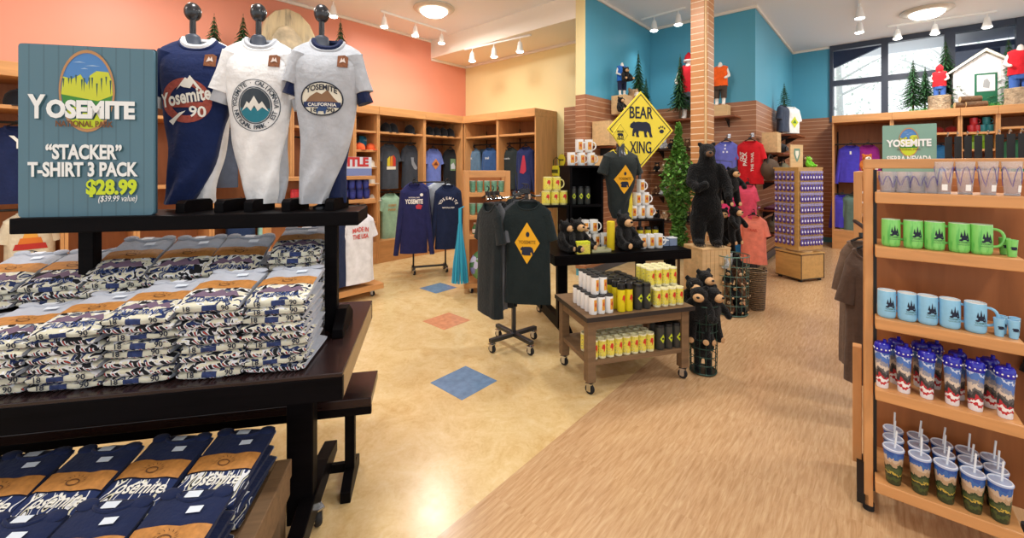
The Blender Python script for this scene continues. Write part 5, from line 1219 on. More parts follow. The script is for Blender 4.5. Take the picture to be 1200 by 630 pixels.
K_wcan = Kind(mk_tumbler('#f2f3f2', '#2b2c2e', 0.0275, 0.122, art_patch('#e2a23a', '#c2452c', 0.45), None, 0.08))
ZC = 0.5265
for j in range(5):
    for i in range(3): K_wcan.put(CL(0.075+0.060*i, 0.065+0.062*j, ZC), CR+0.25, f"white can on the oak table, lower layer, {ORD[i]} from left in row {'one two three four five'.split()[j]} from front", 'can', 'white cans on the oak table')
for j in range(4):
    for i in range(2): K_wcan.put(CL(0.105+0.060*i, 0.095+0.062*j, ZC+0.1225), CR+0.25, f"white can on the oak table, upper layer, {ORD[i]} from left in row {'one two three four'.split()[j]} from front", 'can', 'white cans on the oak table')
def art_yb(o, r0, r1, h):
    m = MB(); wrap(m, flat_poly([(-r1*0.5, -h*0.02), (-r1*0.2, h*0.14), (r1*0.3, h*0.15), (r1*0.5, h*0.04), (r1*0.15, -h*0.15), (0, -h*0.03)]), r0, r1, h, 0, h*0.45, 0.001); m.build('red_print', mat('#d2392b', rough=0.4), o)
K_ybot = Kind(mk_tumbler('#e6d320', '#17181a', 0.027, 0.19, art_yb, None, 0.22))
for j in range(6):
    for i in range(2): K_ybot.put(CL(0.285+0.057*i-0.004*j, 0.06+0.066*j, ZC), CR+0.15, f"yellow bottle with black lid, {'left' if i == 0 else 'right'} column, {ORD[j]} from front", 'bottle', 'yellow bottles with black lids')
for j in range(6):
    for i in range(2): K_btum.put(CL(0.42+0.066*i-0.004*j, 0.07+0.068*j, ZC), CR+0.2, f"black tumbler with a lime diamond on the oak table, {'left' if i == 0 else 'right'} column, {ORD[j]} from front", 'tumbler', 'black tumblers on the oak table')
K_ycup = Kind(mk_cup('#efe9b4', '#ecdf55', '#f4f1dc', 0.029, 0.125, 0.027))
def mk_ycup(r, h):
    def f():
        m = MB(); m.lathe([(r*0.92, 0), (r*0.96, 0.004), (r, h), (r*0.9, h), (r*0.85, h*0.9)], 20); o = m.build('cup', mat('#f1ecc4', rough=0.35), None, smooth=True)
        art_vivid(o, r, r, h); return o
    return f
K_ycup = Kind(mk_ycup(0.029, 0.125))
for j in range(4):
    for i in range(4): K_ycup.put(CL(0.575+0.062*i, 0.075+0.062*j, ZC), CR+rnd.uniform(-.1, .2), f"yellow cup on the oak table right side, lower layer, {ORD[i]} from left, {ORD[j]} row", 'cup', 'yellow cups on the oak table')
for j in range(3):
    for i in range(4): K_ycup.put(CL(0.565+0.062*i, 0.135+0.062*j, ZC+0.126), CR+rnd.uniform(-.1, .2), f"yellow cup on the oak table right side, upper layer, {ORD[i]} from left, {ORD[j]} row", 'cup', 'yellow cups on the oak table')
for j in range(3):
    for i in range(8): K_ycup.put(CL(0.085+0.062*i, 0.075+0.064*j, 0.2265), CR+rnd.uniform(-.1, .2), f"yellow cup on the lower oak shelf, {ORD[i]} from left, {ORD[j]} row", 'cup', 'yellow cups on the lower shelf')
for j in range(2):
    for i in range(3): K_btum.put(CL(0.60+0.068*i, 0.075+0.068*j, 0.2265), CR+0.2, f"black tumbler with a lime diamond on the lower oak shelf, {ORD[i]} from left, {'front' if j == 0 else 'rear'} row", 'tumbler', 'black tumblers on the lower shelf')

# ------------------------------------------------------------------ wire bin of plush bears, wire barrel, wicker basket
def wire_basket(name, label, pos, R0, R1, H, nv, nh, m, r=0.003):
    t = thing(name, label, 'basket', pos)
    for i in range(nv):
        a = 2*PI*i/nv; q = MB(); q.tube([(R0*math.cos(a), R0*math.sin(a), 0.012), (R1*math.cos(a), R1*math.sin(a), H)], r, 5); q.build('upright_wire', m, t, smooth=True)
    for j in range(nh):
        u = j/(nh-1); q = MB(); q.torus((0, 0, 0.012+(H-0.012)*u), R0+(R1-R0)*u, r*(1.8 if j in (0, nh-1) else 1), 28, 5); q.build('hoop', m, t, smooth=True)
    q = MB(); q.lathe([(R0, 0.004), (R0, 0.012)], 24); q.build('base', M_STEEL, t, smooth=True)
    return t
M_WIRE = mat('#2f4a41', rough=0.4, metal=0.5); M_WIREG = mat('#5a7a6e', rough=0.4, metal=0.4)
bp_ = P(824, HY, 3.08); bp_.z = 0; wire_basket('wire_bin', 'tall slim dark wire bin stuffed with black plush bears', bp_, 0.090, 0.100, 0.50, 14, 9, M_WIRE)
for i, (dx, dy, z, rz, l) in enumerate(((0, 0, 0.10, 2.8, 'black plush bear at the bottom of the wire bin'), (0, 0, 0.22, 3.3, 'black plush bear in the middle of the wire bin'), (-0.045, -0.035, 0.365, -0.5, 'black plush bear looking left over the bin rim'), (0.045, -0.03, 0.36, 0.5, 'black plush bear looking right over the bin rim'), (-0.045, 0.045, 0.41, -0.25, 'black plush bear standing behind at the left of the bin'), (0.03, 0.06, 0.46, 0.3, 'black plush bear highest in the bin'))):
    K_bearh.put(bp_+Vector((dx, dy, z)), rz, l, 'plush toy', 'plush bears in the wire bin', 0.95 if i > 1 else 0.7)
bb = P(857, HY, 4.32); bb.z = 0; wire_basket('wire_barrel', 'round grey-green wire barrel full of small plush animals', bb, 0.150, 0.165, 0.60, 18, 7, M_WIREG)
for lv in range(4):
    for i in range(6 if lv < 3 else 4):
        a = 2*PI*i/6+0.5*lv-1.2; K = [K_bear, K_brown, K_bear, K_brown][(i+lv*3) % 4] if lv < 3 else (K_wbear if i % 2 else K_bear)
        rr = 0.085 if lv < 3 else 0.07
        K.put(bb+Vector((rr*math.cos(a), rr*math.sin(a), 0.03+0.145*lv)), a+PI/2, f"small {'black' if K is K_bear else 'brown' if K is K_brown else 'white'} plush toy in the wire barrel, {ORD[lv]} layer up, {ORD[i]} around", 'plush toy', 'plush toys in the wire barrel', 0.48)
k = NT('wicker_weave'); tc = k.n('ShaderNodeTexCoord'); ck_ = k.n('ShaderNodeTexWave', i_Scale=16.0, bands_direction='Z'); k.l(tc, 'Object', ck_, 'Vector'); w2 = k.n('ShaderNodeTexNoise', i_Scale=55.0); k.l(tc, 'Object', w2, 'Vector')
mm = k.n('ShaderNodeMath', operation='MULTIPLY'); k.l(ck_, 'Fac', mm, 0); k.l(w2, 'Fac', mm, 1); r = k.ramp([(0.05, lin('#3a2a1d')), (0.3, lin('#7a5f42')), (0.6, lin('#a08560'))]); k.l(mm, 0, r, 'Fac'); k.l(r, 'Color', k.b, 'Base Color'); k.b.inputs['Roughness'].default_value = 0.7
bpn = k.n('ShaderNodeBump', i_Strength=0.9, i_Distance=0.02); k.l(mm, 0, bpn, 'Height'); k.l(bpn, 'Normal', k.b, 'Normal'); M_WICK = k.m
wk = P(885, HY, 4.45); wk.z = 0; t = thing('wicker_basket', 'brown wicker basket beside the wire barrel', 'basket', wk)
m = MB(); m.lathe([(0.085, 0), (0.092, 0.02), (0.108, 0.40), (0.098, 0.40), (0.085, 0.03)], 28); m.build('basket_body', M_WICK, t, smooth=True)
m = MB(); m.torus((0, 0, 0.40), 0.104, 0.011, 28, 6); m.build('rim', M_WICK, t, smooth=True)
for s_ in (-1, 1): m = MB(); m.tube([(s_*0.104, 0.03*c, 0.40+0.035*math.sqrt(max(0, 1-c*c))) for c in (-1, -0.7, 0, 0.7, 1)], 0.007); m.build('handle', M_WICK, t, smooth=True)

# ------------------------------------------------------------------ standing black bear on its crate, leafy tree beside
cp = P(828, HY, 4.4); cp.z = 0
cr = thing('wooden_crate', 'pale slatted wooden crate under the standing black bear', 'crate', cp, KR)
for i in range(7): MB().box(-0.165+0.0475*i, -0.165+0.0475*i+0.045, -0.15, -0.135, 0, 0.66).build('slat', M_PALE, cr, bevel=0.002)
for i in range(6): MB().box(-0.165, -0.15, -0.133+0.045*i, -0.133+0.045*i+0.043, 0, 0.66).build('slat', M_PALE, cr); MB().box(0.15, 0.165, -0.133+0.045*i, -0.133+0.045*i+0.043, 0, 0.66).build('slat', M_PALE, cr)
MB().box(-0.17, 0.17, -0.155, 0.145, 0.66, 0.68).build('lid', M_PALE, cr, bevel=0.002); MB().box(-0.165, 0.165, 0.135, 0.15, 0, 0.66).build('back_panel', M_PALE, cr)
bear = blob('bear_figure', [('b', (0, 0.01, 0.40), (0.150, 0.120, 0.20)), ('b', (0, 0.0, 0.66), (0.135, 0.112, 0.20)), ('b', (0, 0.0, 0.78), (0.135, 0.10, 0.10)), ('l', [(0, 0.0, 0.80), (0, -0.02, 0.92)], [0.10, 0.082]),
    ('b', (0, -0.03, 0.985), (0.082, 0.088, 0.085)), ('l', [(0, -0.08, 0.97), (-0.005, -0.155, 0.955)], [0.05, 0.036]), ('b', (-0.066, 0.0, 1.062), (0.028, 0.016, 0.030)), ('b', (0.066, 0.0, 1.062), (0.028, 0.016, 0.030)),
    ('l', [(-0.12, -0.01, 0.80), (-0.165, -0.07, 0.66), (-0.12, -0.15, 0.60), (-0.05, -0.165, 0.64)], [0.065, 0.055, 0.048, 0.045]), ('l', [(0.12, -0.01, 0.80), (0.175, -0.05, 0.66), (0.18, -0.12, 0.56), (0.17, -0.16, 0.52)], [0.065, 0.055, 0.046, 0.044]),
    ('l', [(-0.075, 0, 0.30), (-0.085, -0.01, 0.14), (-0.085, -0.02, 0.05)], [0.095, 0.078, 0.062]), ('l', [(0.075, 0, 0.30), (0.085, -0.01, 0.14), (0.085, -0.02, 0.05)], [0.095, 0.078, 0.062]),
    ('b', (-0.085, -0.07, 0.04), (0.055, 0.085, 0.038)), ('b', (0.085, -0.07, 0.04), (0.055, 0.085, 0.038))], mat('#101011', rough=0.95, spec=0.12, bump=1.0, bscale=70, vary=0.5, vscale=30, sheen=0.1), 0.014)
bear.location = (cp.x, cp.y, 0.681); bear.rotation_euler = (0, 0, KR-0.45); tag(bear, 'black bear figure standing upright on the pale crate', 'bear')
m = MB(); m.ball((-0.005, -0.16, 0.955), (0.038, 0.035, 0.031), n=14, k=10); m.build('muzzle', mat('#6b4d36', rough=0.9), bear, smooth=True); m = MB(); m.ball((-0.006, -0.197, 0.968), (0.016, 0.01, 0.012), n=10, k=6); m.build('nose', M_BLACK, bear, smooth=True)
for s_ in (-1, 1):
    m = MB(); m.ball((s_*0.034, -0.108, 1.0), 0.009, n=8, k=6); m.build('eye', mat('#2a1c12', rough=0.1), bear, smooth=True)
    for i in range(5): m = MB(); x = s_*0.085+(i-2)*0.020; m.tube([(x, -0.145, 0.03), (x, -0.168, 0.012)], [0.006, 0.002], 6); m.build('claw', mat('#4a4038', rough=0.4), bear, smooth=True)

def leaf_mat(hexc): return mat(hexc, rough=0.6, spec=0.3, vary=0.45, vscale=12)
M_LEAF = leaf_mat('#5d8a3a'); M_FIR = leaf_mat('#47744a'); M_BARK = mat('#5a4632', rough=0.9, bump=0.6, bscale=50, vary=0.3)
def broadleaf(label, pos, R, z0, z1, n, seed, leaf=0.035):
    t = thing('artificial_tree', label, 'tree', pos); R_ = random.Random(seed)
    m = MB(); m.lathe([(0.09, 0), (0.10, 0.12), (0.085, 0.13)], 16); m.build('pot', M_BLACK, t, smooth=True)
    m = MB(); m.tube([(0, 0, 0.1), (0.01, 0.01, 0.8), (0, 0, z1*0.95)], [0.018, 0.016, 0.006], 8); m.build('trunk', M_BARK, t, smooth=True)
    m = MB()
    for i in range(n):
        u = R_.random(); z = z0+(z1-z0)*u; rr = R*(1.0 if u < 0.7 else (1-u)/0.3*0.9+0.1)*(0.75+0.35*math.sin(9*u+seed))*math.sqrt(R_.random()); a = R_.uniform(0, 2*PI)
        c = Vector((rr*math.cos(a), rr*math.sin(a), z)); d = Vector((R_.uniform(-1, 1), R_.uniform(-1, 1), R_.uniform(-0.8, 0.6))).normalized(); e = d.cross(Vector((R_.uniform(-1, 1), R_.uniform(-1, 1), 1))).normalized(); l = leaf*R_.uniform(0.7, 1.3)
        m.add([c-d*l, c+e*l*0.45, c+d*l, c-e*l*0.45+Vector((0, 0, l*0.1))], [(0, 1, 2), (0, 2, 3)])
    m.build('foliage', M_LEAF, t); return t
tp_ = P(795, HY, 4.65); tp_.z = 0; broadleaf('tall bright green leafy tree between the big sign and the standing bear', tp_, 0.175, 0.62, 1.98, 2600, 3)
def fir(label, pos, h, R, seed, n=15, trunk=0.1, lean=0, group='artificial fir trees'):
    t = thing('artificial_fir', label, 'tree', pos, 0, group); R_ = random.Random(seed)
    m = MB(); m.tube([(0, 0, 0), (0, 0, h*0.97)], [h*0.018, h*0.004], 7); m.box(-h*0.06, h*0.06, -h*0.012, h*0.012, 0, 0.012); m.box(-h*0.012, h*0.012, -h*0.06, h*0.06, 0, 0.012); m.build('trunk', M_BARK, t)
    m = MB(); n = n+3
    for j in range(n):
        u = j/(n-1); z = h*(trunk+(1-trunk)*u); rr = R*1.15*(1-u)**1.0+0.012*h; nb = int(12-5*u)
        for i in range(nb):
            a = 2*PI*(i+0.5*(j % 2))/nb+R_.uniform(-.25, .25); l = rr*R_.uniform(0.75, 1.15); d = Vector((math.cos(a), math.sin(a), 0)); s = Vector((-d.y, d.x, 0))
            for q in range(7):
                f_ = (q+1)/7; c = Vector((0, 0, z))+d*l*f_+Vector((0, 0, h*0.035*(1-f_)-h*0.06*f_*(1-0.5*u))); w = min(h*0.052, rr*0.42)*(1.25-0.8*f_)
                for sd in (-1, 1):
                    tip = c+d*w*0.6+s*sd*w*1.0+Vector((0, 0, R_.uniform(-.7, .1)*w)); m.add([c-d*w*0.4, tip, c+d*w*0.4], [(0, 1, 2)])
                m.add([c-s*w*0.35+Vector((0, 0, w*0.3)), c+d*w*0.9-Vector((0, 0, w*0.6)), c+s*w*0.35], [(0, 1, 2)])
    top = Vector((0, 0, h)); m.add([top+Vector((0.01*h, 0, -0.08*h)), top, top+Vector((-0.01*h, 0, -0.08*h))], [(0, 1, 2)])
    m.build('foliage', M_FIR, t); return t
# ------------------------------------------------------------------ shirts and plush on the teal corner
def tea(hexc, px, ztop, label, a=6.9, **k):
    d, b = on_a(px, a); p = W(a, b, ztop); hang(hexc, p, RA-PI/2, label, **k)
    m = MB(); m.tube([(0, 0, 0), (0, A_T-0.02-a, 0)], 0.006); m.box(-0.02, 0.02, A_T-0.026-a, A_T-0.02-a, -0.03, 0.03)
    o = m.build('wall_hook', M_CHROME, None, W(a, b, ztop+0.105), RA-PI/2, smooth=True); tag(o, 'chrome wall hook holding the '+label.split(',')[0], 'hook', 'slatwall hooks')
def d_dots(o, t):
    for x, z in ((0, -0.05), (0.0, -0.1), (-0.02, -0.15), (0.03, -0.15)): t.poly([(-0.012, -0.012), (0.012, -0.012), (0.012, 0.015), (-0.012, 0.015)], 'graphic_print', wh('#dfe2f4'), o, x, z)
tea('#6a70c4', 851, 1.88, 'periwinkle tee on the slatwall right of the pillar', w=0.33, h=0.62, deco=d_dots)
def d_red(o, t):
    t.words('PACK', 0.07, 'lettering', wh(), o, -0.03, -0.26, rot=PI/2, width=0.2, off=0.03); t.words('THE TRAIL', 0.05, 'lettering', wh(), o, 0.06, -0.30, rot=PI/2, width=0.28, off=0.02); t.words('OUT', 0.06, 'lettering', wh(), o, -0.08, -0.22, rot=PI/2, width=0.14, off=0.03)
tea('#d4232c', 879, 1.88, 'red tee with vertical white lettering on the teal corner', w=0.34, h=0.62, deco=d_red)
tea('#ee5a78', 876, 1.235, 'hot pink tee below the red tee', a=6.8, w=0.24, h=0.62, sl=0.15)
tea('#f58d78', 883, 0.80, 'coral tee lowest on the teal corner', a=6.72, w=0.33, h=0.66, deco=d_words(['TRAIL'], '#d8604f', size=0.05, w=0.13))
tea('#e8467f', 853, 1.30, 'magenta pink tee behind the hanging plush bears', a=6.82, w=0.34, h=0.5)
tea('#2f7fc0', 862, 0.98, 'bright blue tee below the magenta one', a=6.86, w=0.26, h=0.72)
tea('#ee5a78', 846, 0.85, 'pink tee behind the wire barrel', a=6.80, w=0.26, h=0.62)
for i, (px, py, d) in enumerate(((844, 213, 5.3), (858, 215, 5.2), (846, 262, 5.3), (860, 260, 5.2), (853, 278, 5.35))):
    q = P(px, py, d); K_bearh.put(q-Vector((0, 0, 0.12)), 0.5-0.3*(i % 3), 'black plush bear hanging right of the pillar, '+['upper left', 'upper right', 'lower left', 'lower right', 'lowest'][i], 'plush toy', 'hanging plush bears', 1.12)
    m = MB(); m.tube([(0, 0, 0), (-0.1, 0.12, 0.02)], 0.004); m.tube([(0, 0, 0), (0.0, 0, -0.06)], 0.003); o = m.build('hook_cord', M_STEEL, None, q+Vector((0, 0, 0.27)), 0); tag(o, 'thin hook cord of the plush bear hanging '+['upper left', 'upper right', 'lower left', 'lower right', 'lowest'][i], 'hook', 'plush hooks')

# ------------------------------------------------------------------ slatwall shelves with figures, crates and small goods
def wall_shelf(label, a0, a1, b0, b1, z, mt=None):
    t = thing('wall_shelf', label, 'shelf', W(a0, b0, z), RA)
    MB().box(0, a1-a0, 0, b1-b0, -0.025, 0).build('board', mt or wood('#8a4f30', 'red_brown_shelf', 0.8, (2, 2, 14)), t, bevel=0.002)
    m = MB()
    if a1-a0 > b1-b0:
        for u in (0.15, 0.85): x = (a1-a0)*u; m.prism([(0, -0.025), (0, -0.15), (0.2, -0.025)], x-0.008, x+0.008, 0, Matrix.Rotation(PI/2, 4, 'Z') @ Matrix.Rotation(0, 4, 'X') if False else Matrix(((0, 1, 0, 0), (-1, 0, 0, b1-b0), (0, 0, 1, 0), (0, 0, 0, 1))))
    else:
        for u in (0.15, 0.85): y = (b1-b0)*u; m.prism([(a1-a0, -0.025), (a1-a0, -0.15), (a1-a0-0.2, -0.025)], y-0.008, y+0.008)
    m.build('bracket', M_BLACK, t); return t
wall_shelf('long high shelf along the teal back wall', 6.72, A_T-0.02, 1.62, 2.70, 2.27)
wall_shelf('high shelf on the teal partition beside the big sign', 5.7, 6.68, 2.68, 3.02, 2.27)
def wooden_box(label, pos, rz, w, d, h, tilt=0):
    t = thing('wooden_crate', label, 'crate', pos, rz); t.rotation_euler.x = tilt
    MB().box(-w/2, w/2, -d/2, d/2, 0, 0.015).build('bottom', M_PALE, t)
    for nm, b in (('side_panel', (-w/2, -w/2+0.014, -d/2, d/2, 0.015, h)), ('side_panel', (w/2-0.014, w/2, -d/2, d/2, 0.015, h)), ('front_panel', (-w/2+0.014, w/2-0.014, -d/2, -d/2+0.012, 0.015, h)), ('back_panel', (-w/2+0.014, w/2-0.014, d/2-0.012, d/2, 0.015, h)), ('lid', (-w/2, w/2, -d/2, d/2, h, h+0.012))): MB().box(*b).build(nm, M_PALE, t, bevel=0.002)
    return t
def onb(px, b, z): d, a = on_b(px, b); return W(a, b, z)
def ona(px, a, z): d, b = on_a(px, a); return W(a, b, z)
wooden_box('pale wooden crate under the blue-shirted child figure', onb(729, 2.86, 2.2705), RA, 0.24, 0.22, 0.26)
wooden_box('tilted pale wooden crate on the slatwall left of the big sign', onb(711, 2.88, 1.80), RA, 0.34, 0.26, 0.32)
wooden_box('lower pale wooden crate on the slatwall left of the big sign', onb(706, 2.88, 1.42), RA, 0.36, 0.26, 0.22)
wall_shelf('slatwall shelf under the upper crate on the partition', 5.2, 5.9, 2.72, 3.02, 1.795); wall_shelf('slatwall shelf under the lower crate on the partition', 5.1, 5.8, 2.72, 3.02, 1.415)
wooden_box('pale wooden crate under the orange-shirted child figure', ona(845, 6.9, 2.2705), RA-PI/2, 0.22, 0.2, 0.16)
SKIN = mat('#efe6dc', rough=0.5)
def child(label, pos, rz, hexs, hexp, h=0.85, hat=None, arms=0.3):
    """headless white display figure of a child with shirt and trousers"""
    k = h/0.85; t = thing('child_mannequin', label, 'mannequin', pos, rz); t.scale = (k, k, k)
    blob('figure', [('l', [(-0.06, 0, 0.03), (-0.062, 0.005, 0.2), (-0.055, 0, 0.38)], [0.032, 0.038, 0.05]), ('l', [(0.06, 0, 0.03), (0.062, 0.005, 0.2), (0.055, 0, 0.38)], [0.032, 0.038, 0.05]), ('b', (-0.062, -0.03, 0.022), (0.034, 0.06, 0.022)), ('b', (0.062, -0.03, 0.022), (0.034, 0.06, 0.022)),
        ('b', (0, 0, 0.42), (0.10, 0.07, 0.09)), ('b', (0, 0, 0.60), (0.105, 0.07, 0.14)), ('l', [(0, 0, 0.70), (0, 0, 0.80)], [0.06, 0.035])]+
        [('l', [(s*0.11, 0, 0.68), (s*0.16, -0.02, 0.55), (s*0.12, -0.13, 0.50)], [0.036, 0.03, 0.026]) for s in (-1, 1)], SKIN, 0.016, t)
    te = Tee(0.27, 0.40, 0.095, 0.008, 5, 0.055); m = MB(); te.body(m, rows=12); b = m.build('shirt', cloth(hexs), t, (0, 0, 0.765), smooth=True)
    for s in (-1, 1): m = MB(); te.sleeve(m, s, 0.14, 0.45, r=0.06); m.build('sleeve', cloth(hexs), b, smooth=True)
    m = MB(); m.lathe([(0.112, 0.30), (0.125, 0.36), (0.115, 0.44)], 18, sy=0.75); m.build('trousers', cloth(hexp), t, smooth=True)
    for s in (-1, 1): m = MB(); m.tube([(s*0.062, 0.003, 0.14), (s*0.06, 0.003, 0.36)], [0.052, 0.062], 10); m.build('trouser_leg', cloth(hexp), t, smooth=True)
    if hat: m = MB(); m.lathe([(0.06, 0.80), (0.062, 0.83), (0.045, 0.89), (0.01, 0.93)], 14); m.build('hat', cloth(hat), t, smooth=True); m = MB(); m.torus((0, 0, 0.81), 0.058, 0.016, 16, 6); m.build('hat_trim', cloth('#f3f1ee'), t, smooth=True)
    return t
child('white child figure in a blue tee on the crate by the teal corner', onb(729, 2.86, 2.545), RA-0.6, '#2f6cc0', '#262b45', 0.5)
K_bear.put(onb(733, 2.76, 2.72), RA-0.6, 'black plush bear held before the blue-shirted child figure', 'plush toy', 'plush toys on the high shelf', 0.75)
K_tiger = Kind(mk_plush(mat('#c9a37c', rough=0.95, bump=0.8, bscale=140, vary=0.4, vscale=35), mat('#efe4d4', rough=0.9)))
K_tiger.put(onb(742, 2.80, 2.271), RA-0.4, 'tan plush wildcat on the high shelf beside the child figure', 'plush toy', None, 1.4)
K_bear.put(onb(727, 2.76, 2.271), RA-0.3, 'black plush bear in front of the crate on the high shelf', 'plush toy', None, 0.75)
child('white child figure in a red shirt and santa hat behind the pillar', ona(807, 6.9, 2.271), RA-PI/2, '#cf2531', '#59606a', 0.98, '#c8232e')
child('white child figure in an orange bear shirt right of the pillar', ona(844, 6.9, 2.444), RA-PI/2, '#ee6224', '#4a4038', 0.68)
fir('tall fir tree in the teal corner above the big sign', onb(748, 2.79, 2.271), 0.98, 0.15, 11); fir('smaller fir tree beside the tall corner fir', onb(757, 2.84, 2.271), 0.66, 0.11, 12)
fir('slim fir tree between the big sign and the pillar', ona(797, 6.80, 2.271), 1.02, 0.15, 13, trunk=0.2)
for i, z in enumerate((1.80, 1.42, 1.04, 0.62)):
    wall_shelf(['dark slatwall shelf of small goods, top level', 'dark slatwall shelf of small goods, second level', 'dark slatwall shelf of small goods, third level', 'dark slatwall shelf of small goods, bottom level'][i], 6.77, A_T-0.02, 2.02, 2.95, z, mat('#3a2418', rough=0.5))
    for j in range(7):
        b = 2.86-0.125*j; K = [K_brown, K_wbear, K_bear, K_tiger][(i*2+j) % 4]
        K.put(W(6.92, b, z+0.001), RA-PI/2+rnd.uniform(-.4, .4), f"small plush toy on the back slatwall, {['top', 'second', 'third', 'bottom'][i]} shelf, {ORD[j]} from left", 'plush toy', 'plush toys on the back slatwall', 0.56)
def mk_bag(hexc, hexh):
    def f():
        m = MB(); m.lathe([(0.085, 0), (0.10, 0.02), (0.085, 0.13), (0.06, 0.15)], 16, sy=0.4); o = m.build('hand_bag', cloth(hexc), None, smooth=True)
        h = MB(); h.tube([(-0.055, 0, 0.145), (-0.05, 0, 0.23), (0, 0, 0.27), (0.05, 0, 0.23), (0.055, 0, 0.145)], 0.007); h.build('handle', mat(hexh, rough=0.6), o, smooth=True)
        q = MB(); q.box(-0.05, 0.05, -0.043, -0.036, 0.04, 0.09); q.build('pocket', cloth(hexh), o); return o
    return f
for px, z, h1, h2, l in ((639, 1.34, '#8fcfd0', '#5aa0a4', 'aqua handbag hanging on the slatwall by the mugs'), (637, 1.04, '#e0463c', '#b0332c', 'red handbag hanging below the aqua one'), (652, 1.36, '#e9dd3f', '#5a5a2a', 'yellow printed bag hanging on the slatwall above the mugs'), (655, 0.98, '#e9dd3f', '#c9442e', 'yellow printed bag hanging lower on the slatwall')):
    d, b = on_a(px, 5.72); o = mk_bag(h1, h2)(); o.location = W(5.72, b, z); o.rotation_euler.z = RA-PI/2; o.scale = (1.15,)*3; tag(o, l, 'bag')
    m = MB(); m.tube([(0, 0, 0), (0, 0.09, 0.01)], 0.005); tag(m.build('wall_hook', M_CHROME, None, W(5.72, b, z+0.295), RA-PI/2), 'chrome hook of the '+l, 'hook', 'slatwall hooks')
yd = thing('round_tag', 'yellow oval hang tag above the mugs', 'tag', ona(658, 5.76, 1.62), RA-PI/2); MB().prism(ellipse(0.075, 0.10, n=24), 0, 0.008).build('disc', mat('#e9d838', rough=0.5), yd); lettering('lettering', 'BEAR', 0.04, M_INK, yd, (0, -0.002, -0.01), 0.02); m = MB(); m.tube([(0, 0.004, 0.1), (0, 0.05, 0.11)], 0.004); m.build('hook', M_CHROME, yd)

# teal side wall (towards the window): shelves, bags, hats
BS = B_T-0.02
for z, a0, a1, l in ((2.08, 8.6, 9.7, 'highest shelf on the side slatwall holding display shirts'), (1.72, 7.35, 9.0, 'side slatwall shelf with the crate and black bag'), (1.30, 7.25, 9.1, 'side slatwall shelf with brown bags'), (0.86, 7.25, 9.0, 'side slatwall shelf with folded purple tops')): wall_shelf(l, a0, a1, BS-0.3, BS, z)
def sb_(px, z, b=1.24): return onb(px, b, z)
wooden_box('pale wooden crate standing on the side slatwall shelf', sb_(904, 1.721), RA, 0.28, 0.2, 0.28)
def soft_bag(label, pos, rz, hexc, w, d, h, strap=True):
    t = thing('shoulder_bag', label, 'bag', pos, rz)
    m = MB(); m.ball((0, 0, h/2), (w/2, d/2, h/2), n=20, k=12); m.build('bag_body', cloth(hexc), t, smooth=True)
    m = MB(); m.box(-w*0.3, w*0.3, -d*0.5, -d*0.44, h*0.25, h*0.62); m.build('pocket', cloth(hexc, 0.3), t, bevel=0.005)
    if strap: m = MB(); m.tube([(w*0.42*math.cos(a), -0.01, h*0.55+h*0.62*math.sin(a)) for a in [PI*i/10 for i in range(11)]], 0.012); m.build('strap', mat('#2a221c', rough=0.6), t, smooth=True)
soft_bag('black bag on the side slatwall shelf beside the crate', sb_(914, 1.721, 1.22), RA, '#1d1d20', 0.4, 0.2, 0.16, False)
soft_bag('large brown shoulder bag on the side slatwall', sb_(902, 1.301), RA, '#5b4a3c', 0.55, 0.24, 0.33)
soft_bag('olive bag behind the brown shoulder bag', sb_(917, 1.301), RA, '#6e6a52', 0.45, 0.22, 0.28)
soft_bag('grey-green bag low on the side slatwall', sb_(907, 0.50, 1.25), RA, '#6f7060', 0.45, 0.26, 0.26); wall_shelf('lowest side slatwall shelf under the grey-green bag', 7.3, 8.6, BS-0.3, BS, 0.495)
for i in range(3):
    t = MB(); t.box(-0.17, 0.17, -0.12, 0.12, 0, 0.035); o = t.build('folded_sweater', cloth('#5a2440'), None, sb_(908+6*i, 0.861+0.0), RA, bevel=0.012); tag(o, f"folded purple top on the side slatwall shelf, {ORD[i]} from front", 'shirt', 'folded purple tops')
    c = MB(); c.tube([(-0.05, -0.121, 0.03), (0, -0.123, 0.015), (0.05, -0.121, 0.03)], 0.006); c.build('collar', cloth('#6e3050'), o)
hang('#e6e6e2', sb_(927, 2.55, 1.2), RA-0.5, 'white tee display on the highest side shelf', w=0.36, h=0.46, hanger=False, deco=d_diamond('#c9d238', '#5a8a3a')); hang('#3c4658', sb_(918, 2.56, 1.28), RA-0.2, 'slate tee display on the highest side shelf', w=0.36, h=0.46, hanger=False)
fir('tiny fir tree above the side slatwall', sb_(919, 2.53, 1.27), 0.42, 0.10, 21, 9)

# ------------------------------------------------------------------ keychain spinner on its wooden base
SO = G(938.6, 331); SRt = math.radians(17)
def SL(x, y, z=0.0): return rotp(SO, SRt, x, y, z)
M_SPIN = wood('#c79a5a', 'golden_birch', 0.82, (9, 2, 9), 0.4)
sb = thing('keychain_spinner', 'wooden keychain spinner rack on a square base', 'display rack', SO, SRt)
MB().box(0, 0.41, 0, 0.37, 0.03, 0.36).build('base_box', M_SPIN, sb, bevel=0.003); MB().box(-0.008, 0.418, -0.008, 0.378, 0.36, 0.375).build('base_top', M_SPIN, sb, bevel=0.002)
m = MB(); [m.box(x, x+0.012, -0.004, 0.0, 0.03, 0.36) for x in (0, 0.398)]; m.box(0, 0.41, -0.004, 0, 0.03, 0.042); m.box(0, 0.41, -0.004, 0, 0.348, 0.36); m.box(-0.004, 0, 0.0, 0.37, 0.03, 0.042); m.box(-0.004, 0, 0, 0.37, 0.348, 0.36); m.build('edge_trim', mat('#4b3a26', rough=0.5), sb)
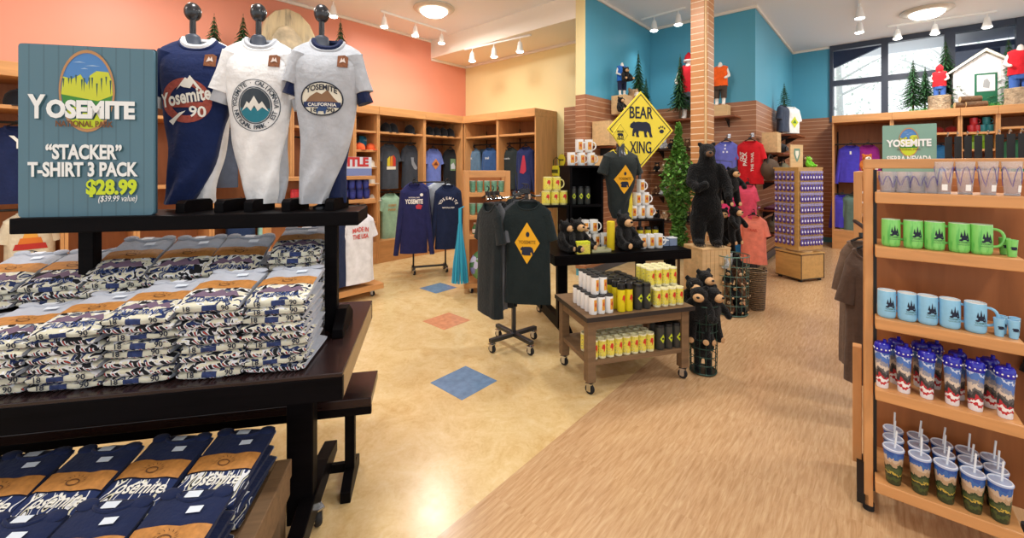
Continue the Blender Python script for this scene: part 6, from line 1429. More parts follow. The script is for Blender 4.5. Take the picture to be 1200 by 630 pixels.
for x, y in ((0.04, 0.04), (0.37, 0.04), (0.04, 0.33), (0.37, 0.33)): m = MB(); m.lathe([(0.025, 0), (0.025, 0.03)], 12, 0, Matrix.Translation((x, y, 0))); m.build('foot', M_BLACK, sb)
m = MB(); m.lathe([(0.15, 0.375), (0.15, 0.392), (0.03, 0.394), (0.03, 0.41)], 24, 0, Matrix.Translation((0.2, 0.18, 0))); m.build('turntable', M_PALE, sb, smooth=True)
MB().box(-0.005, 0.42, 0.03, 0.06, 0.41, 1.48).build('front_panel', M_SPIN, sb, bevel=0.002); MB().box(-0.005, 0.025, 0.06, 0.38, 0.41, 1.48).build('side_panel', M_SPIN, sb, bevel=0.002)
MB().box(-0.01, 0.425, 0.025, 0.40, 1.48, 1.50).build('top', M_SPIN, sb, bevel=0.002)
def mk_key():
    m = MB(); m.lathe([(0.004, -0.082), (0.018, -0.07), (0.020, -0.035), (0.010, -0.008), (0.003, 0.0)], 12, sy=0.35, M=Matrix.Translation((0, -0.014, 0))); o = m.build('keychain', mat('#4f3a94', rough=0.3, vary=0.3, vscale=80), None, smooth=True)
    q = MB(); q.box(-0.020, 0.020, -0.016, -0.012, 0.0, 0.026); q.build('card', mat('#9d93bf', rough=0.5), o); h = MB(); h.tube([(0, 0, 0.016), (0, -0.03, 0.016)], 0.002, 5); h.build('peg', M_CHROME, o)
    e = MB(); e.box(-0.008, 0.008, -0.0225, -0.02, -0.055, -0.03); e.build('emblem', mat('#e8e4f0', rough=0.4), o); return o
K_key = Kind(mk_key)
for r in range(7):
    for c in range(8):
        K_key.put(SL(0.032+0.050*c, 0.029, 1.42-0.143*r), SRt, f"purple keychain on the spinner front, {ORD[r]} row from top, {ORD[c]} from left", 'keychain', 'keychains on the spinner front', 1.18)
    for c in range(5): K_key.put(SL(-0.006, 0.10+0.06*c, 1.42-0.143*r), SRt-PI/2, f"purple keychain on the spinner side, {ORD[r]} row from top, {ORD[c]} from front", 'keychain', 'keychains on the spinner side', 1.18)
pl = thing('crest_plaque', 'pale board with a park crest on top of the keychain spinner', 'plaque', SL(0.08, 0.12, 1.501), SRt)
MB().box(-0.11, 0.11, 0, 0.015, 0, 0.30).build('board', M_PALE, pl, bevel=0.003); m = MB(); m.add([(x, -0.002, z+0.17) for x, z in [(-0.05, 0.08), (-0.055, 0.0), (-0.02, -0.08), (0, -0.10), (0.02, -0.08), (0.055, 0.0), (0.05, 0.08)]], [tuple(range(7))]); m.build('crest', mat('#6f8f7a', rough=0.5), pl); m = MB(); m.add([(x, -0.003, z+0.17) for x, z in [(-0.03, 0.05), (-0.03, 0), (0, -0.06), (0.03, 0), (0.03, 0.05)]], [tuple(range(5))]); m.build('crest_field', mat('#e7e2cf', rough=0.5), pl)
K_frog = Kind(mk_plush(mat('#6fc02c', rough=0.9), mat('#9bd858', rough=0.9))); K_frog.put(SL(0.26, 0.10, 1.501), SRt, 'small lime green plush toy on the keychain spinner', 'plush toy', None, 0.5)
for i in range(2): K_brown.put(SL(0.34+0.1*i-0.03, 0.22, 1.501), SRt+0.3*i, f"small brown plush toy on the keychain spinner, {'left' if i == 0 else 'right'} one", 'plush toy', None, 0.55)

# ------------------------------------------------------------------ cabinets under the window
for b0, w, l, kw in ((0.71, 0.82, 'maple cabinet bay with the violet fleece under the window', dict(shelves=(), rods=(1.93, 1.0))), (-0.11, 0.81, 'maple cabinet bay with dark red caps under the cabin', dict(shelves=(2.07,), rods=(1.90,))), (-0.92, 0.40, 'narrow maple bay with red, teal and green mugs', dict(shelves=(2.06, 1.79, 1.45, 1.1, 0.7), rods=())), (-1.32, 0.82, 'rightmost maple bay with the green jacket', dict(shelves=(2.12,), rods=(1.95,)))): cabinet(l, b0, w, 'w', dep=0.72, **kw)
def win(px, z, a=10.05): return ona(px, a, z)
hang('#4d45c0', win(997, 1.90), RA-PI/2, 'violet fleece pullover hanging in the left bay under the window', long=True, w=0.36, h=0.68, deco=d_tag)
hang('#9a2f8c', win(1017, 1.90), RA-PI/2, 'magenta fleece beside the violet one', long=True, w=0.3, h=0.66)
hang('#4d45c0', win(987, 0.97), RA-PI/2, 'violet fleece on the lower rail under the window', long=True, w=0.3, h=0.6); hang('#66827a', win(1000, 0.99, 9.98), RA-PI/2-0.3, 'grey-green fleece on the lower rail under the window', long=True, w=0.32, h=0.66)
hang('#3b7fb8', win(1097, 1.87), RA-PI/2, 'blue tee behind the lower end of the park sign', w=0.32, h=0.6)
hang('#3f7a58', win(1192, 1.92), RA-PI/2, 'green jacket at the right edge under the window', long=True, w=0.4, h=0.7)
K_capr = Kind(mk_cap('#8c2620'))
for i, px in enumerate((1083, 1098, 1115)): K_capr.put(win(px, 2.071, 9.98), RA-PI/2, f"dark red cap on the shelf below the cabin, {ORD[i]} from left", 'cap', 'dark red caps')
def mk_plain_mug(hexc): return mk_mug(hexc, 0.045, 0.115, lambda o, q, r, h: None, handle=PI*0.05)
for hexc, nm, pts in (('#c9323c', 'red', [(1138, 2.061), (1145, 2.061), (1141, 2.178)]), ('#2f8f9c', 'teal', [(1152, 2.061), (1160, 2.061), (1156, 2.178)]), ('#7fb032', 'green', [(1139, 1.791), (1147, 1.791), (1155, 1.791), (1143, 1.908), (1151, 1.908)])):
    K = Kind(mk_plain_mug(hexc))
    for i, (px, z) in enumerate(pts): K.put(win(px, z, 9.93), RA-PI/2, f"{nm} mug in the narrow bay under the window, {ORD[i]} of its stack", 'mug', nm+' mugs under the window')
# ------------------------------------------------------------------ near right: maple rack of mugs and tumblers
RO = Vector((1.521, 1.75, 0)); RR = math.radians(-39.3)
def RL(x, y, z=0.0): return rotp(RO, RR, x, y, z)
def rx_at(px, y):                              # distance along the shelf for a picture column, y back from its edge
    r = (px-CX)/F; c, s = math.cos(RR), math.sin(RR); return (r*(RO.y+y*c)-(RO.x-y*s))/(c-r*s)
SWID = 0.405
rk = thing('shelf_rack', 'near maple rack of green and blue mugs and tumblers', 'shelf', RO, RR)
for x in (-0.035, SWID+0.10):
    MB().box(x, x+0.03, 0.07, 0.11, 0.03, 1.495).build('upright', M_WOOD, rk, bevel=0.003); MB().box(x, x+0.03, 0.33, 0.37, 0.03, 1.495).build('upright', M_WOOD, rk, bevel=0.003)
MB().box(-0.035, SWID+0.13, 0.07, 0.11, 1.495, 1.535).build('top_rail', M_WOODH, rk, bevel=0.003); MB().box(-0.035, SWID+0.13, 0.33, 0.37, 1.495, 1.535).build('top_rail', M_WOODH, rk, bevel=0.003)
MB().box(-0.03, SWID+0.10, 0.30, 0.315, 0.12, 1.42).build('back_panel', M_WOODB, rk)
for x in (-0.005, SWID+0.085): MB().box(x, x+0.012, 0.075, 0.095, 0.1, 1.49).build('slotted_strip', M_BLACK, rk)
m = MB(); m.box(-0.06, -0.02, 0.07, 0.40, 0.03, 0.075); m.box(SWID+0.10, SWID+0.14, 0.07, 0.40, 0.03, 0.075); m.build('base_foot', M_BLACK, rk)
MB().box(-0.075, -0.04, 0.34, 0.40, 0.055, 0.62).build('end_board', M_WOOD, rk, bevel=0.003)
for x, y in ((0.0, 0.1), (SWID+0.1, 0.1), (0.0, 0.36), (SWID+0.1, 0.36)): m = MB(); m.lathe([(0.02, 0), (0.02, 0.03)], 12, 0, Matrix.Translation((x-0.02, y, 0))); m.build('foot', M_RUBBER, rk)
SH = [(0.186, 0.30), (0.573, 0.28), (0.87, 0.26), (1.17, 0.26), (1.396, 0.26)]
for z, dp in SH: MB().box(0, SWID, 0, dp, z-0.046, z).build('shelf', M_WOODH, rk, bevel=0.004)
def art_bearwood(o, r0, r1, h):
    m = MB(); a = 0.35
    wrap(m, flat_poly(BEAR(0.0085)), r1, r1, h, r1*a, h*0.52, 0.0008)
    for dx, hh in ((-0.010, 0.020), (-0.001, 0.030), (0.008, 0.018)): wrap(m, flat_poly([(-0.004, 0), (0.004, 0), (0.0, hh)]), r1, r1, h, r1*a+dx, h*0.55, 0.0009)
    for cx in (-0.6, 0.55): wrap(m, flat_poly([(0.006*math.cos(t), 0.004*math.sin(t)) for t in [2*PI*i/8 for i in range(8)]]), r1, r1, h, r1*a+cx*0.018, h*0.44, 0.0008)
    m.build('bear_print', M_INK, o)
    for i, (tx, sz) in enumerate((('YOSEMITE', 0.008), ('NATIONAL PARK', 0.005))):
        vs, fs = text_mb(tx, sz, 0.01); m = MB(); wrap(m, (vs, fs), r1, r1, h, r1*a, h*(0.34-0.07*i), 0.0009); m.build('lettering', mat('#2d5a3a', rough=0.5), o)
k = NT('spring_green_glaze'); tc = k.n('ShaderNodeTexCoord'); mp = k.n('ShaderNodeMapping'); mp.inputs['Scale'].default_value = (60, 60, 9); k.l(tc, 'Object', mp, 'Vector'); nz = k.n('ShaderNodeTexNoise', i_Scale=1.0, i_Detail=3.0); k.l(mp, 'Vector', nz, 'Vector')
r = k.ramp([(0.3, lin('#4fae4c')), (0.45, lin('#7fd06a')), (0.8, lin('#90db7a'))]); k.l(nz, 'Fac', r, 'Fac'); k.l(r, 'Color', k.b, 'Base Color'); k.b.inputs['Roughness'].default_value = 0.25; M_GGLAZE = k.m
M_BGLAZE = mat('#8ec6e6', rough=0.25, spec=0.5, vary=0.04, vscale=60)
def mk_camp(m_, hexr, r, h, handle=0.12, shot=False):
    def f():
        m = MB(); m.lathe([(r*0.80, 0), (r*0.93, 0.004), (r*0.985, h*0.12), (r, h*0.5), (r*0.985, h*0.97), (r*0.97, h), (r*0.91, h), (r*0.9, h*0.2), (0.002, h*0.12)] if not shot else [(r*0.72, 0), (r*0.76, 0.003), (r, h), (r*0.9, h), (r*0.7, h*0.15), (0.002, h*0.1)], 28, cap=False)
        o = m.build('shot_glass' if shot else 'mug', m_, None, smooth=True)
        q = MB(); q.torus((0, 0, h), r*0.94, r*0.035, 28, 6); q.build('rim', mat(hexr, rough=0.3), o, smooth=True)
        i_ = MB(); i_.lathe([(r*0.905, h*0.985), (r*0.89, h*0.22)], 24, cap=False); i_.build('inside', M_WHITEP, o, smooth=True) if not shot else None
        if not shot:
            hm = MB(); pts = []
            for i in range(11):
                a = -PI/2+PI*i/10; e = r*0.96+h*0.28*math.cos(a)**0.8 if abs(math.cos(a)) > 1e-6 else r*0.96; pts.append((e*math.cos(handle), e*math.sin(handle), h*0.56+h*0.30*math.sin(a)))
            hm.tube(pts, [h*0.045]*11, 8); hm.build('handle', m_, o, smooth=True); art_bearwood(o, r, r, h)
        else:
            m2 = MB(); wrap(m2, flat_poly(BEAR(0.006)), r*0.8, r, h, r*0.2, h*0.5, 0.0008); m2.build('bear_print', M_INK, o)
        return o
    return f
K_gm = Kind(mk_camp(M_GGLAZE, '#dff0d2', 0.0305, 0.112)); K_bm = Kind(mk_camp(M_BGLAZE, '#f1f5f6', 0.0305, 0.112))
HUE = ['leftmost', 'second from left', 'middle', 'fourth from left', 'rightmost']
for i, px in enumerate((1044, 1070, 1095, 1124, 1150)): K_gm.put(RL(rx_at(px, 0.05), 0.05, 1.171), RR+0.05, f"spring green bear mug on the near rack, {HUE[i]} of five", 'mug', 'green bear mugs on the near rack')
for i, px in enumerate((1039, 1063, 1087, 1113, 1143)): K_bm.put(RL(rx_at(px, 0.05), 0.05, 0.871), RR+0.05, f"pale blue bear mug on the near rack, {HUE[i]} of five", 'mug', 'blue bear mugs on the near rack')
K_gs = Kind(mk_camp(M_GGLAZE, '#8fd083', 0.0155, 0.062, shot=True)); K_bs = Kind(mk_camp(M_BGLAZE, '#cfe6f2', 0.0155, 0.066, shot=True))
for px, y, l in ((1177, 0.09, 'green shot glass behind the other green one'), (1186, 0.045, 'green shot glass at the shelf end')): K_gs.put(RL(rx_at(px, y), y, 1.171), RR, l, 'shot glass', 'green shot glasses')
for px, y, l in ((1171, 0.045, 'blue shot glass, front left of four'), (1188, 0.045, 'blue shot glass, front right of four'), (1174, 0.09, 'blue shot glass, rear left of four'), (1189, 0.09, 'blue shot glass, rear right of four')): K_bs.put(RL(rx_at(px, y), y, 0.871), RR, l, 'shot glass', 'blue shot glasses')
# photo tumblers
def scenic(name, pts, seed, sc=(30, 30, 14), amt=0.30, zr=0.2):
    k = NT(name); tc = k.n('ShaderNodeTexCoord'); sp = k.n('ShaderNodeSeparateXYZ'); k.l(tc, 'Object', sp, 'Vector'); mp = k.n('ShaderNodeMapping'); mp.inputs['Scale'].default_value = sc; mp.inputs['Location'].default_value = (seed, seed, 0); k.l(tc, 'Object', mp, 'Vector')
    nz = k.n('ShaderNodeTexNoise', i_Scale=1.0, i_Detail=5.0, i_Roughness=0.6); k.l(mp, 'Vector', nz, 'Vector')
    mr = k.n('ShaderNodeMath', operation='DIVIDE'); k.l(sp, 'Z', mr, 0); mr.inputs[1].default_value = zr
    sb = k.n('ShaderNodeMath', operation='SUBTRACT'); k.l(nz, 'Fac', sb, 0); sb.inputs[1].default_value = 0.5
    ma = k.n('ShaderNodeMath', operation='MULTIPLY_ADD'); k.l(sb, 0, ma, 0); ma.inputs[1].default_value = amt*2; k.l(mr, 0, ma, 2)
    r = k.ramp(pts, True); k.l(ma, 0, r, 'Fac'); k.l(r, 'Color', k.b, 'Base Color'); k.b.inputs['Roughness'].default_value = 0.25; return k.m
M_EAGLE = scenic('eagle_photo', [(0, lin('#e8e6ea')), (0.07, lin('#c0303a')), (0.12, lin('#f1eff0')), (0.18, lin('#b92f3c')), (0.23, lin('#3b3a3e')), (0.34, lin('#5b5a5e')), (0.42, lin('#d9c9b8')), (0.50, lin('#8e8f9c')), (0.56, lin('#4f78c0')), (0.68, lin('#c9d6ea')), (0.73, lin('#3f66b8'))], 3)
def mk_eagle():
    r, h = 0.0255, 0.195; m = MB(); m.lathe([(r*0.74, 0), (r*0.78, 0.004), (r*0.88, h*0.5), (r*0.98, h*0.77), (r*0.9, h*0.775)], 26); o = m.build('photo_tumbler', M_EAGLE, None, smooth=True)
    l = MB(); l.lathe([(r*1.0, h*0.765), (r*1.05, h*0.78), (r*1.07, h*0.86), (r*1.0, h*0.93), (r*0.8, h*0.96), (r*0.5, h*0.965)], 26); l.build('lid', mat('#1f20a8', rough=0.2, spec=0.6), o, smooth=True)
    d = MB(); 
    for i in range(12): a = 2*PI*i/12; d.ball((r*1.065*math.cos(a), r*1.065*math.sin(a), h*0.835), 0.0032, n=6, k=4)
    d.build('lid_pattern', M_WHITEP, o); s = MB(); s.tube([(0.008, 0, h*0.96), (0.008, 0, h*1.03)], 0.006, 8); s.build('sip_spout', mat('#1f20a8', rough=0.2), o, smooth=True); return o
K_et = Kind(mk_eagle)
for i, px in enumerate((1034, 1059, 1086, 1116, 1143, 1178)): K_et.put(RL(rx_at(px, 0.045), 0.045, 0.574), RR+rnd.uniform(-.5, .5), f"blue-lidded photo tumbler in the front row, {['leftmost', 'second from left', 'third from left', 'fourth from left', 'fifth from left', 'rightmost'][i]}", 'tumbler', 'photo tumblers')
for i, (px, y) in enumerate(((1050, 0.12), (1078, 0.15), (1095, 0.17), (1122, 0.115), (1160, 0.11))): K_et.put(RL(rx_at(px, y), y, 0.574), RR+rnd.uniform(-.5, .5), f"blue-lidded photo tumbler in the rear, {ORD[i]} from left", 'tumbler', 'photo tumblers')
# straw cups
M_VALLEY = scenic('valley_photo', [(0, lin('#33402a')), (0.14, lin('#46562f')), (0.25, lin('#2f3d2c')), (0.33, lin('#c9b04a')), (0.37, lin('#4a5a36')), (0.50, lin('#33452f')), (0.58, lin('#b99c7c')), (0.70, lin('#c9b49c')), (0.80, lin('#3a6ab0')), (0.9, lin('#2f59a8'))], 9, (40, 40, 22), 0.28, 0.14)
def mk_straw():
    r, h = 0.034, 0.145; m = MB(); m.lathe([(r*0.66, 0), (r*0.70, 0.004), (r*0.98, h*0.97), (r*0.9, h*0.975)], 26); o = m.build('straw_cup', M_VALLEY, None, smooth=True)
    l = MB(); l.lathe([(r*0.99, h*0.955), (r*1.04, h*0.965), (r*1.04, h*1.0), (r*0.96, h*1.015), (r*0.9, h*1.0), (r*0.2, h*1.005)], 26); l.build('lid', mat('#a9b6d2', rough=0.12, spec=0.6), o, smooth=True)
    c = MB(); c.torus((0, 0, h*1.012), r*0.93, 0.0025, 26, 5); c.build('lid_ridge', mat('#e2e8f2', rough=0.1), o, smooth=True)
    s = MB(); s.tube([(0.004, 0, h*0.95), (0.010, 0.004, h*1.5)], 0.0034, 8); s.build('straw', mat('#e4eaf0', rough=0.2), o, smooth=True); return o
K_sc = Kind(mk_straw)
for j in range(3):
    for i in range(5):
        pxs = (1047, 1078, 1108, 1140, 1172); y = 0.042+0.082*j; x = rx_at(pxs[i], 0.042)
        K_sc.put(RL(x+0.004*j, y, 0.187), RR+rnd.uniform(-.7, .7), f"straw cup with a valley photo, {['front', 'middle', 'rear'][j]} row, {['leftmost', 'second from left', 'centre', 'fourth from left', 'rightmost'][i]}", 'straw cup', 'straw cups on the bottom shelf')
# pint glasses
k = NT('clear_glass'); k.b.inputs['Transmission Weight'].default_value = 0.85; k.b.inputs['Roughness'].default_value = 0.04; k.b.inputs['IOR'].default_value = 1.15; k.b.inputs['Base Color'].default_value = (0.95, 0.95, 0.97, 1); M_GLASS = k.m
M_SCRIB = mat('#4a3fa0', rough=0.5)
def mk_pint():
    r, h = 0.027, 0.125; m = MB(); m.lathe([(r*0.72, 0), (r, h), (r*0.95, h), (r*0.69, 0.008), (0.002, 0.008)], 26, cap=False); o = m.build('pint_glass', M_GLASS, None, smooth=True)
    b = MB(); b.lathe([(r*0.70, 0.0), (r*0.72, 0.007)], 26); b.build('glass_base', mat('#cfd3dc', rough=0.1, trans=0.5), o, smooth=True)
    s = MB()
    for q in range(3): s.tube([((r*(0.72+0.28*z)+0.0012)*math.cos(-2.6+2.0*t+q*2.1), (r*(0.72+0.28*z)+0.0012)*math.sin(-2.6+2.0*t+q*2.1), h*z) for t, z in [(i/8, 0.25+0.6*abs(math.sin(i*0.55+q))) for i in range(9)]], 0.0008, 4)
    s.build('scribble_print', M_SCRIB, o, smooth=True)
    w = MB(); wrap(w, flat_poly([(-0.008, -0.012), (0.008, -0.012), (0.008, 0.012), (-0.008, 0.012)]), r*0.72, r, h, 0.0, h*0.2, 0.001); w.build('price_sticker', M_WHITEP, o); return o
K_pg = Kind(mk_pint)
for i, px in enumerate((1106, 1131, 1158, 1186)): K_pg.put(RL(rx_at(px, 0.03), 0.03, 1.397), RR+0.3*i, f"clear pint glass with blue scribble, front of the top shelf, {['leftmost', 'second', 'third', 'rightmost'][i]}", 'glass', 'pint glasses')
def mk_wide():
    r, h = 0.03, 0.085; m = MB(); m.lathe([(r*0.8, 0), (r, h), (r*0.95, h), (r*0.76, 0.007), (0.002, 0.007)], 26, cap=False); o = m.build('low_glass', M_GLASS, None, smooth=True)
    s = MB()
    for q in range(4): s.tube([((r*(0.8+0.2*z)+0.001)*math.cos(1.7*t+q*1.6), (r*(0.8+0.2*z)+0.001)*math.sin(1.7*t+q*1.6), h*z) for t, z in [(i/8, 0.2+0.6*abs(math.sin(i*0.5+q*0.7))) for i in range(9)]], 0.0008, 4)
    s.build('scribble_print', M_SCRIB, o, smooth=True); b = MB(); b.lathe([(r*0.78, 0), (r*0.8, 0.006)], 24); b.build('glass_base', mat('#cfd3dc', rough=0.1, trans=0.5), o, smooth=True); return o
K_lg = Kind(mk_wide)
for j in range(2):
    for i, px in enumerate((1041, 1058, 1075, 1092)): y = 0.045+0.07*j; K_lg.put(RL(rx_at(px, 0.045), y, 1.397), RR+0.5*i, f"low clear glass with blue scribble, {['front', 'rear'][j]} row, {ORD[i]} from left", 'glass', 'low glasses')
# brown tees hanging from the rack's far side
for i, (px, d, z) in enumerate(((1020, 2.42, 1.02), (1012, 2.62, 1.03))):
    q = P(px, HY, d); hang('#57463c' if i == 0 else '#6a5648', (q.x, q.y, z), RR+0.55, ['dark brown tee hanging left of the near rack', 'lighter brown tee behind the dark brown one'][i], w=0.26, h=0.76, sl=0.22, out=0.25, dep=0.06)
pa_, pb_ = P(1020, HY, 2.42), P(1012, HY, 2.62); dv = (pb_-pa_); pe = pb_+dv*0.4; ps = pa_-dv*0.15
m = MB(); m.tube([(ps.x, ps.y, 1.126), (pe.x, pe.y, 1.126)], 0.012); m.tube([(pe.x, pe.y, 1.126), (2.40, 2.93, 1.126)], 0.012)
o = m.build('hang_arm', M_BLACK, None); tag(o, 'black hang arm carrying the brown tees', 'rail')
# second maple fixture behind, with the park sign on it
QO = Vector((2.385, 2.92, 0)); QR = RA-PI/2
def QL(x, y, z=0.0): return rotp(QO, QR, x, y, z)
g2 = thing('gondola_shelf', 'maple gondola behind the near rack carrying the green park sign', 'shelf', QO, QR)
for x in (0.0, 0.86):
    for y in (0.0, 0.74): MB().box(x, x+0.045, y, y+0.045, 0.0, 1.47).build('upright', M_WOOD, g2, bevel=0.003)
for y in (0.0, 0.74): MB().box(0.045, 0.86, y, y+0.045, 1.43, 1.47).build('top_rail', M_WOODH, g2, bevel=0.003)
for x in (0.0, 0.86): MB().box(x, x+0.045, 0.045, 0.74, 1.43, 1.47).build('top_rail', M_WOODH, g2, bevel=0.003); MB().box(x, x+0.04, 0.045, 0.74, 1.09, 1.13).build('side_rail', M_WOODH, g2)
MB().box(0.045, 0.86, 0.36, 0.39, 0.15, 1.43).build('back_panel', M_WOODB, g2); MB().box(0.05, 0.86, 0.4, 0.74, 1.44, 1.465).build('top_board', M_WOODH, g2)
for z in (1.22, 0.85, 0.45, 0.15): MB().box(0.045, 0.86, 0.0, 0.36, z-0.04, z).build('shelf', M_WOODH, g2, bevel=0.002)
s2 = thing('sign', 'green Yosemite Sierra Nevada sign on the gondola behind the near rack', 'sign', QL(0.30, 0.62, 1.466), QR)
board(s2, 0.30, 0.36, mat('#7fa79a', rough=0.55), 0.012, 0.006); park_oval(s2, 0.0, 0.225, 0.055, 0.105)
lettering('lettering', 'YOSEMITE', 0.072, M_LW, s2, (0, -0.004, 0.195), 0.045, 0.25, extr=0.0005); lettering('lettering', 'NATIONAL PARK', 0.02, mat('#7c4f2e', rough=0.6), s2, (0, -0.004, 0.165), 0.0, 0.13, extr=0.0005); lettering('lettering', 'SIERRA NEVADA', 0.06, M_LW, s2, (0, -0.004, 0.08), 0.03, 0.25, extr=0.0005)
K_fox = Kind(mk_plush(mat('#d9772f', rough=0.95, bump=0.8, bscale=140, vary=0.3, vscale=50), mat('#f1e9dc', rough=0.9))); K_fox.put(QL(0.07, 0.05, 1.471), QR+0.3, 'orange plush fox on the gondola in front of the green sign', 'plush toy', None, 0.42)
K_pen = Kind(lambda: mk_mug('#f3f3f1', 0.042, 0.13, art_patch('#2a2b2e', '#f3f3f1', 0.5), handle=PI)())
for i in range(3): K_pen.put(QL(0.10+0.095*i, 0.10, 1.221), QR, f"white mug with black patch on the rear gondola, {ORD[i]} from left", 'mug', 'white mugs on the rear gondola')
for i in range(3):
    b = thing('black_gift_box', f"black gift box on the rear gondola, {['left', 'middle', 'right'][i]} one", 'box', QL(0.13+0.20*i, 0.15, 0.851), QR); MB().box(-0.08, 0.08, -0.09, 0.09, 0, 0.14).build('carton', M_BLACK, b, bevel=0.003); MB().box(-0.083, 0.083, -0.093, 0.093, 0.14, 0.175).build('lid', mat('#26272a', rough=0.4), b, bevel=0.003)
# hooks of black goods behind the glasses
for i in range(9):
    q = QL(0.50+0.045*i, 0.55-0.02*i, 1.466); t = thing('lanyard_hook', f"chrome hook with a black hang card behind the pint glasses, {ORD[i]} from left", 'display hook', q, QR, 'lanyard hooks')
    m = MB(); m.tube([(0, 0, 0), (0, 0, 0.26), (0, -0.03, 0.28), (0, -0.06, 0.265)], 0.004, 6); m.build('wire_stem', M_CHROME, t, smooth=True); m = MB(); m.box(-0.018, 0.018, -0.056, -0.050, 0.05, 0.25); m.build('hang_card', M_BLACK, t)
hang('#20222a', RL(SWID+0.21, 0.34, 0.95), RR+0.6, 'black tee hanging right of the near rack, cut by the frame', w=0.3, h=0.7, hanger=False)
m = MB(); m.tube([(0, 0, 0), (0, -0.14, 0)], 0.012); tag(m.build('hang_arm', M_BLACK, None, RL(SWID+0.21, 0.42, 0.98), RR), 'black hang arm at the right end of the near rack', 'rail')
# ------------------------------------------------------------------ display on top of the window cabinets
ZT = 2.4505
def top_(px, a=10.1, z=ZT): return ona(px, a, z)
fir('slim fir tree left of the red-hooded child', top_(1070), 0.93, 0.17, 31, trunk=0.15); fir('shorter fir tree next to the slim one', top_(1084, 10.2), 0.80, 0.13, 32, trunk=0.25); fir('tallest dark fir tree against the window', top_(1108, 10.17), 1.20, 0.24, 33)
fir('fir tree behind the cabin roof at the right', top_(1182, 10.17), 1.10, 0.22, 34); fir('low bushy fir at the right frame edge', top_(1199, 10.17), 0.85, 0.22, 35)
def stump(label, pos, r, h):
    t = thing('log_stump', label, 'stump', pos); m = MB(); m.lathe([(r*1.08, 0), (r*0.98, h*0.3), (r, h-0.006)], 18); m.build('bark', mat('#a58f74', rough=0.9, bump=1.0, bscale=30, vary=0.35, vscale=18), t, smooth=True)
    m = MB(); m.lathe([(r*0.97, h-0.006), (r*0.97, h)], 18); m.build('cut_face', mat('#cdb58c', rough=0.8), t)
stump('log stump under the red-hooded child', top_(1101, 9.95), 0.14, 0.24)
t = child('seated child figure in a red hooded top on the log stump', top_(1101, 9.95, ZT+0.16), RA-PI/2-0.2, '#d3232b', '#3f62a8', 0.55)
m = MB(); m.lathe([(0.055, 0.74), (0.075, 0.80), (0.07, 0.87), (0.03, 0.92), (0.005, 0.93)], 14); m.build('hood', cloth('#d3232b'), t, smooth=True)
stump('log stump at the right edge under the red tee figure', top_(1196, 9.95), 0.17, 0.26)
child('adult-looking white figure in a red tee and blue jeans at the right edge', top_(1196, 9.95, ZT+0.1), RA-PI/2, '#c8222c', '#3f62a8', 0.85)
cb = thing('model_cabin', 'small white model cabin with a green door on the cabinet top', 'model house', top_(1151, 10.18), RA-PI/2+0.15); cb.scale = (1, 1, 1.12)
k = NT('white_clapboard'); tc = k.n('ShaderNodeTexCoord'); wv = k.n('ShaderNodeTexWave', i_Scale=7.0, bands_direction='X'); k.l(tc, 'Object', wv, 'Vector'); r = k.ramp([(0, lin('#d5d6d8')), (0.1, lin('#f2f2f2'))]); k.l(wv, 'Fac', r, 'Fac'); k.l(r, 'Color', k.b, 'Base Color'); M_CLAP = k.m
MB().prism([(-0.36, 0), (0.36, 0), (0.36, 0.55), (0, 0.80), (-0.36, 0.55)], -0.12, 0.22).build('walls', M_CLAP, cb)
m = MB(); m.prism([(-0.42, 0.525), (0, 0.815), (0, 0.855), (-0.42, 0.555)], -0.17, 0.25); m.prism([(0, 0.815), (0.42, 0.525), (0.42, 0.555), (0, 0.855)], -0.17, 0.25); m.build('roof', mat('#e9e6d4', rough=0.6), cb)
dr = MB().box(-0.12, 0.13, -0.13, -0.12, 0.0, 0.50).build('door', mat('#1f6a4a', rough=0.5), cb); MB().box(-0.095, 0.105, -0.134, -0.13, 0.24, 0.475).build('poster', mat('#e4e6e6', rough=0.5), dr); m = MB(); m.add([(x, -0.1355, z) for x, z in [(-0.03, 0.30), (0.04, 0.28), (0.05, 0.36), (0.02, 0.42), (-0.02, 0.40)]], [tuple(range(5))]); m.build('poster_drawing', mat('#a5a8a8', rough=0.6), dr)
for i, (dx, z) in enumerate(((-0.06, 0), (0.06, 0), (0.0, 0.088))):
    q = top_(1137, 9.86); t = thing('firewood_log', f"cut firewood log before the cabin, {['left', 'right', 'topmost'][i]} one", 'log', q+Vector((dx*0.75+0.0, -dx*0.66, z+0.052)), RA-PI/2+0.25)
    M_ = Matrix.Rotation(PI/2, 4, 'Y'); m = MB(); m.lathe([(0.05, -0.12), (0.052, 0), (0.05, 0.12)], 14, 0, M_); m.build('bark', mat('#6b4f38', rough=0.9, bump=1.0, bscale=35, vary=0.35), t, smooth=True)
    for s in (-1, 1): m = MB(); m.lathe([(0.046, s*0.1205), (0.046, s*0.123)], 14, 0, M_); m.build('cut_face', mat('#c9a878', rough=0.8), t)
R_ = random.Random(5); m = MB()
for i in range(420):
    c = Vector((R_.uniform(-0.75, 0.75), R_.uniform(-0.10, 0.02), 0)); h = R_.uniform(0.03, 0.085); a = R_.uniform(0, PI); m.add([c+Vector((0.008*math.cos(a), 0.008*math.sin(a), 0)), c-Vector((0.008*math.cos(a), 0.008*math.sin(a), 0)), c+Vector((R_.uniform(-.03, .03), R_.uniform(-.03, .03), h))], [(0, 1, 2)])
o = m.build('artificial_grass', leaf_mat('#3f8a3a'), None, top_(1140, 9.98), RA-PI/2); tag(o, 'strip of green artificial grass before the model cabin', 'grass', kind='stuff')
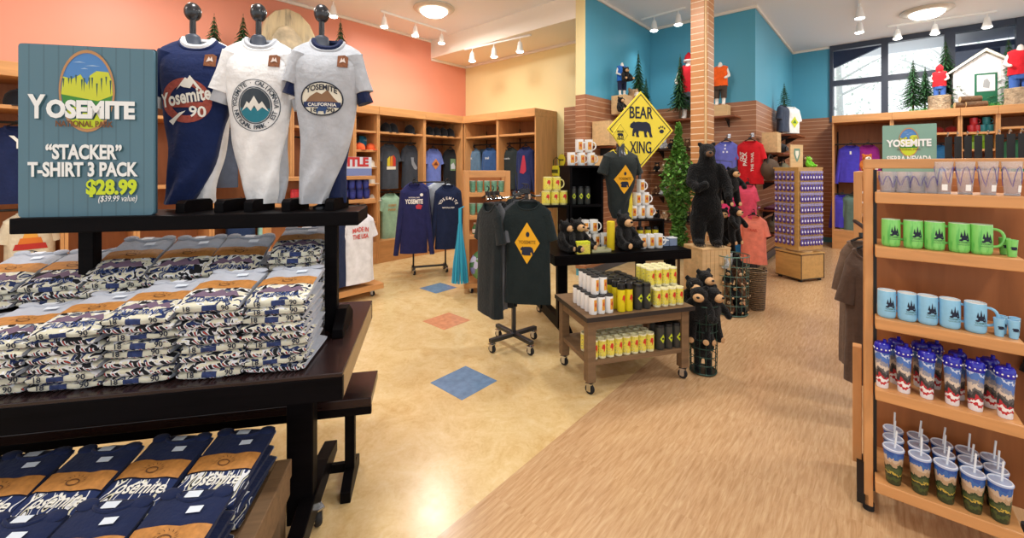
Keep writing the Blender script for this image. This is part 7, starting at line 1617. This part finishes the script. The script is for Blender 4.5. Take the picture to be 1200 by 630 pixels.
# ------------------------------------------------------------------ trees and arched prop on the salmon cabinets
def ts_(px, b=6.2): return onb(px, b, ZT)
fir('fir tree on the cabinet top behind the navy draped shirt', ts_(251, 6.16), 0.92, 0.19, 41); fir('fir tree on the cabinet top behind the white draped shirt', ts_(285, 6.16), 1.0, 0.21, 42); fir('fir tree on the cabinet top right of the arched prop', ts_(399, 6.16), 1.27, 0.21, 43); fir('small fir between the two left cabinet-top trees', ts_(268), 0.45, 0.10, 44, 9)
k = NT('painted_rock'); tc = k.n('ShaderNodeTexCoord'); mp = k.n('ShaderNodeMapping'); mp.inputs['Scale'].default_value = (7, 2, 1.2); k.l(tc, 'Object', mp, 'Vector'); nz = k.n('ShaderNodeTexNoise', i_Scale=2.0, i_Detail=4.0); k.l(mp, 'Vector', nz, 'Vector')
r = k.ramp([(0.32, lin('#8d8478')), (0.48, lin('#d9c9a4')), (0.7, lin('#ead9b0'))]); k.l(nz, 'Fac', r, 'Fac'); k.l(r, 'Color', k.b, 'Base Color'); k.b.inputs['Roughness'].default_value = 0.8; M_ROCK = k.m
ap = thing('painted_dome_prop', 'cream and grey painted rock dome prop on the cabinet top', 'prop', ts_(343, 6.22), RA)
out = [(-0.38, 0), (-0.41, 0.45), (-0.40, 0.80), (-0.34, 1.05), (-0.22, 1.20), (-0.06, 1.27), (0.10, 1.24), (0.24, 1.12), (0.34, 0.92), (0.40, 0.65), (0.43, 0.3), (0.44, 0)]
MB().prism(out, 0.0, 0.12).build('dome', M_ROCK, ap, bevel=0.02)
inn = [(x*0.62-0.06, z*0.80) for x, z in out]; MB().prism(inn, -0.05, 0.0).build('face', mat('#cfc2a6', rough=0.85, vary=0.45, vscale=6), ap, bevel=0.02)

# ------------------------------------------------------------------ trees outside the window, outdoor glare painted into their pale colours
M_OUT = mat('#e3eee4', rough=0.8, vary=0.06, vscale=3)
for i, (b, a, l) in enumerate(((0.9, 14.5, 'tree painted pale for glare outside behind the left window pane'), (-1.2, 15.5, 'tree painted pale for glare outside behind the middle window pane'), (-3.2, 15.0, 'tree painted pale for glare outside behind the right window pane'))):
    t = thing('outside_tree', l, 'tree', W(a, b, 0)); R_ = random.Random(60+i)
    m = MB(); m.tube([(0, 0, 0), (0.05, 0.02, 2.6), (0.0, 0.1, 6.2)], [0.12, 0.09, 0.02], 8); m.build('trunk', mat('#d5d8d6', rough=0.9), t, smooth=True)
    m = MB()
    for q in range(9): an = R_.uniform(0, 2*PI); z = 2.2+0.42*q; ln = R_.uniform(0.7, 1.3); m.tube([(0.03, 0.03, z), (ln*0.6*math.cos(an), ln*0.6*math.sin(an), z+0.35), (ln*math.cos(an), ln*math.sin(an), z+0.55)], [0.035, 0.02, 0.008], 5)
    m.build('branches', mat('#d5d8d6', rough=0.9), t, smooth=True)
    m = MB()
    for q in range(900):
        u = R_.random(); rr = 1.35*math.sqrt(R_.random())*(1-0.5*u); an = R_.uniform(0, 2*PI); c = Vector((rr*math.cos(an), rr*math.sin(an), 2.3+4.2*u)); d = Vector((R_.uniform(-1, 1), R_.uniform(-1, 1), R_.uniform(-1, 1))).normalized(); e = d.cross(Vector((0.3, R_.uniform(-1, 1), 1))).normalized(); k_ = R_.uniform(0.03, 0.07)
        m.add([c-d*k_, c+e*k_*0.5, c+d*k_, c-e*k_*0.5], [(0, 1, 2, 3)])
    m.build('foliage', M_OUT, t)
